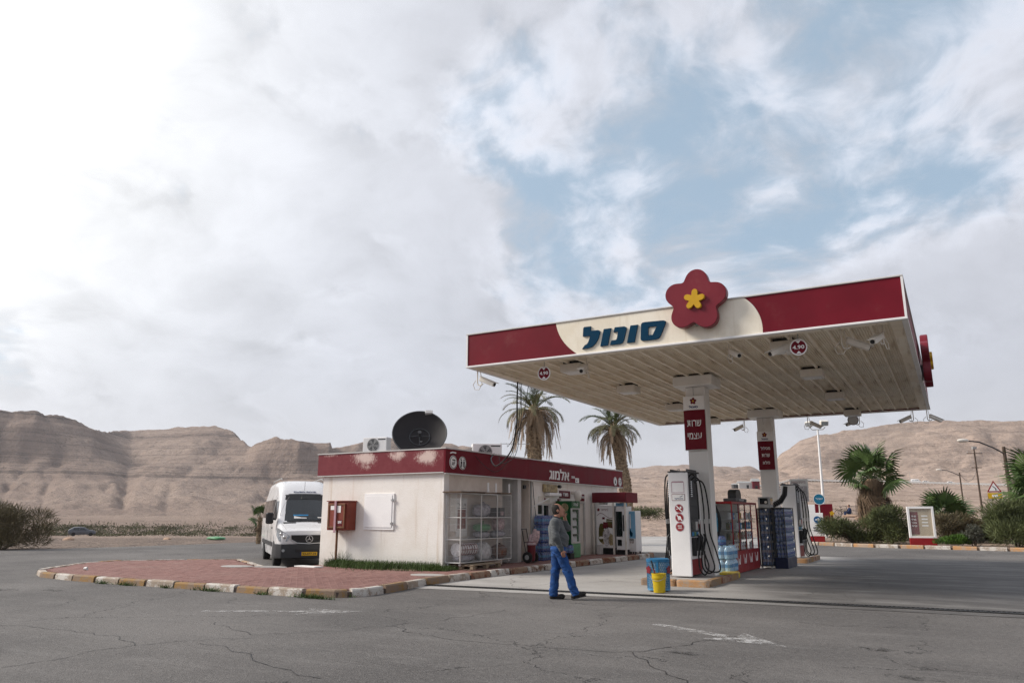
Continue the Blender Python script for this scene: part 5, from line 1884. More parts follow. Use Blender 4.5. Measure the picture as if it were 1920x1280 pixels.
# blue bottles stacked under the shop window
r_ = .062
first = pack_template('a', 'x', (0, 0, 0), ('blue_bottle', 'label_blue'), 3, 5, r_, .30, 'blue bottle packs under the shop window')
n_ = 0
for k in range(5):
 for j in range(2):
  o = first if n_ == 0 else copy_tree(first)
  o.location = (-12.22, 23.42 + j * .64, .125 + k * .292)
  row = ('lowest', 'second from the ground', 'middle', 'second from the top', 'topmost')[k]
  o['label'] = f"blue bottle pack under the shop window, {row} of the {'left' if j == 0 else 'right'} stack"
  n_ += 1


def drinks_fridge():
 root = thing('drinks_fridge', 'tall green drinks fridge with glass door behind the walking man', 'fridge', (-12.1, 24.95, .12))
 W = lambda n, m, fn, p=root, s=False: part(n, MAT[m], p, fn, s, p is root)
 x0, x1, y0, y1 = -12.44, -11.80, 24.86, 25.55
 W('fridge_side', 'green', lambda b: (b.box(x0, x1 - .05, y0, y0 + .04, .24, 2.06, .008), b.box(x0, x1 - .05, y1 - .04, y1, .24, 2.06, .008), b.box(x0, x0 + .03, y0 + .042, y1 - .042, .24, 2.06)))
 W('fridge_top', 'green', lambda b: (b.box(x0, x1, y0, y1, 2.063, 2.09, .005), b.box(x1 - .06, x1, y0, y1, 1.84, 2.06, .005)))
 W('fridge_base', 'green_bright', lambda b: b.box(x0, x1, y0, y1, .14, .62, .008))
 W('side_picture', 'tan_print', lambda b: disc(b, (x1 - .28, y0 - .004, 1.86), RX, UPZ, .15, .003))
 W('side_picture', 'green_bright', lambda b: [b.prism([(x0 + .12 + .07 * k, y0 - .004, 1.2 + .1 * (k % 3)), (x0 + .15 + .07 * k, y0 - .004, 1.2 + .1 * (k % 3)), (x0 + .30 + .05 * k, y0 - .004, 1.9), (x0 + .27 + .05 * k, y0 - .004, 1.9)], (0, -1, 0), .002) for k in range(5)])
 d = W('glass_door', 'glass_clear', lambda b: b.box(x1 - .03, x1 - .015, y0 + .05, y1 - .05, .68, 1.80))
 W('door_frame', 'light_grey', lambda b: [b.box(x1 - .045, x1 - .003, *q) for q in ((y0, y0 + .048, .625, 1.835), (y1 - .048, y1, .625, 1.835), (y0 + .05, y1 - .05, .625, .678), (y0 + .05, y1 - .05, 1.802, 1.835))], d)
 W('inner_back', 'paper', lambda b: b.box(x0 + .05, x0 + .08, y0 + .05, y1 - .05, .63, 1.83))
 for k in range(4):
  W('shelf', 'light_grey', lambda b: b.box(x0 + .1, x1 - .08, y0 + .05, y1 - .05, .66 + .28 * k, .67 + .28 * k))
 W('header_print', 'label_white', lambda b: lettering(b, 'קפה', (x1 + .001, (y0 + y1) / 2, 1.95), RY, UPZ, .38, .12, .003))
 # bottles standing inside
 base = None
 rnd = random.Random(2)
 for k in range(4):
  for j in range(5):
   if base is None:
    base = thing('fridge_bottle', 'x', 'bottle', (0, 0, 0), 0, 'bottles standing in the drinks fridge')
    part('bottle_body', MAT['label_white'], base, lambda b: b.lathe([(.04, 0), (.042, .13), (.015, .19), (.015, .21)], 8), True, False)
    o = base
   else:
    o = copy_tree(base)
   o.location = (x1 - .13, y0 + .11 + j * .115, .672 + .28 * k)
   o['label'] = f"pale bottle in the drinks fridge, {('lowest', 'second lowest', 'second highest', 'highest')[k]} shelf, {('left end', 'left of centre', 'centre', 'right of centre', 'right end')[j]}"


drinks_fridge()
t = thing('black_crate', 'black crate with a water bottle pack on it beside the fridge', 'crate', (-11.85, 24.62, .12))
part('crate_wall', MAT['black'], t, lambda b: (b.box(-.16, .16, -.16, .16, 0, .17, .008), b.box(-.17, .17, -.17, .17, .172, .19, .004)), False, False)
o = copy_tree(first); o.location = (-11.85, 24.62, .32); o.scale = (.8, .5, .9); o['label'] = 'small blue bottle pack on the black crate beside the fridge'


# ------------------------------------------------------------------ vending corner at the far end
def vending():
 YV = 28.0
 a = thing('entrance_awning', 'boxy dark red awning on thin white posts over the vending machines', 'awning', (-11.7, 28.5, .1))
 W = lambda n, m, fn, p=a, s=False: part(n, MAT[m], p, fn, s, p is a)
 W('awning_front', 'burgundy_dark', lambda b: b.box(-12.39, -10.98, YV - .05, YV + .0, 2.07, 2.46, .02))
 W('awning_side', 'burgundy', lambda b: b.box(-11.03, -10.975, YV + .003, YV + 1.25, 2.07, 2.46, .01))
 W('awning_roof', 'grey', lambda b: b.box(-12.38, -11.035, YV + .003, YV + 1.25, 2.38, 2.42))
 W('awning_lamp', 'paper', lambda b: b.box(-12.2, -11.95, YV + .2, YV + .5, 2.0, 2.37, .01))
 for x in (-12.36, -11.53, -11.04):
  W('post', 'offwhite', lambda b: b.box(x - .03, x + .03, YV - .01, YV + .05, .1, 2.065))
 v = thing('vending_machine', 'white ice cream style cabinet printed with a pile of oil cans under the awning', 'vending machine', (-11.95, 28.5, .12))
 W = lambda n, m, fn, p=v, s=False: part(n, MAT[m], p, fn, s, p is v)
 x0, x1, yf = -12.30, -11.58, YV + .12
 W('cabinet', 'white', lambda b: b.box(x0, x1, yf, yf + .8, .36, 1.95, .012))
 W('plinth', 'black', lambda b: b.box(x0 + .03, x1 - .02, yf + .05, yf + .75, .11, .357))
 W('door_seam', 'grey', lambda b: b.box(-11.79, -11.785, yf - .002, yf - .0005, .38, 1.93))
 W('print_flower', 'red_flower', lambda b: flower(b, (x0 + .11, yf - .004, 1.80), RX, UPZ, .062, .003))
 W('print_lettering', 'burgundy', lambda b: lettering(b, 'ביציאה', (x0 + .37, yf - .004, 1.80), RX, UPZ, .30, .075, .003, shear=.2))
 sw = [(x0 + .04 + .70 * k / 12, 1.55 + .16 * math.sin(k / 12 * math.pi * 1.6 + .2) * (1 - k / 16)) for k in range(13)]
 W('print_swoosh', 'burgundy', lambda b: b.prism([(x, yf - .004, z) for x, z in sw] + [(x, yf - .004, z - .018) for x, z in sw[::-1]], (0, -1, 0), .002))
 # the printed heap: cans, a sack and bottles
 def blob(cx, cz, rx, rz, mat, seed, k=12, y=.004):
  r_ = random.Random(seed)
  W('print_shape', mat, lambda b: b.prism([(cx + rx * math.cos(2 * math.pi * i / k) * r_.uniform(.85, 1.08), yf - y, cz + rz * math.sin(2 * math.pi * i / k) * r_.uniform(.85, 1.08)) for i in range(k)], (0, -1, 0), .0015))
 blob(x0 + .42, .72, .34, .24, 'tan_print', 1)
 blob(x0 + .22, .92, .13, .40, 'olive', 2, y=.0056)
 W('print_can', 'olive', lambda b: b.prism([(x0 + .42, yf - .0056, 1.16), (x0 + .68, yf - .0056, 1.10), (x0 + .73, yf - .0056, 1.42), (x0 + .44, yf - .0056, 1.46)], (0, -1, 0), .0015))
 W('print_can', 'burgundy_dark', lambda b: b.prism([(x0 + .28, yf - .0072, 1.10), (x0 + .48, yf - .0072, 1.08), (x0 + .50, yf - .0072, 1.32), (x0 + .30, yf - .0072, 1.34)], (0, -1, 0), .0015))
 blob(x0 + .44, .78, .17, .36, 'silver_print', 3, y=.0072)
 blob(x0 + .62, .66, .12, .22, 'tan_print', 4, y=.0088)
 blob(x0 + .20, .74, .12, .05, 'paper', 7, y=.0088)
 W('print_can_lettering', 'letter_white', lambda b: lettering(b, 'שמנים', (x0 + .57, yf - .0075, 1.37), RX, UPZ, .2, .05, .002))
 W('print_price', 'burgundy', lambda b: lettering(b, 'מבצע', (x0 + .60, yf - .0075, 1.20), RX, UPZ, .28, .12, .002, bold=.03))
 W('print_tag', 'burgundy_dark', lambda b: b.box(x0 + .26, x0 + .37, yf - .006, yf - .004, 1.44, 1.52))
 u = thing('small_waste_bin', 'small ribbed white bin in front of the printed cabinet', 'bin', (-12.12, 28.0, .12))
 part('bin_body', MAT['light_grey'], u, lambda b: b.lathe([(.10, 0), (.115, .34), (.12, .35)], 16), True, False)
 part('bin_ribs', MAT['paper'], u, lambda b: [b.cyl((.112 * math.cos(a_), .112 * math.sin(a_), .02), (.120 * math.cos(a_), .120 * math.sin(a_), .33), .008, n=5) for a_ in [k * .52 for k in range(12)]], False, False)
 c = thing('coffee_machine', 'narrow white vending machine with a dark green display window', 'vending machine', (-11.3, 28.5, .12))
 W = lambda n, m, fn, p=c, s=False: part(n, MAT[m], p, fn, s, p is c)
 x0, x1 = -11.48, -11.12
 W('cabinet', 'white', lambda b: b.box(x0, x1, yf + .02, yf + .8, .30, 1.93, .01))
 W('plinth', 'black', lambda b: b.box(x0 + .02, x1 - .02, yf + .05, yf + .75, .11, .297))
 W('display_window', 'olive', lambda b: b.box(x0 + .02, x1 - .10, yf + .012, yf + .019, .80, 1.73))
 W('window_glass', 'glass_dark', lambda b: b.box(x0 + .015, x1 - .095, yf + .006, yf + .0115, .795, 1.735))
 W('dispensing_hatch', 'glass_dark', lambda b: b.box(x0 + .05, x1 - .14, yf + .012, yf + .019, .45, .68))
 W('keypad', 'dark_grey', lambda b: b.box(x1 - .075, x1 - .02, yf + .008, yf + .019, 1.0, 1.6))
 W('header', 'panel_blue', lambda b: b.box(x0, x1 - .03, yf + .05, yf + .4, 1.935, 2.06))
 i = thing('ice_cabinet', 'sky blue and white water cabinet standing outside the awning post', 'cabinet', (-10.95, 28.7, .12))
 W = lambda n, m, fn, p=i, s=False: part(n, MAT[m], p, fn, s, p is i)
 x0, x1, y0 = -11.24, -10.86, 28.62
 W('cabinet', 'white', lambda b: b.box(x0, x1, y0, y0 + .6, .22, 1.76, .01))
 W('front_print', 'panel_blue', lambda b: b.box(x0 + .015, x1 - .012, y0 - .006, y0 - .001, .72, 1.74))
 W('door_panel', 'label_blue', lambda b: b.box(x0 + .02, x0 + .05, y0 - .012, y0 - .007, .62, 1.68))
 W('print_splash', 'letter_white', lambda b: b.prism([(x0 + .15, y0 - .009, 1.64), (x0 + .18, y0 - .009, 1.64), (x0 + .185, y0 - .009, 1.1), (x0 + .14, y0 - .009, 1.1)], (0, -1, 0), .002))
 W('print_drop', 'blue_letter', lambda b: b.prism([(x0 + .14, y0 - .0095, 1.12), (x0 + .18, y0 - .0095, 1.0), (x0 + .25, y0 - .0095, .92), (x0 + .24, y0 - .0095, .80), (x0 + .17, y0 - .0095, .78), (x0 + .12, y0 - .0095, .9)], (0, -1, 0), .002))
 W('print_lettering', 'black', lambda b: lettering(b, 'מים', (x0 + .2, y0 - .009, .66), RX, UPZ, .17, .085, .003, bold=.03))
 W('print_lettering', 'hydrant', lambda b: lettering(b, 'קרים', (x0 + .2, y0 - .009, .56), RX, UPZ, .17, .07, .003, bold=.02))
 W('foot', 'dark_grey', lambda b: [b.cyl((x_, y_, .122), (x_, y_, .219), .03, .04, 8) for x_ in (x0 + .05, x1 - .05) for y_ in (y0 + .06, y0 + .54)])


vending()


# ------------------------------------------------------------------ pump islands
def island(label, x0, x1, y0, y1, stones=True):
 root = thing('pump_island', label, 'island', ((x0 + x1) / 2, (y0 + y1) / 2, 0))
 W = lambda n, m, fn, s=False: part(n, MAT[m], root, fn, s, True)
 W('island_slab', 'concrete', lambda b: b.box(x0 + .12, x1 - .12, y0 + .12, y1 - .1, .005, .13, .02))
 def stone(pts, mat):
  def fn(b):
   n = len(pts)
   ctr = Vector((sum(p[0] for p in pts) / n, sum(p[1] for p in pts) / n, 0))
   lower = [Vector((x, y, .005)) for x, y in pts]
   mid = [Vector((x, y, .13)) for x, y in pts]
   top = [Vector((x, y, .155)).lerp(Vector((ctr.x, ctr.y, .155)), .1) for x, y in pts]
   b.add(lower + mid + top, [(i, (i + 1) % n, n + (i + 1) % n, n + i) for i in range(n)] + [(n + i, n + (i + 1) % n, 2 * n + (i + 1) % n, 2 * n + i) for i in range(n)] + [tuple(range(2 * n, 3 * n))])
  W('kerbstone', mat, fn)
 L = (x1 - x0)
 def roundrect(a, b_, c, d, r):
  out = []
  for cx, cy, st in ((b_ - r, d - r, 0), (a + r, d - r, 90), (a + r, c + r, 180), (b_ - r, c + r, 270)):
   for k in range(4):
    t = R(st + k * 30)
    out.append((cx + r * math.cos(t), cy + r * math.sin(t)))
  return out
 stone(roundrect(x0, x0 + L * .22, y0, y0 + .3, .07), 'kerb_yellow')
 stone(roundrect(x0 + L * .23, x0 + L * .52, y0, y0 + .26, .07), 'kerb_orange')
 stone(roundrect(x0 + L * .53, x1, y0, y0 + .26, .09), 'kerb_orange')
 yy = y0 + .31
 k = 0
 while yy < y1 - .3:
  e = min(yy + .9, y1)
  if stones:
   stone(roundrect(x0, x0 + .14, yy, e - .02, .03), 'kerb_yellow' if k % 2 else 'kerb_brown')
   if yy < y0 + 2.5:
    stone(roundrect(x1 - .14, x1, yy, e - .02, .03), 'kerb_brown' if k % 2 else 'kerb_yellow')
  yy = e; k += 1
 return root


island('low worn concrete pump island with orange kerbstones under the near column', -6.62, -5.02, 17.62, 20.5)
island('low worn concrete pump island with orange kerbstones under the far pump', -5.95, -4.55, 28.15, 30.9)
t = thing('yellow_stop_block', 'low yellow painted concrete block beside the near column', 'kerb block', (-5.25, 20.35, .004))
part('block_body', MAT['yellow'], t, lambda b: b.box(-.2, .2, -.42, .42, 0, .17, .03), False, False)


def pump(label, x0, y0, zb, Ht, mirror=False):
 """fuel dispenser: tall white end panel facing -Y, hoses on both long sides"""
 root = thing('fuel_pump', label, 'fuel pump', (x0, y0, zb))
 W = lambda n, m, fn, p=root, s=False: part(n, MAT[m], p, fn, s, False)
 w, d = .50, .86
 W('end_panel', 'white', lambda b: b.box(-w / 2, w / 2, -.06, .0, .02, Ht, .02))
 W('end_panel', 'white', lambda b: b.box(-w / 2, w / 2, d, d + .06, .02, Ht, .02))
 W('top_cap', 'dark_grey', lambda b: b.box(-w / 2 - .01, w / 2 + .01, -.065, d + .065, Ht + .002, Ht + .03, .006))
 W('top_eye', 'grey', lambda b: ring(b, (-.0, .05, Ht + .06), RX, UPZ, .03, .018, .012, 12))
 W('hose_mast', 'dark_grey', lambda b: b.box(-w / 2 + .05, w / 2 - .05, .004, d - .004, 1.36, Ht - .002))
 W('upper_side', 'dark_grey', lambda b: [b.box(sx * (w / 2 - .045) - .006, sx * (w / 2 - .045) + .006, .003, d - .003, 1.40 + .30 * k, 1.68 + .30 * k, .004) for sx in (-1, 1) for k in range(4)])
 body = W('lower_body', 'white', lambda b: b.box(-w / 2 + .02, w / 2 - .02, .004, d - .004, .42, .95, .006))
 W('base_panel', 'red', lambda b: b.box(-w / 2 + .01, w / 2 - .01, .004, d - .004, .05, .415, .006))
 hd = W('display_head', 'dark_grey', lambda b: b.box(-w / 2 + .0, w / 2 - .0, .004, d - .004, .953, 1.357, .008))
 for sx in (-1, 1):
  X = sx * (w / 2 + .002)
  rt = (0, sx, 0)
  W('display', 'glass_dark', lambda b: b.box(min(X, X + sx * .01), max(X, X + sx * .01), .08, .36, 1.12, 1.30), hd)
  W('keypad', 'light_grey', lambda b: b.box(min(X, X + sx * .01), max(X, X + sx * .01), .40, .58, 1.10, 1.31), hd)
  W('notice', 'red', lambda b: b.box(min(X, X + sx * .012), max(X, X + sx * .012), .62, .80, 1.14, 1.30), hd)
  for k, m in enumerate(('label_blue', 'green_bright', 'label_blue', 'paper')):
   W('grade_label', m, lambda b: b.box(min(X, X + sx * .011), max(X, X + sx * .011), .08 + .18 * k, .22 + .18 * k, .97, 1.06), hd)
  W('side_sticker', 'paper', lambda b: b.box(min(X, X + sx * .006) - sx * .02, max(X, X + sx * .006) - sx * .02, .10, .26, .48, .58), body)
  # nozzle boots, nozzles and hoses
  for k in range(3):
   y = .14 + .26 * k
   W('nozzle_boot', 'black', lambda b: (b.box(min(X - sx * .02, X + sx * .09), max(X - sx * .02, X + sx * .09), y - .06, y + .06, .50, .93, .015)))
   W('nozzle', 'black', lambda b: b.tube([(X + sx * .11, y - .02, .62), (X + sx * .13, y, .78), (X + sx * .15, y + .03, .92), (X + sx * .10, y + .06, 1.0)], [.018, .03, .032, .02], 8), root, True)
   W('nozzle_spout', 'steel', lambda b: b.tube([(X + sx * .105, y - .02, .63), (X + sx * .09, y - .03, .50)], .013, 6))
   pts = []
   top = Ht - .10 - .06 * k
   ctrl = [(X - sx * .04, y, top - .02), (X + sx * .05, y, top + .05), (X + sx * (.14 + .03 * k), y, top - .10), (X + sx * (.17 + .05 * k), y + .02, 1.6), (X + sx * (.16 + .05 * k), y + .06, 1.05), (X + sx * (.22 + .06 * k), y + .12 + .05 * k, .60), (X + sx * (.30 + .07 * k), y + .18, .26 - .05 * k), (X + sx * (.22 + .02 * k), y + .10, .06 + .02 * k), (X + sx * .12, y + .03, .22), (X + sx * .12, y - .01, .60)]
   P = [Vector(p) for p in ctrl]
   for i in range(len(P) - 1):
    q0, q1, q2, q3 = P[max(i - 1, 0)], P[i], P[i + 1], P[min(i + 2, len(P) - 1)]
    for s_ in range(5):
     t_ = s_ / 5
     pts.append(0.5 * ((2 * q1) + (q2 - q0) * t_ + (2 * q0 - 5 * q1 + 4 * q2 - q3) * t_ ** 2 + (3 * q1 - q0 - 3 * q2 + q3) * t_ ** 3))
   pts.append(P[-1])
   h_ = W('hose', 'rubber', lambda b: b.tube(pts, .0185, 7), root, True)
   W('hose_collar', 'steel', lambda b: b.tube(pts[17:19], .024, 8), h_, True)
  W('hose_spring', 'steel', lambda b: [b.cyl((X + sx * .03, .10, Ht - .22 - .05 * k), (X + sx * .035, .10, Ht - .245 - .05 * k), .028, n=8) for k in range(8)])
 # stickers on the near end
 yf = -.062
 if not mirror:
  st = W('outline_sticker', 'pink', lambda b: b.prism([(-.15, yf, Ht - .22), (.13, yf, Ht - .22), (.15, yf, Ht - .25), (.15, yf, Ht - .50), (-.17, yf, Ht - .50), (-.17, yf, Ht - .25)], (0, -1, 0), .003, [[(-.16, yf, Ht - .252), (.14, yf, Ht - .252), (.14, yf, Ht - .49), (-.16, yf, Ht - .49)]]))
  st = W('name_sticker', 'burgundy', lambda b: b.box(-.17, .16, yf - .003, yf, Ht - .69, Ht - .53))
  W('sticker_face', 'paper', lambda b: b.box(-.16, .15, yf - .006, yf - .003, Ht - .68, Ht - .54), st)
  W('sticker_lettering', 'navy', lambda b: (lettering(b, 'סונולקל', (.01, yf - .0065, Ht - .645), RX, UPZ, .22, .045, .002, bold=.02), b.prism([(.02, yf - .0065, Ht - .60), (.13, yf - .0065, Ht - .56), (.06, yf - .0065, Ht - .605)], (0, -1, 0), .002)), st)
  for k, z in enumerate((1.62, 1.40, 1.18)):
   s_ = W('warning_sticker', 'pink', lambda b: disc(b, (0, yf, z), RX, UPZ, .108, .003))
   W('sticker_disc', 'red', lambda b: disc(b, (0, yf - .0035, z), RX, UPZ, .092, .002), s_)
   if k < 2:
    W('sticker_symbol', 'letter_white', lambda b: (b.prism([(-.075, yf - .0057, z + .055), (-.055, yf - .0057, z + .075), (.075, yf - .0057, z - .055), (.055, yf - .0057, z - .075)], (0, -1, 0), .002), (disc(b, (0, yf - .006, z), RX, UPZ, .045, .0016, 12) if k else b.box(-.07, -.03, yf - .008, yf - .0057, z - .02, z)), (b.box(-.035, .0, yf - .008, yf - .0057, z - .055, z + .04) if k else b.box(.02, .06, yf - .008, yf - .0057, z, z + .05))), s_)
   else:
    W('sticker_lettering', 'letter_white', lambda b: (lettering(b, 'דומם', (0, yf - .0057, z + .024), RX, UPZ, .10, .036, .002, bold=.03), lettering(b, 'מנוע', (0, yf - .0057, z - .024), RX, UPZ, .11, .036, .002, bold=.03)), s_)
 return root


pump('tall white fuel pump with round red warning stickers on the near island', -5.90, 18.62, .135, 2.50)
pump('dark sided fuel pump with looped hoses on the far island behind the blue cabinet', -5.12, 28.75, .135, 2.50, True)
t = thing('notice_board', 'white printed board on the far side of the far fuel pump', 'board', (-5.08, 30.2, .13))
part('board_panel', MAT['paper'], t, lambda b: b.box(-.22, .42, 0, .03, 1.95, 2.78, .004), False, False)
part('board_picture', MAT['silver_print'], t, lambda b: b.box(-.20, .38, -.004, -.001, 1.98, 2.52), False, False)
part('board_lettering', MAT['burgundy'], t, lambda b: lettering(b, 'ברוכים הבאים', (.09, -.001, 2.66), RX, UPZ, .5, .07, .003), False, False)
part('board_post', MAT['light_grey'], t, lambda b: b.box(-.12, .34, .035, .1, 0, 2.7), False, False)


def display_cabinet():
 root = thing('display_cabinet', 'red framed glass cabinet with oil cans on shelves beside the pumps', 'cabinet', (-5.6, 23.2, 0))
 W = lambda n, m, fn, p=root, s=False: part(n, MAT[m], p, fn, s, p is root)
 x0, x1, y0, y1, z1 = -5.95, -5.40, 21.72, 24.78, 1.97
 n = 4
 ys = [y0 + (y1 - y0) * k / n for k in range(n + 1)]
 def frame(b):
  t_ = .03
  for y in ys:
   b.box(x1 - t_, x1, y - t_ / 2 + (t_ / 2 if y == y0 else 0) - (t_ / 2 if y == y1 else 0), y + t_ / 2 + (t_ / 2 if y == y0 else 0) - (t_ / 2 if y == y1 else 0), .62, z1 - .062)
  for y in (y0, y1 - t_):
   b.box(x0, x0 + t_, y, y + t_, .62, z1 - .062)
  b.box(x0, x1, y0, y1, z1 - .06, z1, .006)
 W('cabinet_frame', 'red', frame)
 W('cabinet_base', 'red', lambda b: b.box(x0, x1, y0, y1, .03, .618, .008))
 W('base_seam', 'pink', lambda b: b.box(x1 + .001, x1 + .003, ys[2] - .004, ys[2] + .004, .04, .61))
 W('cabinet_back', 'light_grey', lambda b: b.box(x0, x0 + .02, y0 + .03, y1 - .03, .62, z1 - .062))
 W('foot', 'black', lambda b: [b.box(x, x + .06, y, y + .06, .004, .028) for x in (x0 + .02, x1 - .08) for y in (y0 + .02, y1 - .08)])
 for k in range(n):
  W('glass_pane', 'glass_clear', lambda b: b.box(x1 - .018, x1 - .012, ys[k] + .017, ys[k + 1] - .017, .625, z1 - .063))
 W('end_glass', 'glass_clear', lambda b: b.box(x0 + .032, x1 - .032, y0 + .012, y0 + .018, .625, z1 - .063))
 for z in (.92, 1.20, 1.48, 1.74):
  W('shelf', 'light_grey', lambda b: b.box(x0 + .025, x1 - .035, y0 + .032, y1 - .032, z - .012, z))
 # a row of looped line ornaments
 def loops(b):
  for k in range(4):
   yc = y0 + .45 + k * .72
   P = []
   for i in range(17):
    a_ = math.pi * 2 * i / 16
    P.append((x1 + .005, yc - .17 + .34 * i / 16, .46 - .20 * abs(math.sin(a_)) + .05 * math.cos(a_)))
   b.tube(P, .010, 4)
 W('line_ornament', 'letter_white', loops)
 base = None
 cols = ['label_white', 'flower_yellow', 'label_white', 'olive', 'label_blue', 'label_white', 'kerb_chalk']
 kinds = {}
 rnd = random.Random(11)
 rows = ('lowest', 'second lowest', 'second highest', 'highest')
 for r_i, z in enumerate((.92, 1.20, 1.48, .625)):
  for k in range(11):
   y = y0 + .16 + k * .265
   m = 'label_blue' if (r_i == 1 and 5 <= k <= 6) else rnd.choice(cols)
   if rnd.random() < .14:
    continue
   if m not in kinds:
    c = thing('oil_can', 'x', 'can', (0, 0, 0), 0, 'oil cans in the red glass cabinet')
    part('can_body', MAT[m], c, lambda b: b.box(-.05, .05, -.075, .075, 0, .185, .015), False, False)
    part('can_cap', MAT['dark_grey'], c, lambda b: b.cyl((0, .04, .185), (0, .04, .215), .02, n=8), False, False)
    part('can_label', MAT['red' if m != 'label_blue' else 'paper'], c, lambda b: b.box(.0505, .052, -.055, .055, .05, .12), False, False)
    kinds[m] = c
    o = c
   else:
    o = copy_tree(kinds[m])
   o.location = (x1 - .17, y, z + .002)
   nm = {'label_white': 'white', 'flower_yellow': 'yellow', 'olive': 'olive', 'label_blue': 'blue', 'kerb_chalk': 'pale'}[m]
   pos = f"{['first', 'second', 'third', 'fourth', 'fifth', 'sixth', 'seventh', 'eighth', 'ninth', 'tenth', 'eleventh'][k]} from the near end"
   row = {0: 'second lowest', 1: 'middle', 2: 'upper', 3: 'bottom'}[r_i]
   o['label'] = f"{nm} oil can, {row} shelf of the red cabinet, {pos}"
 # black display on top
 d = thing('counter_display', 'black curved display stand on top of the red glass cabinet', 'display', (-5.66, 23.15, 1.975))
 part('stand_base', MAT['dark_grey'], d, lambda b: b.box(-.18, .18, -.62, .75, 0, .10, .02), False, False)
 part('stand_hood', MAT['black'], d, lambda b: b.prism([(-.12, -.30 + .0, .102), (-.12, .32, .102)] + [(-.12, .01 + .31 * math.cos(a_), .23 + .14 * math.sin(a_)) for a_ in [math.pi * k / 8 for k in range(9)]], (1, 0, 0), .24), True, False)
 part('stand_lettering', MAT['letter_white'], d, lambda b: lettering(b, 'שמנים', (.181, .1, .05), RY, UPZ, .5, .05, .003), False, False)


display_cabinet()


def round_front_stand():
 root = thing('curved_display', 'dark display stand with a curved blue edge behind the near column', 'display', (-6.0, 21.2, 0))
 W = lambda n, m, fn: part(n, MAT[m], root, fn, False, False)
 prof = [(.10 + .20 * math.sin(math.pi * k / 10), .80 + 1.22 * k / 10) for k in range(11)]
 W('side_panel', 'dark_grey', lambda b: b.prism([(-.30, .0, .75), *[(x, 0, z) for x, z in prof], (-.30, 0, 2.05)], (0, 1, 0), .04))
 W('front_edge', 'teal', lambda b: [b.box(min(prof[k][0], prof[k + 1][0]), max(prof[k][0], prof[k + 1][0]) + .02, -.02, .038, prof[k][1], prof[k + 1][1] - .001) for k in range(10)])
 W('product_rack', 'tan_print', lambda b: [b.box(-.1, .22 - .02 * abs(k - 3), .05, .42, .85 + .17 * k, .98 + .17 * k, .01) for k in range(7)])
 W('rack_leg', 'dark_grey', lambda b: [b.box(x, x + .04, y, y + .04, .0, .748) for x in (-.28, .04) for y in (0, .38)])
 W('far_panel', 'dark_grey', lambda b: b.prism([(-.30, .45, .75), *[(x, .45, z) for x, z in prof], (-.30, .45, 2.05)], (0, 1, 0), .04))


round_front_stand()
pallet('p', 'wooden pallet carrying the clear water packs beside the red cabinet', -5.95, 21.05, .006, R(90), 1.05, .95)
pal = pack_template('b', 'x', (0, 0, 0), ('water_plastic', 'label_blue'), 4, 3, .078, .33, 'clear water packs on the pallet')
n_ = 0
for k in range(2):
 for i in range(2):
  for j in range(2):
   o = pal if n_ == 0 else copy_tree(pal)
   o.location = (-6.2 + i * .63, 20.82 + j * .48, .15 + k * .325)
   o['label'] = f"clear water bottle pack on the pallet, {'lower' if k == 0 else 'upper'} layer, {('back', 'front')[i]} row, {('near', 'far')[j]} end"
   n_ += 1
for j, (x, y) in enumerate(((-5.95, 20.75), (-5.75, 21.35))):
 o = copy_tree(first)
 o.location = (x, y, .81)
 o.scale = (1.0, .7, .8)
 o['label'] = f"blue labelled bottle pack lying on top of the clear water packs, {('nearer the column', 'nearer the red cabinet')[j]}"
 o['group'] = 'blue packs on top of the water pallet'


def bottle_rack(label, x0, x1, y0, y1, z1, base, layers, grp, lead):
 root = thing('bottle_rack', label, 'rack', ((x0 + x1) / 2, (y0 + y1) / 2, 0))
 W = lambda n, m, fn: part(n, MAT[m], root, fn, False, True)
 W('rack_plinth', 'navy_paint' if base > .3 else 'dark_grey', lambda b: b.box(x0, x1, y0, y1, .06 if base < .3 else .004, base, .008))
 W('rack_frame', 'dark_grey', lambda b: [b.box(x, x + .03, y, y + .03, base + .002, z1) for x in (x0, x1 - .03) for y in (y0, y1 - .03)])
 W('rack_top', 'dark_grey', lambda b: b.box(x0, x1, y0, y1, z1 + .002, z1 + .03, .004))
 W('rack_back', 'dark_grey', lambda b: b.box(x0 + .035, x0 + .05, y0 + .04, y1 - .04, base + .002, z1))
 if base < .3:
  W('caster', 'light_grey', lambda b: [b.cyl((x, y - .02, .035), (x, y + .02, .035), .03, n=10) for x in (x0 + .05, x1 - .05) for y in (y0 + .05, y1 - .05)])
 t_ = None
 hL = (z1 - base) / layers
 ords = ['lowest', 'second', 'third', 'fourth', 'fifth', 'sixth', 'topmost']
 for k in range(layers):
  if t_ is None:
   w_, d_ = (x1 - x0 - .07), (y1 - y0 - .09)
   r_ = min(w_ / 6, .075)
   t_ = pack_template('c', 'x', (0, 0, 0), ('dusk_bottle', 'blue_bottle' if base > .3 else 'pack_grey'), max(2, int(w_ / (2 * r_))), max(2, int(d_ / (2 * r_))), r_, hL * 1.03, grp)
   o = t_
  else:
   o = copy_tree(t_)
  o.location = ((x0 + x1) / 2 + .02, (y0 + y1) / 2, base + .005 + k * hL)
  o.rotation_euler = (0, 0, R((-1) ** k * .6))
  o['label'] = f"shrink wrapped bottle pack, {ords[min(k, 6)]} from the bottom in the {lead}"


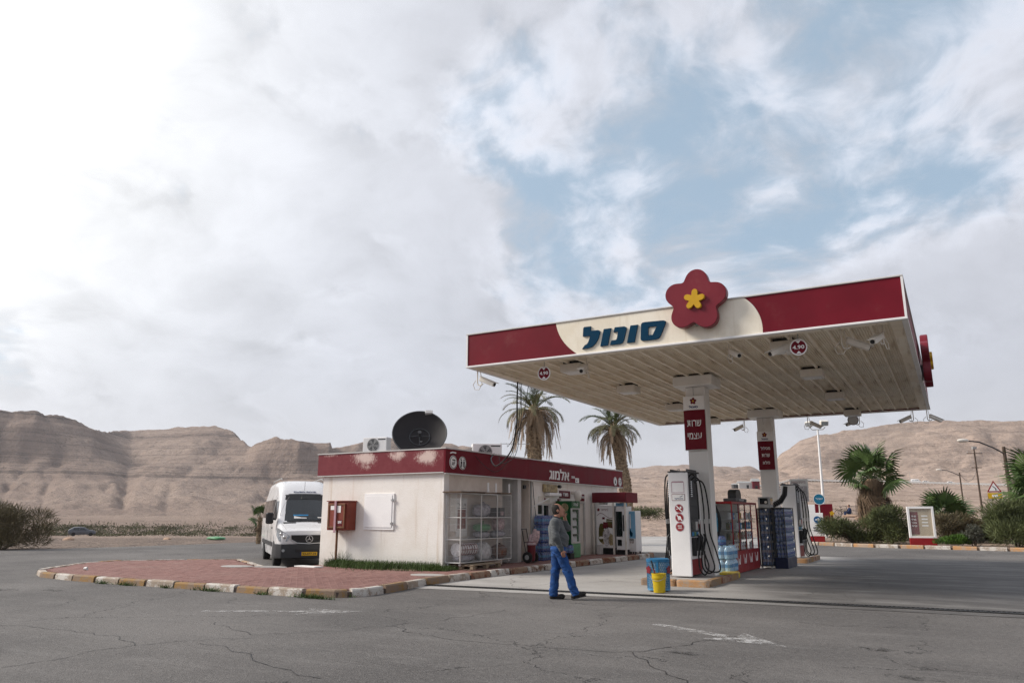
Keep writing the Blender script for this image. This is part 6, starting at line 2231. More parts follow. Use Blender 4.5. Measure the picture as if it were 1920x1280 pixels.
MAT['navy_paint'] = material('navy_paint', (0.012, 0.018, 0.05), 0.4, 0.15, 3.0)
bottle_rack('tall narrow dark rack of wrapped bottles right of the red cabinet', -5.42, -5.03, 24.86, 25.5, 1.78, .10, 6, 'packs in the narrow dark rack', 'narrow dark rack')
bottle_rack('wide navy based rack of wrapped blue bottles in front of the far column', -5.00, -4.62, 25.0, 26.55, 1.80, .32, 6, 'packs in the navy based rack', 'navy based rack')
t = thing('vacuum_hose', 'thick black ribbed hose bent around the foot of the far column', 'hose', (-5.1, 26.6, 1.8))
part('hose_bend', MAT['rubber'], t, lambda b: b.tube([(-.35, -.1, .10), (-.1, -.12, .12), (.12, -.12, .24), (.26, -.10, .46), (.30, -.08, .72)], [.07, .08, .085, .085, .075], 12), True, False)
part('hose_rings', MAT['dark_grey'], t, lambda b: [b.cyl((-.1 + .06 * k, -.12, .13 + .03 * k), (-.085 + .06 * k, -.12, .14 + .03 * k), .10, n=12) for k in range(4)], False, False)
t = thing('equipment_box', 'grey equipment box with round dial on top of the narrow rack', 'box', (-5.2, 25.2, 1.812))
part('box_case', MAT['grey'], t, lambda b: b.box(-.18, .18, -.25, .25, 0, .34, .01), False, False)
part('box_window', MAT['glass_dark'], t, lambda b: (b.box(-.12, .12, -.256, -.251, .12, .30), b.box(.181, .186, -.18, .18, .10, .30)), False, False)
part('box_dial', MAT['offwhite'], t, lambda b: disc(b, (.06, -.257, .18), RX, UPZ, .04, .004), False, False)


def bin_and_bucket():
 root = thing('litter_bin', 'round light blue mesh litter bin with small red flowers by the near island', 'litter bin', (-5.75, 16.42, .012))
 W = lambda n, m, fn, s=True, p=root: part(n, MAT[m], p, fn, s, False)
 r, h = .235, .66
 # perforated wall: two families of slanted straps
 def wall(b):
  n = 34
  for sgn in (1, -1):
   for k in range(n):
    pts = []
    for i in range(9):
     a = 2 * math.pi * k / n + sgn * i * .13
     rr_ = r + .004 * sgn
     pts.append((rr_ * math.cos(a), rr_ * math.sin(a), .05 + (h - .1) * i / 8))
    b.tube(pts, .0075, 4, False)
 W('mesh_wall', 'bin_blue', wall, False)
 W('liner', 'film_white', lambda b: b.lathe([(r * .9, .04), (r * .94, h * .98), (r * .90, h * .98), (r * .86, .06)], 24))
 W('rim', 'bin_rim', lambda b: b.lathe([(r - .02, h - .06), (r + .014, h - .06), (r + .02, h), (r - .01, h + .012), (r - .03, h)], 28))
 W('base_ring', 'bin_blue', lambda b: b.lathe([(r - .04, .02), (r + .008, .02), (r + .008, .06), (r - .02, .06)], 28))
 W('vertical_strap', 'bin_rim', lambda b: [b.box((r + .003) * math.cos(a) - .025, (r + .003) * math.cos(a) + .025, (r + .003) * math.sin(a) - .012, (r + .003) * math.sin(a) + .012, .06, h - .06) for a in (R(-75), R(100))], False)
 for k, a in enumerate((R(-125), R(-10))):
  c = Vector((math.cos(a), math.sin(a), 0))
  W('flower_badge', 'red_flower', lambda b: flower(b, tuple(c * (r + .012) + Vector((0, 0, .44))), tuple(Vector((-c.y, c.x, 0))), UPZ, .085, .01), False)
 W('foot', 'black', lambda b: [b.cyl((.17 * math.cos(a), .17 * math.sin(a), -.003), (.17 * math.cos(a), .17 * math.sin(a), .02), .03, n=8) for a in (.3, 2.4, 4.5)], False)
 bk = thing('yellow_bucket', 'yellow plastic bucket standing in front of the blue litter bin', 'bucket', (-5.60, 16.02, .016))
 W = lambda n, m, fn, s=True: part(n, MAT[m], bk, fn, s, False)
 W('bucket_wall', 'yellow', lambda b: b.lathe([(.118, 0), (.122, .01), (.140, .28), (.150, .28), (.150, .36), (.156, .365), (.156, .385), (.138, .385), (.132, .30), (.11, .02)], 24))
 W('bucket_ribs', 'yellow', lambda b: b.lathe([(.141, .295), (.153, .30), (.153, .312), (.147, .316)], 24))
 W('bucket_handle', 'grey', lambda b: b.tube([(.152 * math.cos(a), .152 * math.sin(a) * .6 - .06, .33 - .09 * math.sin(-a)) for a in [math.pi * (1 + k / 10) for k in range(11)]], .005, 5))
 sq = thing('squeegee', 'dark red handled squeegee leaning in the yellow bucket', 'squeegee', (-5.63, 16.04, .03))
 W = lambda n, m, fn, s=False: part(n, MAT[m], sq, fn, s, False)
 W('handle', 'burgundy', lambda b: b.tube([(.03, .02, .02), (-.13, -.02, .62)], .013, 7), True)
 W('head', 'black', lambda b: b.box(-.02, .09, -.02, .05, .0, .05, .01))
 W('grip', 'black', lambda b: b.tube([(-.09, -.01, .47), (-.13, -.02, .63)], .019, 8), True)


MAT['film_white'] = material('white_liner', (0.62, 0.66, 0.70), 0.35, 0.12, 9.0, 0.3, 12)
bin_and_bucket()

# ------------------------------------------------------------------ vehicles
def loft_body(stations, n_side=5, n_top=7):
 """stations: (x, half width, z low, z high, corner radius, lean) ; returns verts, faces"""
 vs, ring_n = [], None
 for x, w, z0, z1, rc, lean in stations:
  H = z1 - z0
  pts = []
  r = min(rc, H * .48, w * .6)
  def yw(z):
   t = max(0.0, (z - z0 - .38 * H) / max(.62 * H, 1e-6))
   return w - lean * t * t
  for i in range(n_side + 1):
   z = z0 + (H - r) * i / n_side
   lo = .05 if i == 0 else 0
   pts.append((yw(z) - lo, z))
  yc = yw(z1 - r) - r
  for i in range(1, 5):
   a = math.pi / 2 * i / 4
   pts.append((yc + r * math.cos(a) , z1 - r + r * math.sin(a)))
  half = pts
  topn = [(half[-1][0] * (1 - 2 * i / n_top), z1 + .015 * (1 - (1 - 2 * i / n_top) ** 2)) for i in range(1, n_top)]
  full = half + topn + [(-y, z) for y, z in half[::-1]]
  ring_n = len(full)
  vs += [(x, y, z) for y, z in full]
 fs = []
 for s in range(len(stations) - 1):
  for k in range(ring_n):
   k2 = (k + 1) % ring_n
   fs.append((s * ring_n + k, (s + 1) * ring_n + k, (s + 1) * ring_n + k2, s * ring_n + k2))
 fs.append(tuple(range(ring_n)))
 fs.append(tuple(range((len(stations) - 1) * ring_n, len(stations) * ring_n))[::-1])
 return vs, fs


def wheel(parent, x, y, r, w, side):
 t = part('wheel', MAT['tyre'], parent, lambda b: b.lathe([(r * .62, -w / 2), (r * .93, -w / 2), (r, -w / 2 + .03), (r, w / 2 - .03), (r * .93, w / 2), (r * .62, w / 2)], 26), True, False)
 t.location = (x, y, r)
 t.rotation_euler = (R(90), 0, 0)
 s = -side
 part('rim', MAT['grey'], t, lambda b: (b.lathe([(.02, s * (w / 2 - .05)), (r * .2, s * (w / 2 - .02)), (r * .58, s * (w / 2 - .045)), (r * .63, s * (w / 2 - .01)), (r * .63, s * (w / 2 - .06)), (.02, s * (w / 2 - .07))], 20)), True, False)
 return t


def van():
 # local frame: +x is the way it faces, front bumper near x = 0
 root = thing('passenger_van', 'white passenger van facing us, half hidden behind the end of the shop', 'van', (-17.9, 18.31, 0), 0)
 d = Vector((4.02, -3.43, 0)).normalized()
 root.rotation_euler = (0, 0, R(-38.5))
 W = lambda n, m, fn, p=root, s=False: part(n, MAT[m], p, fn, s, False)
 st = [(.00, .74, .70, 1.02, .06, .02), (-.03, .82, .62, 1.10, .08, .03), (-.12, .91, .50, 1.14, .10, .05), (-.35, .965, .34, 1.21, .14, .06), (-.62, .98, .30, 1.28, .16, .08), (-.86, .985, .30, 1.36, .12, .10),
   (-1.15, .99, .30, 1.67, .12, .15), (-1.45, .992, .30, 1.97, .14, .19), (-1.72, .993, .30, 2.24, .16, .22), (-1.95, .994, .30, 2.42, .20, .23), (-2.3, .994, .30, 2.60, .22, .24), (-2.8, .994, .30, 2.76, .24, .25), (-4.2, .994, .30, 2.80, .25, .25), (-6.3, .994, .30, 2.79, .25, .25), (-6.86, .98, .34, 2.72, .24, .25), (-6.93, .94, .45, 2.6, .2, .22)]
 vs, fs = loft_body(st)
 b = MB(); b.add(vs, fs)
 body = b.build('body', MAT['van_white'], root, True)
 def zt(x):
  xs = [s[0] for s in st][::-1]; zs = [s[3] for s in st][::-1]
  return float(np.interp(x, xs, zs))
 def yw(x, z):
  xs = [s[0] for s in st][::-1]
  f = lambda k: float(np.interp(x, xs, [s[k] for s in st][::-1]))
  w, z0, z1, lean = f(1), f(2), f(3), f(5)
  H = z1 - z0
  t = max(0.0, (z - z0 - .38 * H) / (.62 * H))
  return w - lean * t * t
 # windscreen
 def screen(x0, x1, wid0, wid1, off):
  def fn(b):
   n, m_ = 8, 10
   vv = []
   for i in range(n + 1):
    x = x0 + (x1 - x0) * i / n
    hw = wid0 + (wid1 - wid0) * i / n
    for j in range(m_ + 1):
     u = -1 + 2 * j / m_
     vv.append((x + off - .05 * abs(u) ** 3, hw * u, zt(x) + .016 * (1 - u * u) + off * .8))
   b.add(vv, [(i * (m_ + 1) + j, (i + 1) * (m_ + 1) + j, (i + 1) * (m_ + 1) + j + 1, i * (m_ + 1) + j + 1) for i in range(n) for j in range(m_)])
  return fn
 W('windscreen', 'glass_dark', screen(-.90, -1.74, .845, .70, .016), root, True)
 W('screen_surround', 'van_trim', screen(-.87, -1.78, .875, .725, .010), root, True)
 W('sun_strip', 'black', screen(-1.56, -1.735, .735, .70, .020), root, True)
 W('wiper', 'black', lambda b: (b.tube([(-.84, -.55, 1.40), (-.90, -.1, 1.44), (-.93, .25, 1.47)], .010, 5), b.tube([(-.84, .15, 1.40), (-.92, .55, 1.46), (-.96, .72, 1.50)], .010, 5)))
 W('dashboard_papers', 'paper', lambda b: (b.at((-.985, -.20, 1.52), 0, R(42)), b.box(-.005, .045, -.20, .20, .0, .012), b.box(-.06, -.01, -.2, .2, 0, .013)))
 W('dashboard_paper_blue', 'label_blue', lambda b: (b.at((-1.04, -.16, 1.585), 0, R(42)), b.box(-.03, .02, -.26, .22, .0, .014)))
 W('dashboard_leaflet', 'paper', lambda b: (b.at((-.985, .50, 1.52), 0, R(42)), b.box(-.005, .03, -.14, .14, .0, .012)))
 W('interior_mirror', 'black', lambda b: (b.at((-1.62, 0, 2.17), 0, R(42)), b.box(-.03, .06, -.13, .13, 0, .02, .006)))
 W('aerial', 'black', lambda b: b.tube([(-1.95, 0, 2.42), (-1.90, 0, 2.72)], .006, 5))
 W('roof_lettering', 'navy', lambda b: lettering(b, 'תיירות והסעות', (-1.85, 0, 2.365), (0, 1, 0), (-.79, 0, .62), .74, .055, .012, bold=.02))
 for s in (-1, 1):
  W('bonnet_vent', 'black', lambda b: (b.at((-.80, s * .55, 1.35), 0, R(22)), b.box(-.022, .03, -.20, .20, .0, .022, .006)))
 W('bonnet_seam', 'grey', lambda b: [b.tube([(-.12, s * .70, 1.15), (-.45, s * .74, 1.24), (-.82, s * .80, 1.345)], .004, 4) for s in (-1, 1)])
 # grille with star
 g = W('grille', 'black', lambda b: b.prism([(.012, -.56, .985), (.012, .56, .985), (.012, .54, .84), (.012, .36, .755), (.012, 0, .735), (.012, -.36, .755), (.012, -.54, .84)], (1, 0, 0), .022))
 W('grille_slat', 'van_trim', lambda b: [b.box(.035, .055, -.52 + .05 * k, .52 - .05 * k, .93 - .06 * k, .945 - .06 * k, .004) for k in range(3)], g)
 W('grille_trim', 'steel', lambda b: b.tube([(.03, -.57, .99), (.035, -.56, .85), (.04, -.37, .745), (.045, 0, .722), (.04, .37, .745), (.035, .56, .85), (.03, .57, .99)], .016, 6), g, True)
 def star(b):
  c = Vector((.062, 0, .865)); rt, up = (0, 1, 0), (0, 0, 1)
  ring(b, c, rt, up, .112, .097, .016, 32)
  for k in range(3):
   a = R(90 + 120 * k)
   e = c + Vector((.0, math.cos(a), math.sin(a))) * .10
   nrm = Vector((0, -math.sin(a), math.cos(a))) * .017
   b.prism([c + nrm, e, c - nrm], (1, 0, 0), .014)
 W('star_emblem', 'steel', star, g)
 # lights, bumper, plate
 for s in (-1, 1):
  def lamp(b):
   pts = [(.005, .58, .95), (-.05, .80, 1.10), (-.22, .935, 1.20), (-.36, .972, 1.20), (-.30, .968, .96), (-.10, .90, .80), (.0, .66, .79)]
   P = [Vector((x + .022, s * (y + .012), z)) for x, y, z in pts]
   c = sum(P, Vector()) / len(P)
   c += Vector((.035, s * .02, 0))
   b.add([*P, c], [((i, (i + 1) % len(P), len(P)) if s > 0 else ((i + 1) % len(P), i, len(P))) for i in range(len(P))])
  h = W('headlight', 'lamp_glass', lamp, root, True)
  W('lamp_reflector', 'steel', lambda b: (b.sphere((.025, s * .76, .93), .055, 10, 6), b.sphere((-.06, s * .86, 1.02), .045, 10, 6)), h, True)
 def bumper(b):
  secs = [(-.62, 1.0), (-.30, .995), (-.10, .95), (.03, .84), (.075, .55), (.085, 0), (.075, -.55), (.03, -.84), (-.10, -.95), (-.30, -.995), (-.62, -1.0)]
  prof = [(-.10, .27), (-.01, .30), (.0, .42), (.012, .60), (-.01, .70), (-.10, .715)]
  vv = []
  for x, y in secs:
   for o, z in prof:
    sc = 1 + o * .5
    vv.append((x + o * .7, y * (1 + o * .15), z))
  m_ = len(prof)
  b.add(vv, [(i * m_ + j, (i + 1) * m_ + j, (i + 1) * m_ + j + 1, i * m_ + j + 1) for i in range(len(secs) - 1) for j in range(m_ - 1)])
 W('bumper', 'van_trim', bumper, root, True)
 W('air_intake', 'black', lambda b: b.box(.075, .10, -.42, .42, .47, .56, .01))
 W('fog_light', 'lamp_glass', lambda b: [b.cyl((.035, s * .78, .52), (.06, s * .775, .52), .045, n=12) for s in (-1, 1)])
 p = W('number_plate', 'plate_yellow', lambda b: b.box(.10, .112, -.22, .26, .36, .47, .003))
 W('plate_band', 'navy', lambda b: b.box(.10, .112, -.26, -.222, .36, .47), p)
 W('plate_lettering', 'black', lambda b: lettering(b, '93-077-39', (.1125, .02, .415), (0, 1, 0), UPZ, .42, .07, .003, bold=.02), p)
 # flanks
 for s in (-1, 1):
  def side_panel(x0, x1, za, zb, off, slant=0):
   def fn(b):
    n, m_ = 6, 4
    vv = []
    for i in range(n + 1):
     for j in range(m_ + 1):
      z = za + (zb - za) * j / m_
      x = x0 + (x1 - x0) * i / n - (slant * (j / m_) * (1 - i / n))
      vv.append((x, s * (yw(x, z) + off), z))
    q = [(i * (m_ + 1) + j, (i + 1) * (m_ + 1) + j, (i + 1) * (m_ + 1) + j + 1, i * (m_ + 1) + j + 1) for i in range(n) for j in range(m_)]
    b.add(vv, [f if s > 0 else f[::-1] for f in q])
   return fn
  d_ = W('side_window', 'glass_dark', side_panel(-1.28, -2.05, 1.48, 2.06, .008, .42), root, True)
  for k in range(3):
   W('side_window', 'glass_dark', side_panel(-2.25 - 1.5 * k, -3.65 - 1.5 * k, 1.50, 2.12, .008), root, True)
  W('door_seam', 'grey', lambda b: [b.tube([(x, s * (yw(x, z) + .004), z) for z in (.45, .9, 1.4, 1.9, 2.2)], .006, 4) for x in (-1.10, -2.14, -3.7)])
  W('door_handle', 'black', lambda b: b.box(-2.05, -1.85, s * 1.0 - .014, s * 1.0 + .014, 1.16, 1.21, .008))
  W('side_strip', 'van_trim', lambda b: b.box(-5.9, -1.45, s * .998 - .012, s * .998 + .012, .60, .74, .008))
  for xc in (-.98, -5.25):
   W('wheel_arch', 'van_trim', lambda b: b.prism([(xc + .43 * math.cos(a), s * .96, .36 + .43 * math.sin(a)) for a in [math.pi * k / 12 for k in range(13)]] + [(xc - .43, s * .96, .30), (xc + .43, s * .96, .30)], (0, s, 0), .036))
  m_ = W('wing_mirror', 'black', lambda b: (b.box(-1.16, -.98, s * 1.16 - .12, s * 1.16 + .12, 1.32, 1.68, .04), b.tube([(-1.12, s * .96, 1.46), (-1.08, s * 1.08, 1.50)], .035, 6)))
  W('mirror_glass', 'glass_dark', lambda b: b.box(-1.166, -1.162, s * 1.16 - .09, s * 1.16 + .09, 1.36, 1.64), m_)
  for xc in (-.98, -5.25):
   wheel(root, xc, s * .86, .345, .24, s)
 W('roof_rail', 'grey', lambda b: [b.tube([(-2.7, s * .70, 2.80), (-2.9, s * .70, 2.86), (-6.0, s * .70, 2.86), (-6.2, s * .70, 2.80)], .018, 6) for s in (-1, 1)])


van()


def far_car(label, loc, rz, mat, kind='car', group=None):
 root = thing('parked_car' if kind == 'hatch' else 'distant_car', label, 'car', loc, rz, group)
 if kind == 'minibus':
  st = [(2.5, .80, .35, .9, .1, .05), (2.35, .92, .3, 1.1, .12, .1), (1.9, .98, .3, 1.3, .15, .12), (1.3, .98, .3, 2.15, .2, .18), (-2.3, .98, .3, 2.25, .22, .18), (-2.5, .94, .4, 2.1, .2, .15)]
  wr, wx, wins = .36, (1.6, -1.6), [(1.45, .75, 1.35, 1.9, .5), (.6, -.6, 1.35, 1.9, 0), (-.75, -2.0, 1.35, 1.9, 0)]
 else:
  st = [(2.05, .66, .40, .68, .08, .03), (1.95, .78, .30, .80, .1, .05), (1.5, .86, .25, .93, .12, .08), (.95, .88, .24, 1.02, .12, .12), (.35, .88, .24, 1.38, .18, .20), (-.4, .88, .24, 1.50, .22, .22), (-1.3, .88, .24, 1.44, .22, .22), (-1.85, .85, .26, 1.12, .16, .14), (-2.05, .78, .40, .95, .1, .06)]
  wr, wx, wins = .31, (1.28, -1.28), [(.55, -.38, .98, 1.30, .38), (-.45, -1.35, .98, 1.32, 0)]
 b = MB(); b.add(*loft_body(st))
 b.build('body', MAT[mat], root, True)
 for s in (-1, 1):
  for x0, x1, za, zb, sl in wins:
   part('side_window', MAT['glass_dark'], root, lambda q: q.prism([(x0, s * st[len(st) // 2][1] - s * .05, za), (x1, s * st[len(st) // 2][1] - s * .05, za), (x1 + .08, s * (st[len(st) // 2][1] - .17), zb), (x0 - sl, s * (st[len(st) // 2][1] - .17), zb)], (0, s, 0), .06), False, False)
  for x in wx:
   wheel(root, x, s * (st[len(st) // 2][1] - .09), wr, .19, s)
 fx = st[0][0]
 part('headlight', MAT['lamp_glass'], root, lambda q: [q.box(fx - .16, fx - .02, s * .58 - .12, s * .58 + .12, .62, .74, .03) for s in (-1, 1)], False, False)
 part('windscreen', MAT['glass_dark'], root, lambda q: q.prism([(.98, -.66, 1.05), (.98, .66, 1.05), (.42, .56, 1.40), (.42, -.56, 1.40)], (.6, 0, .8), .02) if kind != 'minibus' else q.prism([(1.88, -.8, 1.32), (1.88, .8, 1.32), (1.34, .72, 2.0), (1.34, -.72, 2.0)], (.78, 0, .62), .03), False, False)
 return root


a_ = float(az_of(173))
p_ = spot(173, 150)
far_car('small grey hatchback parked far off at the left beside the scrub line', (p_[0], p_[1], p_[2] + .28), a_ + R(3), 'car_grey', 'hatch')

# ------------------------------------------------------------------ people: one smooth surface each, grown from a distance field
def sd_round_cone(P, a, b, ra, rb):
 a, b = np.array(a, float), np.array(b, float)
 d = b - a
 t = np.clip(((P - a) @ d) / max(d @ d, 1e-9), 0, 1)
 return np.linalg.norm(P - a - t[:, None] * d, axis=1) - (ra + (rb - ra) * t)


def sd_ellipsoid(P, c, r):
 q = (P - np.array(c, float)) / np.array(r, float)
 k = np.linalg.norm(q, axis=1)
 k2 = np.linalg.norm(q / np.array(r, float), axis=1)
 return k * (k - 1) / np.maximum(k2, 1e-6)


def smin(a, b, k):
 h = np.clip(0.5 + 0.5 * (b - a) / k, 0, 1)
 return b * (1 - h) + a * h - k * h * (1 - h)


def field(P, prims):
 """prims: (kind, args, blend)"""
 d = np.full(len(P), 9.0)
 for kind, args, k in prims:
  v = sd_round_cone(P, *args) if kind == 'c' else sd_ellipsoid(P, *args)
  d = smin(d, v, k)
 return d


def surface_nets(fn, lo, hi, h):
 lo, hi = np.array(lo, float), np.array(hi, float)
 n = np.ceil((hi - lo) / h).astype(int) + 1
 gx, gy, gz_ = (lo[i] + h * np.arange(n[i]) for i in range(3))
 G = np.stack(np.meshgrid(gx, gy, gz_, indexing='ij'), -1)
 D = fn(G.reshape(-1, 3)).reshape(n)
 S = D < 0
 c = n - 1
 cnt = np.zeros(c, int); acc = np.zeros((*c, 3))
 corners = [(i, j, k) for i in (0, 1) for j in (0, 1) for k in (0, 1)]
 sl = lambda o: tuple(slice(o[a], o[a] + c[a]) for a in range(3))
 for i, p in enumerate(corners):
  for q in corners[i + 1:]:
   if sum(abs(p[a] - q[a]) for a in range(3)) != 1:
    continue
   d0, d1 = D[sl(p)], D[sl(q)]
   m = (d0 < 0) != (d1 < 0)
   t = np.where(m, d0 / np.where(m, d0 - d1, 1), 0)
   pt = np.array(p) + t[..., None] * (np.array(q) - np.array(p))
   acc += np.where(m[..., None], pt, 0)
   cnt += m
 act = cnt > 0
 idx = -np.ones(c, int)
 idx[act] = np.arange(act.sum())
 cell = np.argwhere(act)
 V = lo + h * (cell + acc[act] / cnt[act][:, None])
 F = []
 for ax in range(3):
  u, v = [(1, 2), (2, 0), (0, 1)][ax]
  s0 = [slice(1, c[a]) for a in range(3)]; s0[ax] = slice(0, c[ax])
  s1 = list(s0); s1[ax] = slice(1, c[ax] + 1)
  A, B = S[tuple(s0)], S[tuple(s1)]
  for flip, m in ((False, A & ~B), (True, ~A & B)):
   q = np.argwhere(m)
   if not len(q):
    continue
   q = q + np.array([0 if a == ax else 1 for a in range(3)])
   e = np.eye(3, dtype=int)
   quad = [q - e[u] - e[v], q - e[v], q, q - e[u]]
   f = np.stack([idx[x[:, 0], x[:, 1], x[:, 2]] for x in quad], -1)
   F.append(f[:, ::-1] if flip else f)
 return V, np.concatenate(F)


def sdf_part(name, mat, parent, fn, lo, hi, h):
 V, F = surface_nets(fn, lo, hi, h)
 me = np_mesh(name, V, F, mat, True)
 return link(name, me, parent)


def walking_man():
 # local frame: x is the way he walks, y to his left, z up
 root = thing('person', 'man in a grey sweater and blue jeans walking with a phone at his ear', 'person', (-6.79, 13.93, .004), R(29.8), None)
 J = dict(pel=(-.13, 0, .95), chest=(-.145, 0, 1.30), neck=(-.15, 0, 1.52), head=(-.115, 0, 1.685),
    shR=(-.185, -.19, 1.455), elR=(-.185, -.275, 1.165), wrR=(-.06, -.255, .935),
    shL=(-.12, .19, 1.455), elL=(.085, .245, 1.345), wrL=(.03, .14, 1.545),
    hipR=(-.11, -.095, .93), knR=(.05, -.105, .55), anR=(.19, -.10, .118),
    hipL=(-.14, .095, .93), knL=(-.175, .10, .54), anL=(-.215, .10, .088))
 hd = Vector(J['head'])
 tilt = R(-14)           # chin up
 ct, st_ = math.cos(tilt), math.sin(tilt)
 def H(x, y, z):         # head frame to body frame
  return (hd.x + ct * x + st_ * z, hd.y + y, hd.z - st_ * x + ct * z)
 body = [
  ('e', (J['chest'], (.135, .175, .20)), .05), ('e', ((-.10, 0, 1.12), (.165, .17, .17)), .08), ('e', (J['pel'], (.13, .165, .12)), .08),
  ('c', ((-.165, 0, 1.42), H(-.03, 0, -.07), .068, .060), .05),
  ('c', ((-.17, -.06, 1.45), J['shR'], .075, .068), .05), ('c', ((-.15, .06, 1.45), J['shL'], .075, .068), .05),
  ('c', (J['shR'], J['elR'], .062, .045), .03), ('c', (J['elR'], J['wrR'], .045, .030), .02),
  ('c', (J['shL'], J['elL'], .062, .045), .03), ('c', (J['elL'], J['wrL'], .045, .030), .02),
  ('c', (J['hipR'], J['knR'], .088, .060), .04), ('c', (J['knR'], J['anR'], .060, .040), .03),
  ('c', (J['hipL'], J['knL'], .088, .060), .04), ('c', (J['knL'], J['anL'], .060, .040), .03),
  ('c', (J['anR'], (.335, -.10, .09), .045, .035), .03), ('c', (J['anL'], (-.06, .10, .03), .045, .032), .03)]
 head = [('e', (H(-.012, 0, .045), (.100, .078, .092)), .02), ('e', (H(.030, 0, -.025), (.072, .062, .092)), .035), ('c', (H(.062, -.012, -.093), H(.062, .012, -.093), .028, .028), .03),
   ('c', (H(-.02, 0, -.09), H(.045, 0, -.098), .035, .035), .03),
   ('c', (H(.088, 0, .035), H(.117, 0, -.022), .011, .0165), .016), ('c', (H(.105, -.014, -.028), H(.105, .014, -.028), .012, .012), .010),
   ('c', (H(.082, -.038, .045), H(.082, .038, .045), .014, .014), .016),
   ('c', (H(.094, -.02, -.058), H(.094, .02, -.058), .0085, .0085), .008), ('c', (H(.090, -.018, -.071), H(.090, .018, -.071), .009, .009), .008),
   ('e', (H(-.012, -.080, -.005), (.022, .012, .034)), .008), ('e', (H(-.012, .080, -.005), (.022, .012, .034)), .008)]
 def hand(w, dirv, palm_n, curl, thumb_dir, k=1.0):
  w, d, n, th = (np.array(q, float) for q in (w, dirv, palm_n, thumb_dir))
  d /= np.linalg.norm(d); n -= d * (n @ d); n /= np.linalg.norm(n)
  side = np.cross(d, n)
  if side @ th < 0:
   side = -side
  out = [('c', (w, w + d * .045, .026, .030), .012), ('c', (w + d * .05 - side * .022, w + d * .085 - side * .024, .017, .015), .012), ('c', (w + d * .05 + side * .02, w + d * .088 + side * .02, .019, .016), .012)]
  for i, (o, L) in enumerate(((.030, .070), (.010, .080), (-.010, .074), (-.029, .058))):
   p0 = w + d * .088 + side * o
   a1 = curl
   d1 = d * math.cos(a1) + n * math.sin(a1)
   d2 = d * math.cos(a1 * 2.1) + n * math.sin(a1 * 2.1)
   p1 = p0 + d1 * L * .52
   p2 = p1 + d2 * L * .48
   out += [('c', (p0, p1, .0092, .0085), .005), ('c', (p1, p2, .0085, .0072), .003)]
  t0 = w + d * .03 + side * .028
  t1 = t0 + (side * .7 + d * .6 + n * .25) * .040
  t2 = t1 + (d * .9 + n * .35) * .032
  out += [('c', (t0, t1, .0135, .0105), .008), ('c', (t1, t2, .0105, .0085), .003)]
  return out
 hr = hand(J['wrR'], (.25, .02, -.95), (.1, 1, 0), .45, (1, 0, 0))
 hl = hand(J['wrL'], (-.30, -.35, .85), (.25, -1, -.1), .55, (.2, -.2, .3))
 full = body + head + hr + hl
 def fbody(P):
  out = np.full(len(P), 1.0)
  d = field(P, body)
  hm = np.linalg.norm(P - np.array(J['head']), axis=1) < .26
  d2 = np.full(len(P), 9.0); d2[hm] = field(P[hm], head)
  d = smin(d, d2, .02)
  for w, prims in ((J['wrR'], hr), (J['wrL'], hl)):
   m = np.linalg.norm(P - np.array(w), axis=1) < .24
   d3 = np.full(len(P), 9.0); d3[m] = field(P[m], prims)
   d = smin(d, d3, .012)
  return d
 skin = sdf_part('body', MAT['skin'], root, fbody, (-.42, -.36, -.02), (.42, .36, 1.86), .0078)
 # jacket-like sweater
 def fsweat(P):
  pr_ = [('e', ((-.150, 0, 1.32), (.165, .205, .20)), .05), ('e', ((-.095, 0, 1.145), (.195, .195, .155)), .09), ('e', ((-.115, 0, 1.05), (.175, .19, .11)), .06),
    ('c', ((-.165, 0, 1.44), (-.155, 0, 1.525), .088, .076), .04),
    ('c', ((-.17, -.06, 1.44), J['shR'], .095, .092), .05), ('c', ((-.15, .06, 1.44), J['shL'], .095, .092), .05)]
  arms = [('c', (J['shR'], J['elR'], .090, .070), .04), ('c', (J['elR'], (-.075, -.256, .965), .070, .048), .03), ('c', ((-.10, -.26, 1.0), (-.068, -.256, .95), .050, .053), .01),
    ('c', (J['shL'], J['elL'], .088, .070), .04), ('c', (J['elL'], (.042, .165, 1.50), .068, .046), .03)]
  d = smin(field(P, pr_), field(P, arms), .03)
  x, y, z = P.T
  wr_ = (fbm(z * 13 + x * 5 + 3, np.arctan2(y, x + .14) * 1.7 + z * 4, 3, 8) - .5) * .032
  wr_ += (fbm(z * 34 + y * 9, x * 21, 2, 9) - .5) * .007
  rib = np.exp(-((z - 1.005) / .022) ** 2) * .006
  d = d + wr_ - rib
  core = (np.abs(y) < .215)
  d = np.maximum(d, np.where(core & (x > -.36) & (z < 1.2), .985 - z + .06 * (x + .1) * 0, -9))
  d = np.maximum(d, z - 1.545 + .25 * (x + .15))
  return d
 sw = sdf_part('sweater', MAT['sweater'], root, fsweat, (-.42, -.40, .90), (.26, .40, 1.60), .0085)
 def fcollar(P):
  x, y, z = P.T
  d = field(P, [('c', ((-.165, 0, 1.46), (-.150, 0, 1.555), .090, .079), .02)])
  return np.maximum(np.maximum(d, z - 1.568 + .30 * (x + .15)), 1.49 - z + .10 * (x + .15) * 5)
 sdf_part('collar', MAT['collar'], root, fcollar, (-.30, -.15, 1.36), (.0, .15, 1.66), .007)
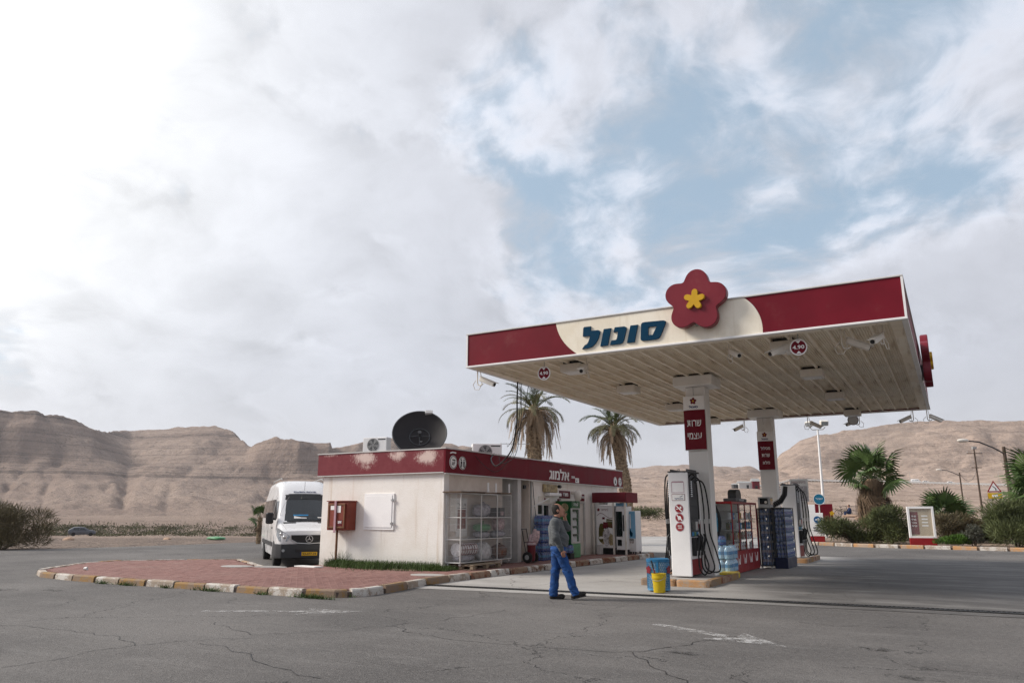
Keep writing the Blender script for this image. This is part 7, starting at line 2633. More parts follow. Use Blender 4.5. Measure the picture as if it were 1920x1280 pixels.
 def fjeans(P):
  pr_ = [('e', ((-.12, 0, .955), (.158, .188, .125)), .05),
    ('c', ((-.115, -.095, .92), J['knR'], .112, .088), .05), ('c', (J['knR'], (.185, -.10, .113), .086, .082), .03),
    ('c', ((-.145, .095, .92), J['knL'], .112, .088), .05), ('c', (J['knL'], (-.215, .10, .088), .086, .084), .03)]
  d = field(P, pr_)
  x, y, z = P.T
  side = np.where(y < 0, 1.0, 7.0)
  bunch = np.exp(-((z - .16) / .10) ** 2) + .8 * np.exp(-((z - .55) / .09) ** 2) + .7 * np.exp(-((z - .84) / .10) ** 2) + .35
  wr_ = (fbm(z * 15 + x * 9 + side, x * 6 + y * 5 + z * 5, 3, 14) - .5) * .048 * bunch
  wr_ += (fbm(z * 42 + side, x * 20 - z * 8, 2, 15) - .5) * .014 * bunch
  d = d + wr_
  seam = np.abs(np.abs(y) - .185)
  d = np.maximum(d, z - 1.035)
  cut = np.where(y < 0, (.078 + .35 * (x - .185)), .048)
  return np.maximum(d, cut - z)
 jn = sdf_part('jeans', MAT['jeans'], root, fjeans, (-.36, -.32, .02), (.32, .32, 1.06), .0085)
 part('belt', MAT['shoe'], root, lambda b: b.lathe([(.150, 1.012), (.171, 1.014), (.171, 1.044), (.150, 1.046)], 28, (-.118, 0, 0)), True, False)
 for nm, an, toe, ss_, cutz in (('R', (.185, -.10, .108), (.37, -.105, .125), -1, 0), ('L', (-.220, .10, .072), (-.02, .10, .045), 1, 0)):
  A, Tt = np.array(an), np.array(toe)
  d_ = (Tt - A) / np.linalg.norm(Tt - A)
  def fshoe(P):
   pr_ = [('c', (A + d_ * -.03 + np.array([0, 0, -.045]), A + np.array([0, 0, .0]), .045, .052), .03), ('c', (A + d_ * -.02 + np.array([0, 0, -.035]), Tt - d_ * .03 + np.array([0, 0, -.005 if ss_ > 0 else -.02]), .044, .046), .03), ('e', (Tt - d_ * .03, (.062, .047, .034)), .03)]
   return field(P, pr_)
  lo_ = np.minimum(A, Tt) - .13; hi_ = np.maximum(A, Tt) + .13
  lo_[2] = max(lo_[2], -.02)
  sh = sdf_part('shoe', MAT['shoe'], root, fshoe, lo_, hi_, .007)
  ang = math.atan2(d_[2] + (.0 if ss_ > 0 else .12), d_[0])
  heel = A + d_ * -.055 + np.array([0, 0, -.092 if ss_ < 0 else -.062])
  part('sole', MAT['black'], sh, lambda b: (b.at((float(heel[0]), float(heel[1]), float(heel[2])), 0, -ang), b.box(-.02, .285, -.046, .046, 0.0, .022, .008)), True, False)
 # hair: a band round the sides and back, thin on top
 def fhair(P):
  d = field(P, [('e', (H(-.012, 0, .045), (.1055, .084, .0965)), .02), ('e', (H(-.03, 0, -.01), (.085, .079, .085)), .03)])
  q = P - np.array(hd)
  hx = ct * q[:, 0] - st_ * q[:, 2]
  hz = st_ * q[:, 0] + ct * q[:, 2]
  hy = q[:, 1]
  d = d + (fbm(P[:, 0] * 90, P[:, 2] * 90 + P[:, 1] * 70, 2, 3) - .5) * .004
  front = hx - (.035 - .35 * np.maximum(hz - .06, 0) - .5 * np.maximum(-hz, 0))
  crown = .098 - np.hypot(hx + .01, hy * 1.0) * 0 - hz
  bald = np.where(hz > .105, (np.hypot((hx - .02) / .075, hy / .05) < 1), False)
  neckline = -.078 - hz
  ear = .034 - np.hypot(hx + .012, hz + .01)
  side = np.where(np.abs(hy) > .06, ear, -9)
  d = np.maximum(np.maximum(d, front), np.maximum(neckline, side))
  return np.where(bald, np.maximum(d, .004), d)
 sdf_part('hair', MAT['hair'], root, fhair, np.array(hd) - .16, np.array(hd) + .16, .006)
 for s in (-1, 1):
  part('eye', MAT['eye_white'], root, lambda b: b.sphere(H(.079, s * .031, .022), .0125, 10, 8), True, False)
  part('pupil', MAT['black'], root, lambda b: b.sphere(H(.087, s * .031, .022), .0062, 8, 6), True, False)
  part('eyebrow', MAT['hair'], root, lambda b: b.tube([H(.090, s * .014, .050), H(.090, s * .032, .055), H(.078, s * .052, .048)], [.004, .006, .003], 6), True, False)
 ph = thing('mobile_phone', 'dark mobile phone in the left hand of the walking man', 'phone', (0, 0, 0))
 M4 = root.matrix_basis
 c = M4 @ Vector(H(.035, .098, -.035))
 ph.location = c
 ph.rotation_euler = (0, R(-28), R(29.8))
 part('phone_case', MAT['black'], ph, lambda b: b.box(-.032, .032, -.006, .006, -.062, .062, .004), False, False)
 part('phone_screen', MAT['glass_dark'], ph, lambda b: b.box(-.028, .028, -.0068, -.0062, -.055, .055), False, False)


walking_man()


def far_cyclist():
 x, y, z = spot(1566, 83)
 b = thing('bicycle', 'small black bicycle lying propped beside the seated person in the sand', 'bicycle', (x, y, z + .0), R(29.8 - 5))
 W = lambda n, m, fn: part(n, MAT[m], b, fn, True, False)
 for k, xx in enumerate((-.30, .72)):
  W('wheel', 'black', lambda q: q.tube([(xx + .33 * math.cos(t), 0, .35 + .33 * math.sin(t)) for t in [2 * math.pi * i / 24 for i in range(25)]], .022, 6))
  W('spokes', 'grey', lambda q: [q.cyl((xx, 0, .35), (xx + .32 * math.cos(t), 0, .35 + .32 * math.sin(t)), .004, n=4) for t in [2 * math.pi * i / 10 for i in range(10)]])
 W('frame', 'black', lambda q: (q.tube([(-.30, 0, .35), (.1, 0, .30), (.55, 0, .85), (.0, 0, .80), (.1, 0, .30)], .02, 6), q.tube([(-.30, 0, .35), (0, 0, .80), (-.03, 0, .95)], .016, 6), q.tube([(.72, 0, .35), (.55, 0, .85), (.52, 0, 1.02)], .018, 6)))
 W('handlebar', 'black', lambda q: q.tube([(.46, -.25, 1.04), (.52, 0, 1.02), (.46, .25, 1.04)], .014, 6))
 W('saddle', 'black', lambda q: q.box(-.14, .12, -.06, .06, .95, 1.0, .02))
 p = thing('person', 'person in a dark blue top sitting on a rock far off by the bicycle', 'person', (x + .72, y + .42, z + .02), R(200))
 def fb(P):
  return field(P, [('e', ((0, 0, .62), (.16, .20, .28)), .05), ('e', ((.02, 0, .40), (.17, .2, .15)), .06), ('c', ((0, 0, .86), (.02, 0, .98), .06, .055), .03), ('e', ((.03, 0, 1.06), (.10, .08, .12)), .02),
       ('c', ((0, -.2, .8), (.15, -.26, .55), .06, .045), .03), ('c', ((.15, -.26, .55), (.34, -.12, .50), .042, .035), .02), ('c', ((0, .2, .8), (.15, .26, .55), .06, .045), .03), ('c', ((.15, .26, .55), (.34, .12, .50), .042, .035), .02),
       ('c', ((.03, -.1, .38), (.42, -.12, .46), .09, .07), .04), ('c', ((.42, -.12, .46), (.46, -.12, .06), .065, .045), .03), ('c', ((.46, -.12, .05), (.6, -.12, .04), .045, .04), .02),
       ('c', ((.03, .1, .38), (.42, .12, .46), .09, .07), .04), ('c', ((.42, .12, .46), (.46, .12, .06), .065, .045), .03), ('c', ((.46, .12, .05), (.6, .12, .04), .045, .04), .02)])
 sdf_part('body', MAT['skin'], p, fb, (-.3, -.36, -.02), (.7, .36, 1.22), .02)
 def ftop(P):
  d = field(P, [('e', ((0, 0, .62), (.185, .225, .29)), .05), ('c', ((0, -.2, .8), (.15, -.26, .55), .08, .06), .03), ('c', ((.15, -.26, .55), (.30, -.14, .51), .06, .045), .02), ('c', ((0, .2, .8), (.15, .26, .55), .08, .06), .03), ('c', ((.15, .26, .55), (.30, .14, .51), .06, .045), .02)])
  return np.maximum(d, .36 - P[:, 2])
 sdf_part('jumper', MAT['label_navy'], p, ftop, (-.3, -.4, .3), (.5, .4, .98), .02)
 sdf_part('hair', MAT['hair'], p, lambda P: np.maximum(sd_ellipsoid(P, (.02, 0, 1.08), (.115, .095, .125)), np.maximum(P[:, 0] - .07, 1.02 - P[:, 2])), (-.15, -.15, .9), (.2, .15, 1.25), .014)
 sdf_part('trousers', MAT['label_navy'], p, lambda P: np.maximum(field(P, [('e', ((.02, 0, .40), (.19, .22, .16)), .06), ('c', ((.03, -.1, .38), (.42, -.12, .46), .11, .09), .04), ('c', ((.42, -.12, .46), (.46, -.12, .12), .085, .07), .03), ('c', ((.03, .1, .38), (.42, .12, .46), .11, .09), .04), ('c', ((.42, .12, .46), (.46, .12, .12), .085, .07), .03)]), .10 - P[:, 2]), (-.3, -.36, .05), (.7, .36, .62), .02)
 r = thing('rock', 'flat brown rock the far person sits on', 'rock', (x + .80, y + .45, z - .05))
 q = MB(); q.sphere((0, 0, .12), 1, 14, 8, (.75, .5, .22)); q.v = [(a * (1 + .25 * random.random()), c * (1 + .25 * random.random()), d * (1 + .1 * random.random())) for a, c, d in q.v]
 q.build('rock_mass', MAT['pale_rock'], r, True)


MAT['label_navy'] = material('navy_cloth', (0.02, 0.035, 0.085), 0.9, 0.2, 6.0)
MAT['pale_rock'] = material('pale_rock', (0.36, 0.25, 0.18), 0.95, 0.25, 3.0, 0.4, 15)
far_cyclist()

# ------------------------------------------------------------------ plants
def frond_mesh(name, mat, L, e0, droop, nl, leaf, seed, width=.028, hang=0.0):
 """feather leaf: rib leaves the origin at slope e0 along +X and bends over"""
 r_ = np.random.default_rng(seed)
 n = 14
 pts = [np.zeros(3)]
 ang = e0
 for i in range(n):
  pts.append(pts[-1] + np.array([math.cos(ang), 0, math.sin(ang)]) * L / n)
  ang -= droop / n * (0.5 + 1.2 * i / n)
  ang = max(ang, -1.50)
 P = np.array(pts)
 b = MB()
 b.tube([tuple(p) for p in P], [.032 * (1 - .85 * i / n) + .004 for i in range(n + 1)], 4)
 V, F = [], []
 for k in range(nl):
  t = .16 + .84 * (k + .5) / nl
  f = t * n
  i = min(int(f), n - 1)
  p = P[i] + (P[i + 1] - P[i]) * (f - i)
  d = P[i + 1] - P[i]; d /= np.linalg.norm(d)
  up = np.cross(np.array([0, 1.0, 0]), d) * -1
  if up[2] < 0 and abs(d[2]) < .9:
   up = -up
  for s in (-1, 1):
   ll = leaf * (.45 + .85 * math.sin(math.pi * min(1, t * .95 + .08))) * r_.uniform(.8, 1.15)
   v = d * r_.uniform(.55, .85) + np.array([0, s, 0]) * r_.uniform(.55, .95) + up * r_.uniform(.05, .40)
   v[2] -= hang * r_.uniform(.4, 1.2)
   v /= np.linalg.norm(v)
   q = np.cross(v, up); q /= max(np.linalg.norm(q), 1e-6)
   w = width * r_.uniform(.7, 1.2)
   mid = p + v * ll * .55
   tip = p + v * ll - np.array([0, 0, ll * .18 * (1 + hang)])
   a = len(V)
   V += [tuple(p - q * w * .35), tuple(p + q * w * .35), tuple(mid + q * w * .5), tuple(mid - q * w * .5), tuple(tip)]
   F += [(a, a + 1, a + 2, a + 3), (a + 3, a + 2, a + 4)]
 b.add(V, F)
 return b.mesh(name, mat, False)


def palm_trunk(b, path, r0, r1, scars=True, rows=26):
 """tapered trunk built of overlapping leaf bases"""
 pts = [Vector(p) for p in path]
 n = 40
 dense = []
 for i in range(n + 1):
  f = i / n * (len(pts) - 1)
  k = min(int(f), len(pts) - 2)
  dense.append(pts[k].lerp(pts[k + 1], f - k))
 b.tube([tuple(p) for p in dense], [r0 + (r1 - r0) * i / n for i in range(n + 1)], 14)
 if scars:
  L = sum((a - c).length for a, c in zip(dense[:-1], dense[1:]))
  rr_ = max(8, int(L / .13))
  for i in range(rr_):
   t = i / rr_
   p = dense[int(t * n)]
   r = r0 + (r1 - r0) * t
   for k in range(11):
    a = 2 * math.pi * (k + .5 * (i % 2)) / 11 + random.uniform(-.08, .08)
    c = Vector((math.cos(a), math.sin(a), 0)); s = Vector((-c.y, c.x, 0))
    base = p + c * (r - .01)
    o = random.uniform(.035, .075)
    w = r * .26
    b.add([tuple(base - s * w), tuple(base + s * w), tuple(base + s * w * .6 + c * o + Vector((0, 0, .13))), tuple(base - s * w * .6 + c * o + Vector((0, 0, .13))), tuple(base + Vector((0, 0, .20)))],
      [(0, 1, 2, 3), (3, 2, 4)])


FR = {}


def fronds():
 for k in range(2):
  FR['up', k] = frond_mesh('frond', MAT['frond_green'], 2.15, R(74 - 12 * k), R(62), 46, .34, 10 + k)
  FR['mid', k] = frond_mesh('frond', MAT['frond_green' if k == 0 else 'frond_dull'], 2.25, R(44), R(88), 46, .34, 20 + k)
  FR['flat', k] = frond_mesh('frond', MAT['frond_dull'], 2.1, R(16), R(100), 42, .30, 30 + k, hang=.3)
  FR['dry', k] = frond_mesh('frond', MAT['frond_dead'], 2.2, R(20 - 25 * k), R(165), 36, .26, 40 + k, .024, hang=1.0)
  FR['hang', k] = frond_mesh('frond', MAT['frond_dead'], 2.3 + .3 * k, R(-20), R(150), 34, .22, 50 + k, .022, hang=1.6)


fronds()


def date_palm(label, base, path, top, counts, scale, r0, r1, seed, bias=None):
 root = thing('date_palm', label, 'palm tree', base, 0, 'date palms behind the shop')
 part('trunk', MAT['trunk'], root, lambda b: palm_trunk(b, path, r0, r1), False, False)
 r_ = random.Random(seed)
 for kind, n in counts:
  for i in range(n):
   o = link('frond', FR[kind, r_.randint(0, 1)], root)
   a = 2 * math.pi * (i + r_.uniform(-.35, .35)) / n + .7 * hash(kind[0]) % 1
   if bias and kind in bias:
    a = bias[kind][0] + r_.uniform(-1, 1) * bias[kind][1]
   o.location = (top[0] + .10 * math.cos(a), top[1] + .10 * math.sin(a), top[2] + {'up': .15, 'mid': .08, 'flat': 0, 'dry': -.10, 'hang': -.28}[kind] + r_.uniform(-.1, .1))
   s = scale * r_.uniform(.82, 1.12)
   o.scale = (s, s, s)
   o.rotation_euler = (r_.uniform(-.25, .25), r_.uniform(-.14, .14), a)
 part('crown_heart', MAT['trunk'], root, lambda b: b.lathe([(r1, -.5), (r1 * 1.25, -.2), (r1 * .9, .1), (.08, .4)], 12, top), True, False)
 return root


date_palm('taller date palm with a brown skirt of hanging dead fronds rising behind the shop roof', (-20.3, 38, -.03), [(0, 0, 0), (.02, 0, 4), (-.02, 0, 7.3)], (-.02, 0, 7.45),
   [('up', 8), ('mid', 9), ('flat', 12), ('dry', 22), ('hang', 24)], 1.04, .44, .36, 3)
date_palm('leaning date palm with grey green crown at the far end of the shop', (-15.55, 40, -.03), [(0, 0, 0), (-.15, 0, 3.2), (-.5, 0, 5.2), (-.75, 0, 6.3)], (-.75, 0, 6.4),
   [('up', 8), ('mid', 14), ('flat', 20), ('dry', 10), ('hang', 20)], .88, .36, .27, 5)


def fan_leaf_mesh(name, mat, stalk, size, seed, fold=.25, hang=0.0):
 r_ = np.random.default_rng(seed)
 b = MB()
 b.tube([(0, 0, 0), (stalk * .5, 0, .04), (stalk, 0, 0)], [.03, .022, .016], 4)
 V, F = [], []
 n = 26
 for k in range(n):
  u = (k + .5) / n * 2 - 1
  a = u * R(125)
  L = size * (1 - .28 * abs(u)) * r_.uniform(.88, 1.08)
  d = np.array([math.cos(a), math.sin(a), -.10 - fold * abs(u) + .18 * math.cos(a)])
  d /= np.linalg.norm(d)
  q = np.array([-math.sin(a), math.cos(a), 0])
  w = size * .055
  o = np.array([stalk, 0, 0.0])
  z = (.03 if k % 2 else 0)
  m = o + d * L * .62 + np.array([0, 0, z])
  tip = o + d * L + np.array([0, 0, -L * (.22 + hang) * r_.uniform(.6, 1.3)])
  k0 = len(V)
  V += [tuple(o), tuple(m + q * w), tuple(m - q * w), tuple(tip + q * .012), tuple(tip - q * .012)]
  F += [(k0, k0 + 1, k0 + 2), (k0 + 2, k0 + 1, k0 + 3, k0 + 4)]
 b.add(V, F)
 return b.mesh(name, mat)


FAN = {'green': [fan_leaf_mesh('fan_leaf', MAT['fan_green'], .95, .95, 60 + k) for k in range(3)],
  'dead': [fan_leaf_mesh('dead_leaf', MAT['fan_dead'], .7, .9, 70 + k, .8, .5) for k in range(2)]}


def fan_palm(label, base, h, trunk_r, n_green, n_dead, scale, seed, skirt=None, group=None):
 root = thing('fan_palm', label, 'palm tree', base, 0, group)
 r_ = random.Random(seed)
 part('trunk', MAT['trunk'], root, lambda b: palm_trunk(b, [(0, 0, 0), (0, 0, h)], trunk_r, trunk_r * .85), False, False)
 if skirt:
  z0, z1, rad = skirt
  V, F = [], []
  for i in range(1500):
   z = r_.uniform(z0 + .3, z1)
   a = r_.uniform(0, 2 * math.pi)
   t = (z - z0) / (z1 - z0)
   rr_ = rad * (.62 + .42 * math.sin(math.pi * min(1, t * .8 + .2))) * r_.uniform(.72, 1.08)
   L = r_.uniform(.35, .9)
   c = Vector((math.cos(a), math.sin(a), 0)); s = Vector((-c.y, c.x, 0))
   p = c * rr_ + Vector((0, 0, z))
   e = c * (rr_ * r_.uniform(.85, 1.05)) + Vector((0, 0, max(z - L, .05))) + s * r_.uniform(-.15, .15)
   w = r_.uniform(.012, .035)
   k0 = len(V)
   V += [tuple(p - s * w), tuple(p + s * w), tuple(e + s * w * .4), tuple(e - s * w * .4)]
   F.append((k0, k0 + 1, k0 + 2, k0 + 3))
  b = MB(); b.add(V, F)
  b.cyl((0, 0, z0), (0, 0, z1), rad * .55, rad * .62, 14)
  o = b.build('dead_skirt', MAT['fan_dead'], root); o['kind'] = 'stuff'
 for i in range(n_green):
  o = link('fan_leaf', r_.choice(FAN['green']), root)
  t = (i + .5) / n_green + r_.uniform(-.08, .08)
  el = R(80) - t * R(88)
  a = i * 2.39996 + r_.uniform(-.3, .3)
  o.location = (0, 0, h + .1 - .35 * t)
  s = scale * r_.uniform(.72, 1.18)
  o.scale = (s, s, s)
  o.rotation_euler = (r_.uniform(-.7, .7), -el, a)
 for i in range(n_dead):
  o = link('dead_leaf', r_.choice(FAN['dead']), root)
  o.location = (0, 0, h - .25)
  s = scale * r_.uniform(.8, 1.05)
  o.scale = (s, s, s)
  o.rotation_euler = (r_.uniform(-.3, .3), R(55) + r_.uniform(-.2, .3), i * 2.39996)
 return root


fan_palm('tall fan palm with a thick brown skirt of dead leaves beyond the planted island', (-4.3, 52, .02), 3.75, .38, 21, 10, 1.22, 4, (.9, 3.6, 1.0), 'fan palms beyond the pumps')
fan_palm('low young fan palm half hidden behind the price board', (-.62, 56, .05), 1.15, .22, 20, 4, 1.1, 6, None, 'fan palms beyond the pumps')
fan_palm('fan palm cut by the right edge of the picture', (3.9, 47.5, .1), 2.75, .3, 26, 6, 1.25, 8, None, 'fan palms beyond the pumps')
p_ = spot(497, 47)
fan_palm('small ragged fan palm just left of the white van', (p_[0], p_[1], -.02), 1.5, .12, 11, 3, .5, 9, None, 'fan palms beyond the pumps')


def shrub(name, label, base, size, n, mat, seed, blade=(.16, .34), width=.016, up=.6, group=None, cat='shrub', clumps=9, stems=True, floor=.02):
 """a cloud of thin leaves gathered in clumps, on bare stems"""
 r_ = np.random.default_rng(seed)
 root = thing(name, label, cat, base, 0, group)
 S = np.array(size) * .5
 cc = r_.normal(size=(clumps, 3)); cc /= np.linalg.norm(cc, axis=1, keepdims=True)
 cc *= r_.uniform(.25, .72, (clumps, 1)); cc[:, 2] = r_.uniform(-.75, .55, clumps)
 cc[:, :2] *= (1.25 - .35 * np.maximum(cc[:, 2:], 0))
 cr = r_.uniform(.34, .56, clumps) * (.62 if clumps > 20 else 1.0)
 pick = r_.integers(0, clumps, n)
 d = r_.normal(size=(n, 3)); d /= np.linalg.norm(d, axis=1, keepdims=True)
 rad = r_.uniform(0, 1, (n, 1)) ** .45
 p = (cc[pick] + d * rad * cr[pick][:, None])
 P = p * S + np.array([0, 0, S[2] * .92])
 P[:, 2] = np.where(P[:, 2] < floor + .05, floor + .05 + .5 * S[2] * r_.random(n), P[:, 2])
 out = d * .7 + r_.normal(size=(n, 3)) * .45 + np.array([0, 0, up])
 out /= np.linalg.norm(out, axis=1, keepdims=True)
 L = r_.uniform(*blade, (n, 1))
 tip = P + out * L - np.array([0, 0, 1]) * L * .12
 tip[:, 2] = np.maximum(tip[:, 2], floor)
 q = np.cross(out, r_.normal(size=(n, 3))); q /= np.maximum(np.linalg.norm(q, axis=1, keepdims=True), 1e-6)
 w = width * r_.uniform(.6, 1.3, (n, 1))
 mid = P + out * L * .5
 V = np.stack([P, mid + q * w, tip, mid - q * w], 1).reshape(-1, 3)
 F = np.arange(4 * n).reshape(n, 4)
 me = np_mesh('foliage', V, F, mat)
 link('foliage', me, root)
 if stems:
  def st(b):
   for k in range(min(clumps, 9)):
    e = cc[k] * S + np.array([0, 0, S[2] * .92])
    b.tube([(0.15 * e[0], .15 * e[1], .0), tuple(e * .55 + np.array([0, 0, .05])), tuple(e)], [.03, .02, .008], 5)
  part('stems', MAT['twig'], root, st, False, False)
 return root


# planted island on the right
ISL = [(-7.35, 46.0), (-4.6, 43.75), (-2.0, 43.0), (2.2, 42.0), (8, 40.5), (14, 39), (16, 44), (12, 52), (4, 55), (-4, 58), (-7.6, 58.5), (-8.4, 53), (-8.1, 48)]


def planted_island():
 root = link('planting_island', None)
 tag(root, kind='structure')
 b = MB(); b.prism([(x, y, .008) for x, y in ISL], (0, 0, 1), .10)
 b.build('island_soil', MAT['soil'], root)
 pts = [Vector((*ISL[i], 0)) for i in (10, 11, 12, 0, 1, 2, 3, 4, 5)]
 dn = []
 for i in range(len(pts) - 1):
  p0, p1, p2, p3 = pts[max(i - 1, 0)], pts[i], pts[i + 1], pts[min(i + 2, len(pts) - 1)]
  for k in range(40):
   t = k / 40
   dn.append(0.5 * ((2 * p1) + (p2 - p0) * t + (2 * p0 - 5 * p1 + 4 * p2 - p3) * t * t + (3 * p1 - p0 - 3 * p2 + p3) * t ** 3))
 acc = [0]
 for a, c in zip(dn[:-1], dn[1:]):
  acc.append(acc[-1] + (c - a).length)
 s, i = 0, 0
 while s < acc[-1] - .5:
  ids = [k for k in range(len(dn)) if s + .01 <= acc[k] <= s + 1.14]
  if len(ids) >= 2:
   ids = [ids[0], ids[len(ids) // 2], ids[-1]] if len(ids) > 2 else ids
   prof = []
   for k in ids:
    t = (dn[min(k + 1, len(dn) - 1)] - dn[max(k - 1, 0)]).normalized()
    n = Vector((t.y, -t.x, 0))
    c = dn[k]
    prof.append([c + n * .10 + Vector((0, 0, .003)), c + n * .09 + Vector((0, 0, .14)), c + n * .06 + Vector((0, 0, .17)), c - n * .10 + Vector((0, 0, .17)), c - n * .10 + Vector((0, 0, .003))])
   vs = [tuple(q) for pr_ in prof for q in pr_]
   fs = [(u * 5 + w, (u + 1) * 5 + w, (u + 1) * 5 + w + 1, u * 5 + w + 1) for u in range(len(prof) - 1) for w in range(4)]
   fs += [(0, 1, 2, 3, 4), tuple(len(vs) - 5 + w for w in (4, 3, 2, 1, 0))]
   b = MB(); b.add(vs, fs)
   b.build('kerbstone', MAT['kerb_chalk' if i % 2 else 'kerb_orange'], root)
  s += 1.15; i += 1


planted_island()
G = 'feathery shrubs on the planted island'
shrub('island_shrub', 'wide low feathery green shrub right of the white direction sign', (-4.95, 46.6, .10), (3.2, 2.4, 1.5), 8500, MAT['shrub'], 1, (.18, .42), .014, .8, G)
shrub('island_shrub', 'tall bushy dark green shrub left of the price board', (-3.15, 46.2, .10), (2.7, 2.2, 2.1), 10500, MAT['shrub'], 2, (.18, .42), .014, .8, G, clumps=12)
shrub('island_shrub', 'thin tuft of green shrub at the left tip of the planted island', (-7.75, 48.6, .10), (1.4, 1.3, 1.0), 2000, MAT['shrub'], 3, (.18, .4), .013, 1.0, G)
shrub('island_shrub', 'large feathery green shrub cut by the right edge of the picture', (2.4, 44.6, .10), (3.9, 3.0, 2.35), 12000, MAT['shrub'], 4, (.2, .45), .014, .8, G, clumps=14)
shrub('island_shrub', 'olive shrub behind the price board under the young palm', (-.05, 49.5, .10), (2.8, 2.2, 1.8), 7000, MAT['tamarisk'], 5, (.2, .4), .015, .8, G)
shrub('island_shrub', 'small round grey shrub close to the kerb right of the price board', (.62, 44.2, .10), (1.25, 1.1, 1.05), 2600, MAT['shrub_grey'], 6, (.10, .22), .014, .6, G, clumps=7)
shrub('island_shrub', 'tall olive shrub in front of the right guard rail', (1.9, 50.5, .10), (2.6, 2.2, 1.8), 7000, MAT['shrub'], 7, (.2, .42), .015, .8, G)
o = shrub('ground_cover', None, (-.1, 44.5, .10), (1.7, 1.4, .7), 5200, MAT['shrub_bright'], 8, (.08, .2), .016, 1.4, None, None, 12, False)
for q in list(o.children):
 q.parent = None; q.matrix_parent_inverse = Matrix.Identity(4); q.location = o.location; q.name = 'ground_cover'
 tag(q, 'bright green ground cover at the foot of the price board', 'ground cover', kind='stuff')
bpy.data.objects.remove(o)

p_ = spot(24, 45)
shrub('tamarisk_bush', 'large brown green tamarisk bush at the left edge of the lot', (p_[0], p_[1], -.03), (5.2, 4.0, 2.5), 9500, MAT['tamarisk'], 11, (.22, .60), .012, .9, None, 'bush', 30)
p_ = spot(1208, 96)
shrub('roadside_bush', 'long dark green bush on the sand behind the far palm', (p_[0], p_[1], p_[2]), (4.6, 2.4, 1.5), 2600, MAT['shrub'], 12, (.2, .4), .03, .7, None, 'bush', 10)


def scrub_line():
 r_ = np.random.default_rng(21)
 V, F = [], []
 k = 0
 for i in range(260):
  x = r_.uniform(105, 520) if i < 235 else r_.uniform(-150, 100)
  rg = r_.uniform(160, 235)
  px_, py_, pz_ = spot(x, rg)
  sc = r_.uniform(.3, 1.1) * (1.8 if r_.random() < .05 else 1.0) * (.35 + 1.2 * vnoise(np.array([x / 30.0]), np.array([rg / 30.0]), 4)[0])
  n = 70
  c = np.array([px_, py_, pz_])
  P = c + r_.normal(size=(n, 3)) * np.array([1.7, 1.7, .26]) * sc + np.array([0, 0, .22 * sc])
  P[:, 2] = np.maximum(P[:, 2], pz_ - .2)
  o = r_.normal(size=(n, 3)); o[:, 2] = np.abs(o[:, 2]) + .5
  o /= np.linalg.norm(o, axis=1, keepdims=True)
  L = r_.uniform(.2, .45, (n, 1)) * sc
  q = np.cross(o, r_.normal(size=(n, 3))); q /= np.maximum(np.linalg.norm(q, axis=1, keepdims=True), 1e-6)
  quad = np.stack([P, P + o * L * .5 + q * .11, P + o * L, P + o * L * .5 - q * .11], 1)
  V.append(quad.reshape(-1, 3)); F.append(np.arange(4 * n).reshape(n, 4) + k); k += 4 * n
 me = np_mesh('scrub', np.concatenate(V), np.concatenate(F), MAT['scrub'])
 tag(link('scrub_belt', me), 'belt of low green scrub across the far end of the left plain', 'scrub', kind='stuff')


scrub_line()


def dry_scrub():
 """small tufts dotted over the sand on the right and in the middle"""
 r_ = np.random.default_rng(33)
 V, F, k = [], [], 0
 for i in range(240):
  x = r_.uniform(1180, 1960); rg = r_.uniform(70, 300)
  px_, py_, pz_ = spot(x, rg)
  sc = r_.uniform(.3, .8)
  n = 26
  P = np.array([px_, py_, pz_]) + r_.normal(size=(n, 3)) * np.array([.5, .5, .12]) * sc * 1.4
  o = r_.normal(size=(n, 3)); o[:, 2] = np.abs(o[:, 2]) + .6
  o /= np.linalg.norm(o, axis=1, keepdims=True)
  L = r_.uniform(.25, .5, (n, 1)) * sc
  q = np.cross(o, r_.normal(size=(n, 3))); q /= np.maximum(np.linalg.norm(q, axis=1, keepdims=True), 1e-6)
  V.append(np.stack([P, P + o * L * .5 + q * .05, P + o * L, P + o * L * .5 - q * .05], 1).reshape(-1, 3)); F.append(np.arange(4 * n).reshape(n, 4) + k); k += 4 * n
 me = np_mesh('scrub', np.concatenate(V), np.concatenate(F), MAT['tamarisk'])
 tag(link('dry_tufts', me), 'dry tufts scattered over the sandy slopes', 'tufts', kind='stuff')


dry_scrub()


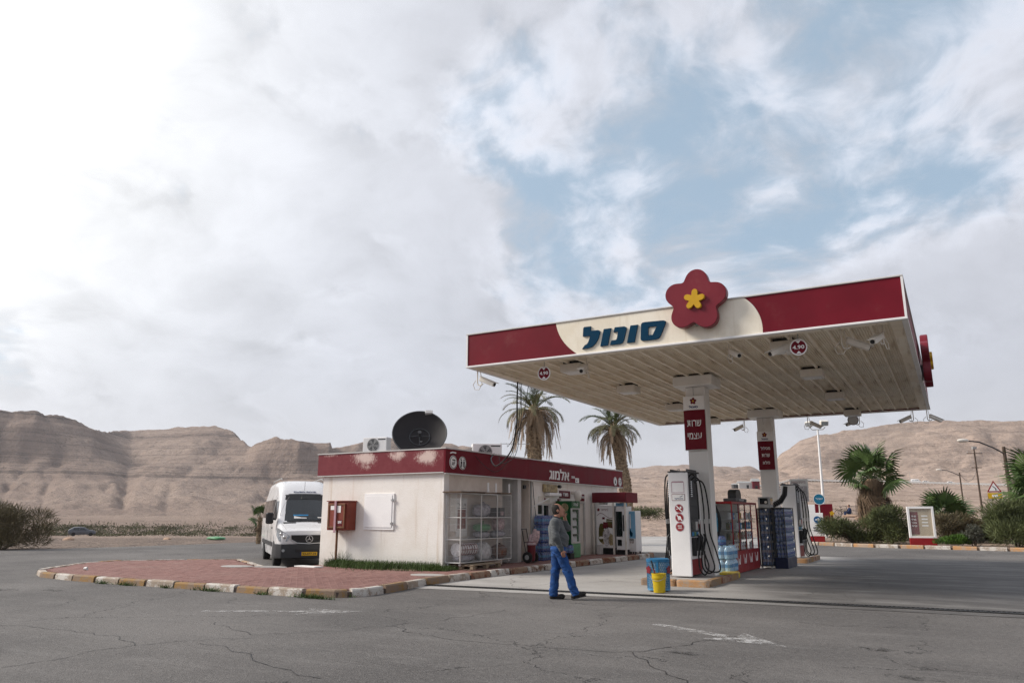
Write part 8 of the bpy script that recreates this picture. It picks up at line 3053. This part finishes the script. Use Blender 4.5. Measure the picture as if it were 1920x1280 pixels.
def grass():
 r_ = np.random.default_rng(4)
 V, F, k = [], [], 0
 def strip(n, fx, h, w=.007):
  nonlocal k
  P = np.array([fx() for _ in range(n)])
  o = r_.normal(size=(n, 3)) * .35 + np.array([0, 0, 1.0]); o /= np.linalg.norm(o, axis=1, keepdims=True)
  L = r_.uniform(.4, 1.0, (n, 1)) * h
  q = np.cross(o, r_.normal(size=(n, 3))); q /= np.maximum(np.linalg.norm(q, axis=1, keepdims=True), 1e-6)
  t = P + o * L + r_.normal(size=(n, 3)) * np.array([.04, .04, 0])
  V.append(np.stack([P - q * w, P + q * w, t + q * w * .3, t - q * w * .3], 1).reshape(-1, 3))
  F.append(np.arange(4 * n).reshape(n, 4) + k); k += 4 * n
 def band():
  while True:
   x = r_.uniform(-16.45, -12.25)
   t = (x + 16.45) / 4.2
   y = 17.86 - abs(r_.normal()) * (.16 + .22 * math.sin(math.pi * t)) - .02
   if vnoise(np.array([x * 2.2]), np.array([y * 2.2]), 3)[0] + .35 * math.sin(math.pi * t) > .40:
    return (x, y, .122)
 strip(5200, band, .25)
 strip(500, lambda: (r_.uniform(-12.45, -12.1), r_.uniform(17.5, 18.3), .122), .16)
 strip(90, lambda: (r_.normal() * .12 - 16.0, 17.75 + r_.normal() * .05, .122), .5)
 # weeds in the joint below the kerb
 for cx, cy, n, sx in ((-11.2, 11.68, 330, .25), (-12.6, 11.68, 60, .12), (-14.2, 11.66, 150, .22), (-15.6, 11.64, 60, .12), (-17.0, 11.6, 110, .16), (-17.9, 11.6, 80, .12), (-11.0, 12.2, 90, .2)):
  strip(n, lambda: (cx + r_.normal() * sx, cy - .02 - abs(r_.normal()) * .04, .004), .10)
 me = np_mesh('grass', np.concatenate(V), np.concatenate(F), MAT['grass'])
 tag(link('grass_tufts', me), 'green grass growing along the foot of the white end wall and the kerb', 'grass', kind='stuff')
 b = MB()
 b.box(-13.9, -12.9, 17.28, 17.33, .122, .15, .004)
 tag(b.build('loose_plank', MAT['wood']), 'short wooden plank lying in the grass at the end wall', 'plank')
 b = MB()
 b.prism([(-17.1 + .0, 16.95, .123), (-16.2, 16.85, .123), (-16.1, 17.1, .123), (-17.0, 17.2, .123)], (0, 0, 1), .03)
 tag(b.build('flat_board', MAT['paper']), 'pale flat board lying on the bricks below the white van', 'board')


grass()

# ------------------------------------------------------------------ signs, poles and the road beyond
def direction_sign():
 root = thing('direction_sign', 'white direction board with blue arrow disc and red foot on the planted island', 'sign', (-7.05, 47.6, .10), R(8))
 W = lambda n, m, fn, p=root: part(n, MAT[m], p, fn, False, False)
 W('board', 'white', lambda b: b.box(-.38, .38, -.09, .09, .32, 1.62, .015))
 W('board_neck', 'white', lambda b: b.box(-.38, -.02, -.085, .085, 1.622, 2.08, .01))
 W('red_foot', 'red', lambda b: b.box(-.385, .385, -.095, .095, .0, .318, .01))
 W('arrow_disc', 'sign_blue', lambda b: disc(b, (.06, -.093, 1.24), RX, UPZ, .20, .006))
 W('arrow', 'letter_white', lambda b: (b.box(-.06, .16, -.104, -.1, 1.215, 1.265), b.prism([(.10, -.1, 1.34), (.20, -.1, 1.24), (.10, -.1, 1.14), (.07, -.1, 1.165), (.14, -.1, 1.24), (.07, -.1, 1.315)], (0, -1, 0), .004)))
 W('board_lettering', 'navy', lambda b: (lettering(b, 'מסלולים', (.06, -.093, .80), RX, UPZ, .50, .10, .004, bold=.03), lettering(b, 'למשאבות', (.06, -.093, .64), RX, UPZ, .48, .10, .004, bold=.03)))
 s = thing('banner_sign', 'dark red flower printed board behind the white direction sign', 'sign', (-7.0, 49.9, .10), R(12))
 part('banner_board', MAT['burgundy'], s, lambda b: b.box(-.40, .58, -.03, .03, .95, 2.15, .01), False, False)
 part('banner_flower', MAT['flower_yellow'], s, lambda b: flower(b, (.52, -.031, 1.6), RX, UPZ, .14, .004), False, False)
 part('banner_leg', MAT['grey'], s, lambda b: [b.box(x, x + .05, -.025, .025, 0, .949) for x in (-.3, .45)], False, False)
 t = thing('round_teal_sign', 'round teal sign with faded white writing on a short pole', 'sign', (-7.15, 49.3, .10), R(14))
 part('sign_disc', MAT['teal'], t, lambda b: disc(b, (.1, -.03, 2.42), RX, UPZ, .31, .03), False, False)
 part('sign_rim', MAT['letter_white'], t, lambda b: ring(b, (.1, -.061, 2.42), RX, UPZ, .325, .30, .006), False, False)
 part('sign_lettering', MAT['letter_white'], t, lambda b: lettering(b, 'אוויר', (.1, -.061, 2.44), RX, UPZ, .40, .10, .004), False, False)
 part('sign_pole', MAT['offwhite'], t, lambda b: b.cyl((.05, 0, 0), (.09, 0, 2.5), .035, n=10), False, False)


direction_sign()


MAT['poster_tan'] = material('faded_poster', (0.46, 0.37, 0.26), 0.6, 0.12, 3.0)


def price_board():
 root = thing('price_board', 'white framed glazed price board leaning slightly on a red base', 'sign', (-1.60, 44.75, .10), R(10))
 W = lambda n, m, fn, p=root: part(n, MAT[m], p, fn, False, False)
 w, h = .62, 1.92
 W('red_base', 'red', lambda b: b.box(-w, w - .02, -.12, .12, 0, .36, .012))
 W('frame', 'white', lambda b: [b.box(*q[:2], -.10, .10, *q[2:], .01) for q in ((-w, -w + .11, .363, h), (w - .13, w - .02, .363, h), (-w + .112, w - .132, .363, .45), (-w + .112, w - .132, h - .11, h))])
 W('poster', 'poster_tan', lambda b: b.box(-w + .112, w - .132, -.02, .0, .452, h - .112))
 W('price_column', 'burgundy', lambda b: b.box(-w + .12, -.13, -.028, -.021, .54, h - .26, .002))
 W('poster_heading', 'hydrant', lambda b: lettering(b, 'מחירון', (0, -.022, h - .165), RX, UPZ, .42, .05, .003))
 for k in range(4):
  W('price_line', 'letter_white', lambda b: lettering(b, ('95', '96', 'סולר', 'שרות')[k], (-.33, -.029, h - .48 - k * .16), RX, UPZ, .24, .08, .003, bold=.02))
  W('price_line', 'paper', lambda b: b.box(.02, .30, -.026, -.021, h - .50 - k * .16, h - .43 - k * .16))
 W('glass', 'glass_clear', lambda b: b.box(-w + .115, w - .135, -.075, -.07, .455, h - .115))


price_board()


def light_mast():
 root = thing('flood_light_mast', 'tall thin white mast with two floodlights beyond the canopy', 'light mast', (-7.75, 56, 0))
 W = lambda n, m, fn, s=False: part(n, MAT[m], root, fn, s, False)
 W('pole', 'white', lambda b: b.cyl((0, 0, 0), (.05, 0, 7.35), .115, .06, 14), True)
 W('cross_arm', 'grey', lambda b: (b.tube([(-.45, 0, 7.55), (-.3, 0, 7.35), (.4, 0, 7.35), (.55, 0, 7.5)], .03, 6)))
 for s in (-1, 1):
  W('floodlight', 'offwhite', lambda b: (b.at((.03 + s * .48, -.05, 7.78), R(s * 25), 0, R(20)), b.box(-.26, .26, -.16, .16, -.17, .17, .03)))
  W('floodlight_glass', 'lamp_glass', lambda b: (b.at((.03 + s * .48, -.05, 7.78), R(s * 25), 0, R(20)), b.box(-.22, .22, -.168, -.162, -.13, .13)))
 W('base_plate', 'grey', lambda b: b.box(-.2, .2, -.2, .2, .0, .05, .01))


light_mast()


def street_lamp(label, base, h, arm, hd, mat, r=.11, group='street lamps along the road'):
 root = thing('street_lamp', label, 'street lamp', base, hd, group)
 W = lambda n, m, fn, s=True: part(n, MAT[m], root, fn, s, False)
 W('pole', mat, lambda b: b.cyl((0, 0, -.2), (0, 0, h), r, r * .7, 10))
 a = arm
 W('arm', 'dark_grey', lambda b: b.tube([(0, 0, h * .92), (-.3 * a, 0, h * .99), (-.65 * a, 0, h * 1.05), (-a, 0, h * 1.065)], .05, 7))
 W('lamp_head', 'offwhite', lambda b: b.sphere((-a - .25, 0, h * 1.065), .42, 12, 8, (1.0, .42, .34)))
 return root


b_ = spot(1882, 62)
street_lamp('tall wooden street lamp with long curved arm above the right shrubs', (b_[0], b_[1], b_[2]), 6.0, 2.6, R(29.8 + 4), 'wood_pole', .15)
b_ = spot(1793, 120)
street_lamp('small distant street lamp with curved arm left of the warning sign', (b_[0], b_[1], b_[2]), 5.4, 2.5, R(29.8), 'wood_pole', .11)


def power_pole(label, x, r, h, group):
 b_ = spot(x, r)
 root = thing('power_pole', label, 'power pole', b_, R(29.8), group)
 part('pole', MAT['wood_pole'], root, lambda b: b.cyl((0, 0, -.3), (0, 0, h), .17, .11, 10), True, False)
 part('cross_arm', MAT['wood_pole'], root, lambda b: (b.box(-1.3, 1.3, -.06, .06, h - .75, h - .62), b.box(-.8, .9, -.06, .06, h - 3.1, h - 2.98)), False, False)
 part('insulator', MAT['grey'], root, lambda b: [b.cyl((x_, 0, h - .62), (x_, 0, h - .38), .05, n=8) for x_ in (-1.2, 0, 1.2)], False, False)
 part('transformer', MAT['grey'], root, lambda b: b.box(-.3, .4, -.2, .2, h, h + .45, .03), False, False)
 return Vector(b_) + Vector((0, 0, h - .4))


pp = power_pole('distant wooden power pole with cross arms on the sand right of the fan palm', 1826, 150, 10.0, 'power poles')
q_ = spot(1882, 62)
top = Vector(q_) + Vector((0, 0, 5.9))
for i, (a, c, sag, lab) in enumerate(((top, top + Vector((9.5, -3.0, -2.0)), .5, 'wire running down to the right from the near lamp pole'), (top + Vector((0, 0, -.1)), top + Vector((10, 1, -.5)), .7, 'upper wire running right from the near lamp pole'), (Vector(spot(1793, 120)) + Vector((0, 0, 5.3)), pp + Vector((0, 0, -3.0)), 1.4, 'wire between the small distant lamp and the power pole'))):
 tag(part('power_line', MAT['rubber'], None, lambda b: b.tube([a.lerp(c, t) - Vector((0, 0, sag * 4 * t * (1 - t))) for t in [k / 12 for k in range(13)]], .018 if i < 2 else .03, 4)), lab, 'wire', 'overhead wires')


def warning_sign():
 x, y, z = spot(1853, 64)
 root = thing('warning_sign', 'red edged triangular bend warning sign with a yellow plate below', 'road sign', (x, y, z), R(29.8 - 18))
 W = lambda n, m, fn: part(n, MAT[m], root, fn, False, False)
 h = 2.75
 tri = lambda s, zz, yy: [(-.46 * s, yy, zz - .27 * s), (.46 * s, yy, zz - .27 * s), (0, yy, zz + .53 * s)]
 W('triangle_edge', 'red', lambda b: b.prism(tri(1.0, h + .36, -.04), (0, -1, 0), .012))
 W('triangle_face', 'letter_white', lambda b: b.prism(tri(.72, h + .36, -.053), (0, -1, 0), .004))
 W('bend_arrow', 'black', lambda b: (b.tube([(.10, -.06, h + .20), (.09, -.06, h + .34), (.0, -.06, h + .44), (-.08, -.06, h + .50)], .028, 5)))
 W('yellow_plate', 'sign_yellow', lambda b: b.box(-.44, .44, -.05, -.038, h - .36, h + .04))
 W('plate_print', 'letter_white', lambda b: b.box(-.18, .18, -.054, -.051, h - .24, h - .08))
 W('post', 'grey', lambda b: [b.cyl((s * .28, 0, -.1), (s * .28, 0, h + .2), .03, n=8) for s in (-1, 1)])


warning_sign()


def guard_rail():
 x0 = spot(1800, 60); x1 = spot(1990, 52)
 a, c = Vector(x0), Vector(x1)
 root = thing('guard_rail', 'galvanised roadside guard rail behind the right shrubs', 'guard rail', tuple(a))
 d = (c - a); d.z = 0; L = d.length; d.normalize(); n = Vector((d.y, -d.x, 0))
 zt = .95
 def beam(b):
  prof = [(0, zt - .32), (.05, zt - .27), (.05, zt - .20), (0, zt - .16), (.05, zt - .12), (.05, zt - .05), (0, zt)]
  vs = []
  for k in (0, 1):
   for o, z in prof:
    p = a + d * (L * k) + n * o
    vs.append((p.x, p.y, p.z * (1 - k) + c.z * k + z))
  m_ = len(prof)
  b.add(vs, [(i, i + 1, m_ + i + 1, m_ + i) for i in range(m_ - 1)])
 part('rail_beam', MAT['light_grey'], root, beam, False, True)
 k = .5
 while k < L:
  p = a + d * k - n * .06
  zz = a.z + (c.z - a.z) * k / L
  part('rail_post', MAT['grey'], root, lambda b: b.box(p.x - .05, p.x + .05, p.y - .05, p.y + .05, zz - .2, zz + zt - .1), False, True)
  k += 2.0


guard_rail()


def far_road():
 """the highway on its bench below the right hill"""
 V, F, Gv = [], [], []
 xs = np.linspace(1380, 2150, 120)
 for i, x in enumerate(xs):
  for k, rg in enumerate((494, 508)):
   p = spot(x, rg)
   V.append((p[0], p[1], p[2] + .45))
  if i:
   F.append((2 * i - 2, 2 * i, 2 * i + 1, 2 * i - 1))
 tag(link('highway', np_mesh('highway', V, F, MAT['road'])), kind='structure')
 root = thing('highway_barrier', 'long pale barrier along the near edge of the distant highway', 'barrier', V[0])
 b = MB()
 for i in range(len(xs) - 1):
  p, q = Vector(V[2 * i]), Vector(V[2 * i + 2])
  b.add([tuple(p + Vector((0, 0, .1))), tuple(q + Vector((0, 0, .1))), tuple(q + Vector((0, 0, 1.0))), tuple(p + Vector((0, 0, 1.0)))], [(0, 1, 2, 3)])
  b.box(p.x - .1, p.x + .1, p.y - .1, p.y + .1, p.z - .5, p.z + .9)
 b.build('barrier_rail', MAT['light_grey'], root, False, True)
 g = 'vehicles on the distant highway'
 for x, kind, mat, lab, flip in ((1710, 'minibus', 'white', 'distant white minibus on the highway under the hill', 0), (1729, 'car', 'white', 'distant white car just right of the minibus on the highway', 0), (1775, 'car', 'white', 'distant white car alone on the highway left of the power pole', 0), (1885, 'car', 'car_grey', 'distant dark car on the highway behind the near lamp pole', 1)):
  p = spot(x, 500)
  o = far_car(lab, (p[0], p[1], p[2] + .5), R(29.8 - 22) + math.pi * flip, mat, kind, g)
  o.scale = (1.0, 1.0, 1.0)
 for i, (x, h) in enumerate(((1493, 7), (1562, 8), (1640, 8), (1865, 8), (1700, 7))):
  p = spot(x, 512)
  root = thing('road_post', f"thin distant lamp post on the highway, {('leftmost', 'second from the left', 'middle', 'rightmost', 'second from the right')[i]} of five", 'lamp post', p, 0, 'lamp posts on the distant highway')
  part('post_pole', MAT['grey'], root, lambda b: b.cyl((0, 0, -1), (0, 0, h), .09, .06, 6), False, False)
  part('post_arm', MAT['grey'], root, lambda b: b.tube([(0, 0, h), (1.4, .6, h + .3)], .06, 5), False, False)


far_road()

# far sheds on the plain between the columns
for i, (x, w, h, lab, m) in enumerate(((1395, 9, 3.4, 'low pale shed far off on the plain between the columns', 'light_grey'), (1411, 3.5, 5, 'small dark red hut far off right of the pale shed', 'burgundy'), (1376, 4, 2.4, 'low dark shed far off left of the pale shed', 'dark_grey'))):
 p = spot(x, 420)
 t = thing('distant_shed', lab, 'shed', (p[0], p[1], p[2] + .2), R(29.8))
 part('shed_wall', MAT[m], t, lambda b: b.box(-w / 2, w / 2, -2, 2, -1.5, h * .7), False, False)
 part('shed_roof', MAT['grey'], t, lambda b: b.prism([(-w / 2 - .3, -2.3, h * .7), (-w / 2 - .3, 2.3, h * .7), (-w / 2 - .3, 0, h)], (1, 0, 0), w + .6), False, False)
 part('shed_door', MAT['black'], t, lambda b: b.box(-.6, .6, -2.05, -2.0, -1.0, 1.4), False, False)

# litter
p_ = spot(420, 60)
t = lumpy('green_litter', 'crumpled green plastic sheet lying on the dirt at the left', 'litter', MAT['green_bright'], (p_[0], p_[1], p_[2] + .02), (1.6, .9, .25), 40)
t = thing('paper_cup', 'white crushed paper cup on the brick pavement tip', 'litter', (-21.05, 13.0, .125))
part('cup_wall', MAT['paper'], t, lambda b: (b.at((0, 0, .04), .4, R(90)), b.lathe([(.03, 0), (.042, .10), (.045, .10), (.038, .02)], 12)), True, False)
for i, (x, rg, s) in enumerate(((1290, 66, .5), (1340, 72, .6), (1470, 90, .8), (1600, 80, .5), (150, 62, .4), (60, 58, .35), (330, 70, .35))):
 p = spot(x, rg)
 q = MB(); rr = random.Random(i); q.sphere((0, 0, .0), s, 12, 8, (1, .7, .5)); q.v = [(a * (1 + .3 * rr.random()), c * (1 + .3 * rr.random()), d * (1 + .2 * rr.random())) for a, c, d in q.v]
 o = q.build('desert_stone', MAT['pale_rock'], None, True)
 o.location = p
 tag(o, f"brown stone on the ground {('behind the near pump', 'between pump and column', 'below the far column', 'beyond the white mast', 'near the left bush', 'at the far left edge', 'right of the parked far car')[i]}", 'stone', 'loose stones on the dirt')

# ------------------------------------------------------------------ the air: thin dust haze over the whole valley
def haze():
 m = bpy.data.materials.new('haze')
 m.use_nodes = True
 g = NT(m.node_tree)
 v = g.n('ShaderNodeVolumePrincipled', {'Color': (0.86, 0.90, 0.97, 1), 'Density': 0.0001, 'Anisotropy': 0.2})
 o = g.n('ShaderNodeOutputMaterial')
 g.t.links.new(v.outputs[0], o.inputs['Volume'])
 b = MB()
 b.box(-3300, 3300, -3300, 3300, -90, 260)
 tag(b.build('haze', m), kind='stuff')


haze()
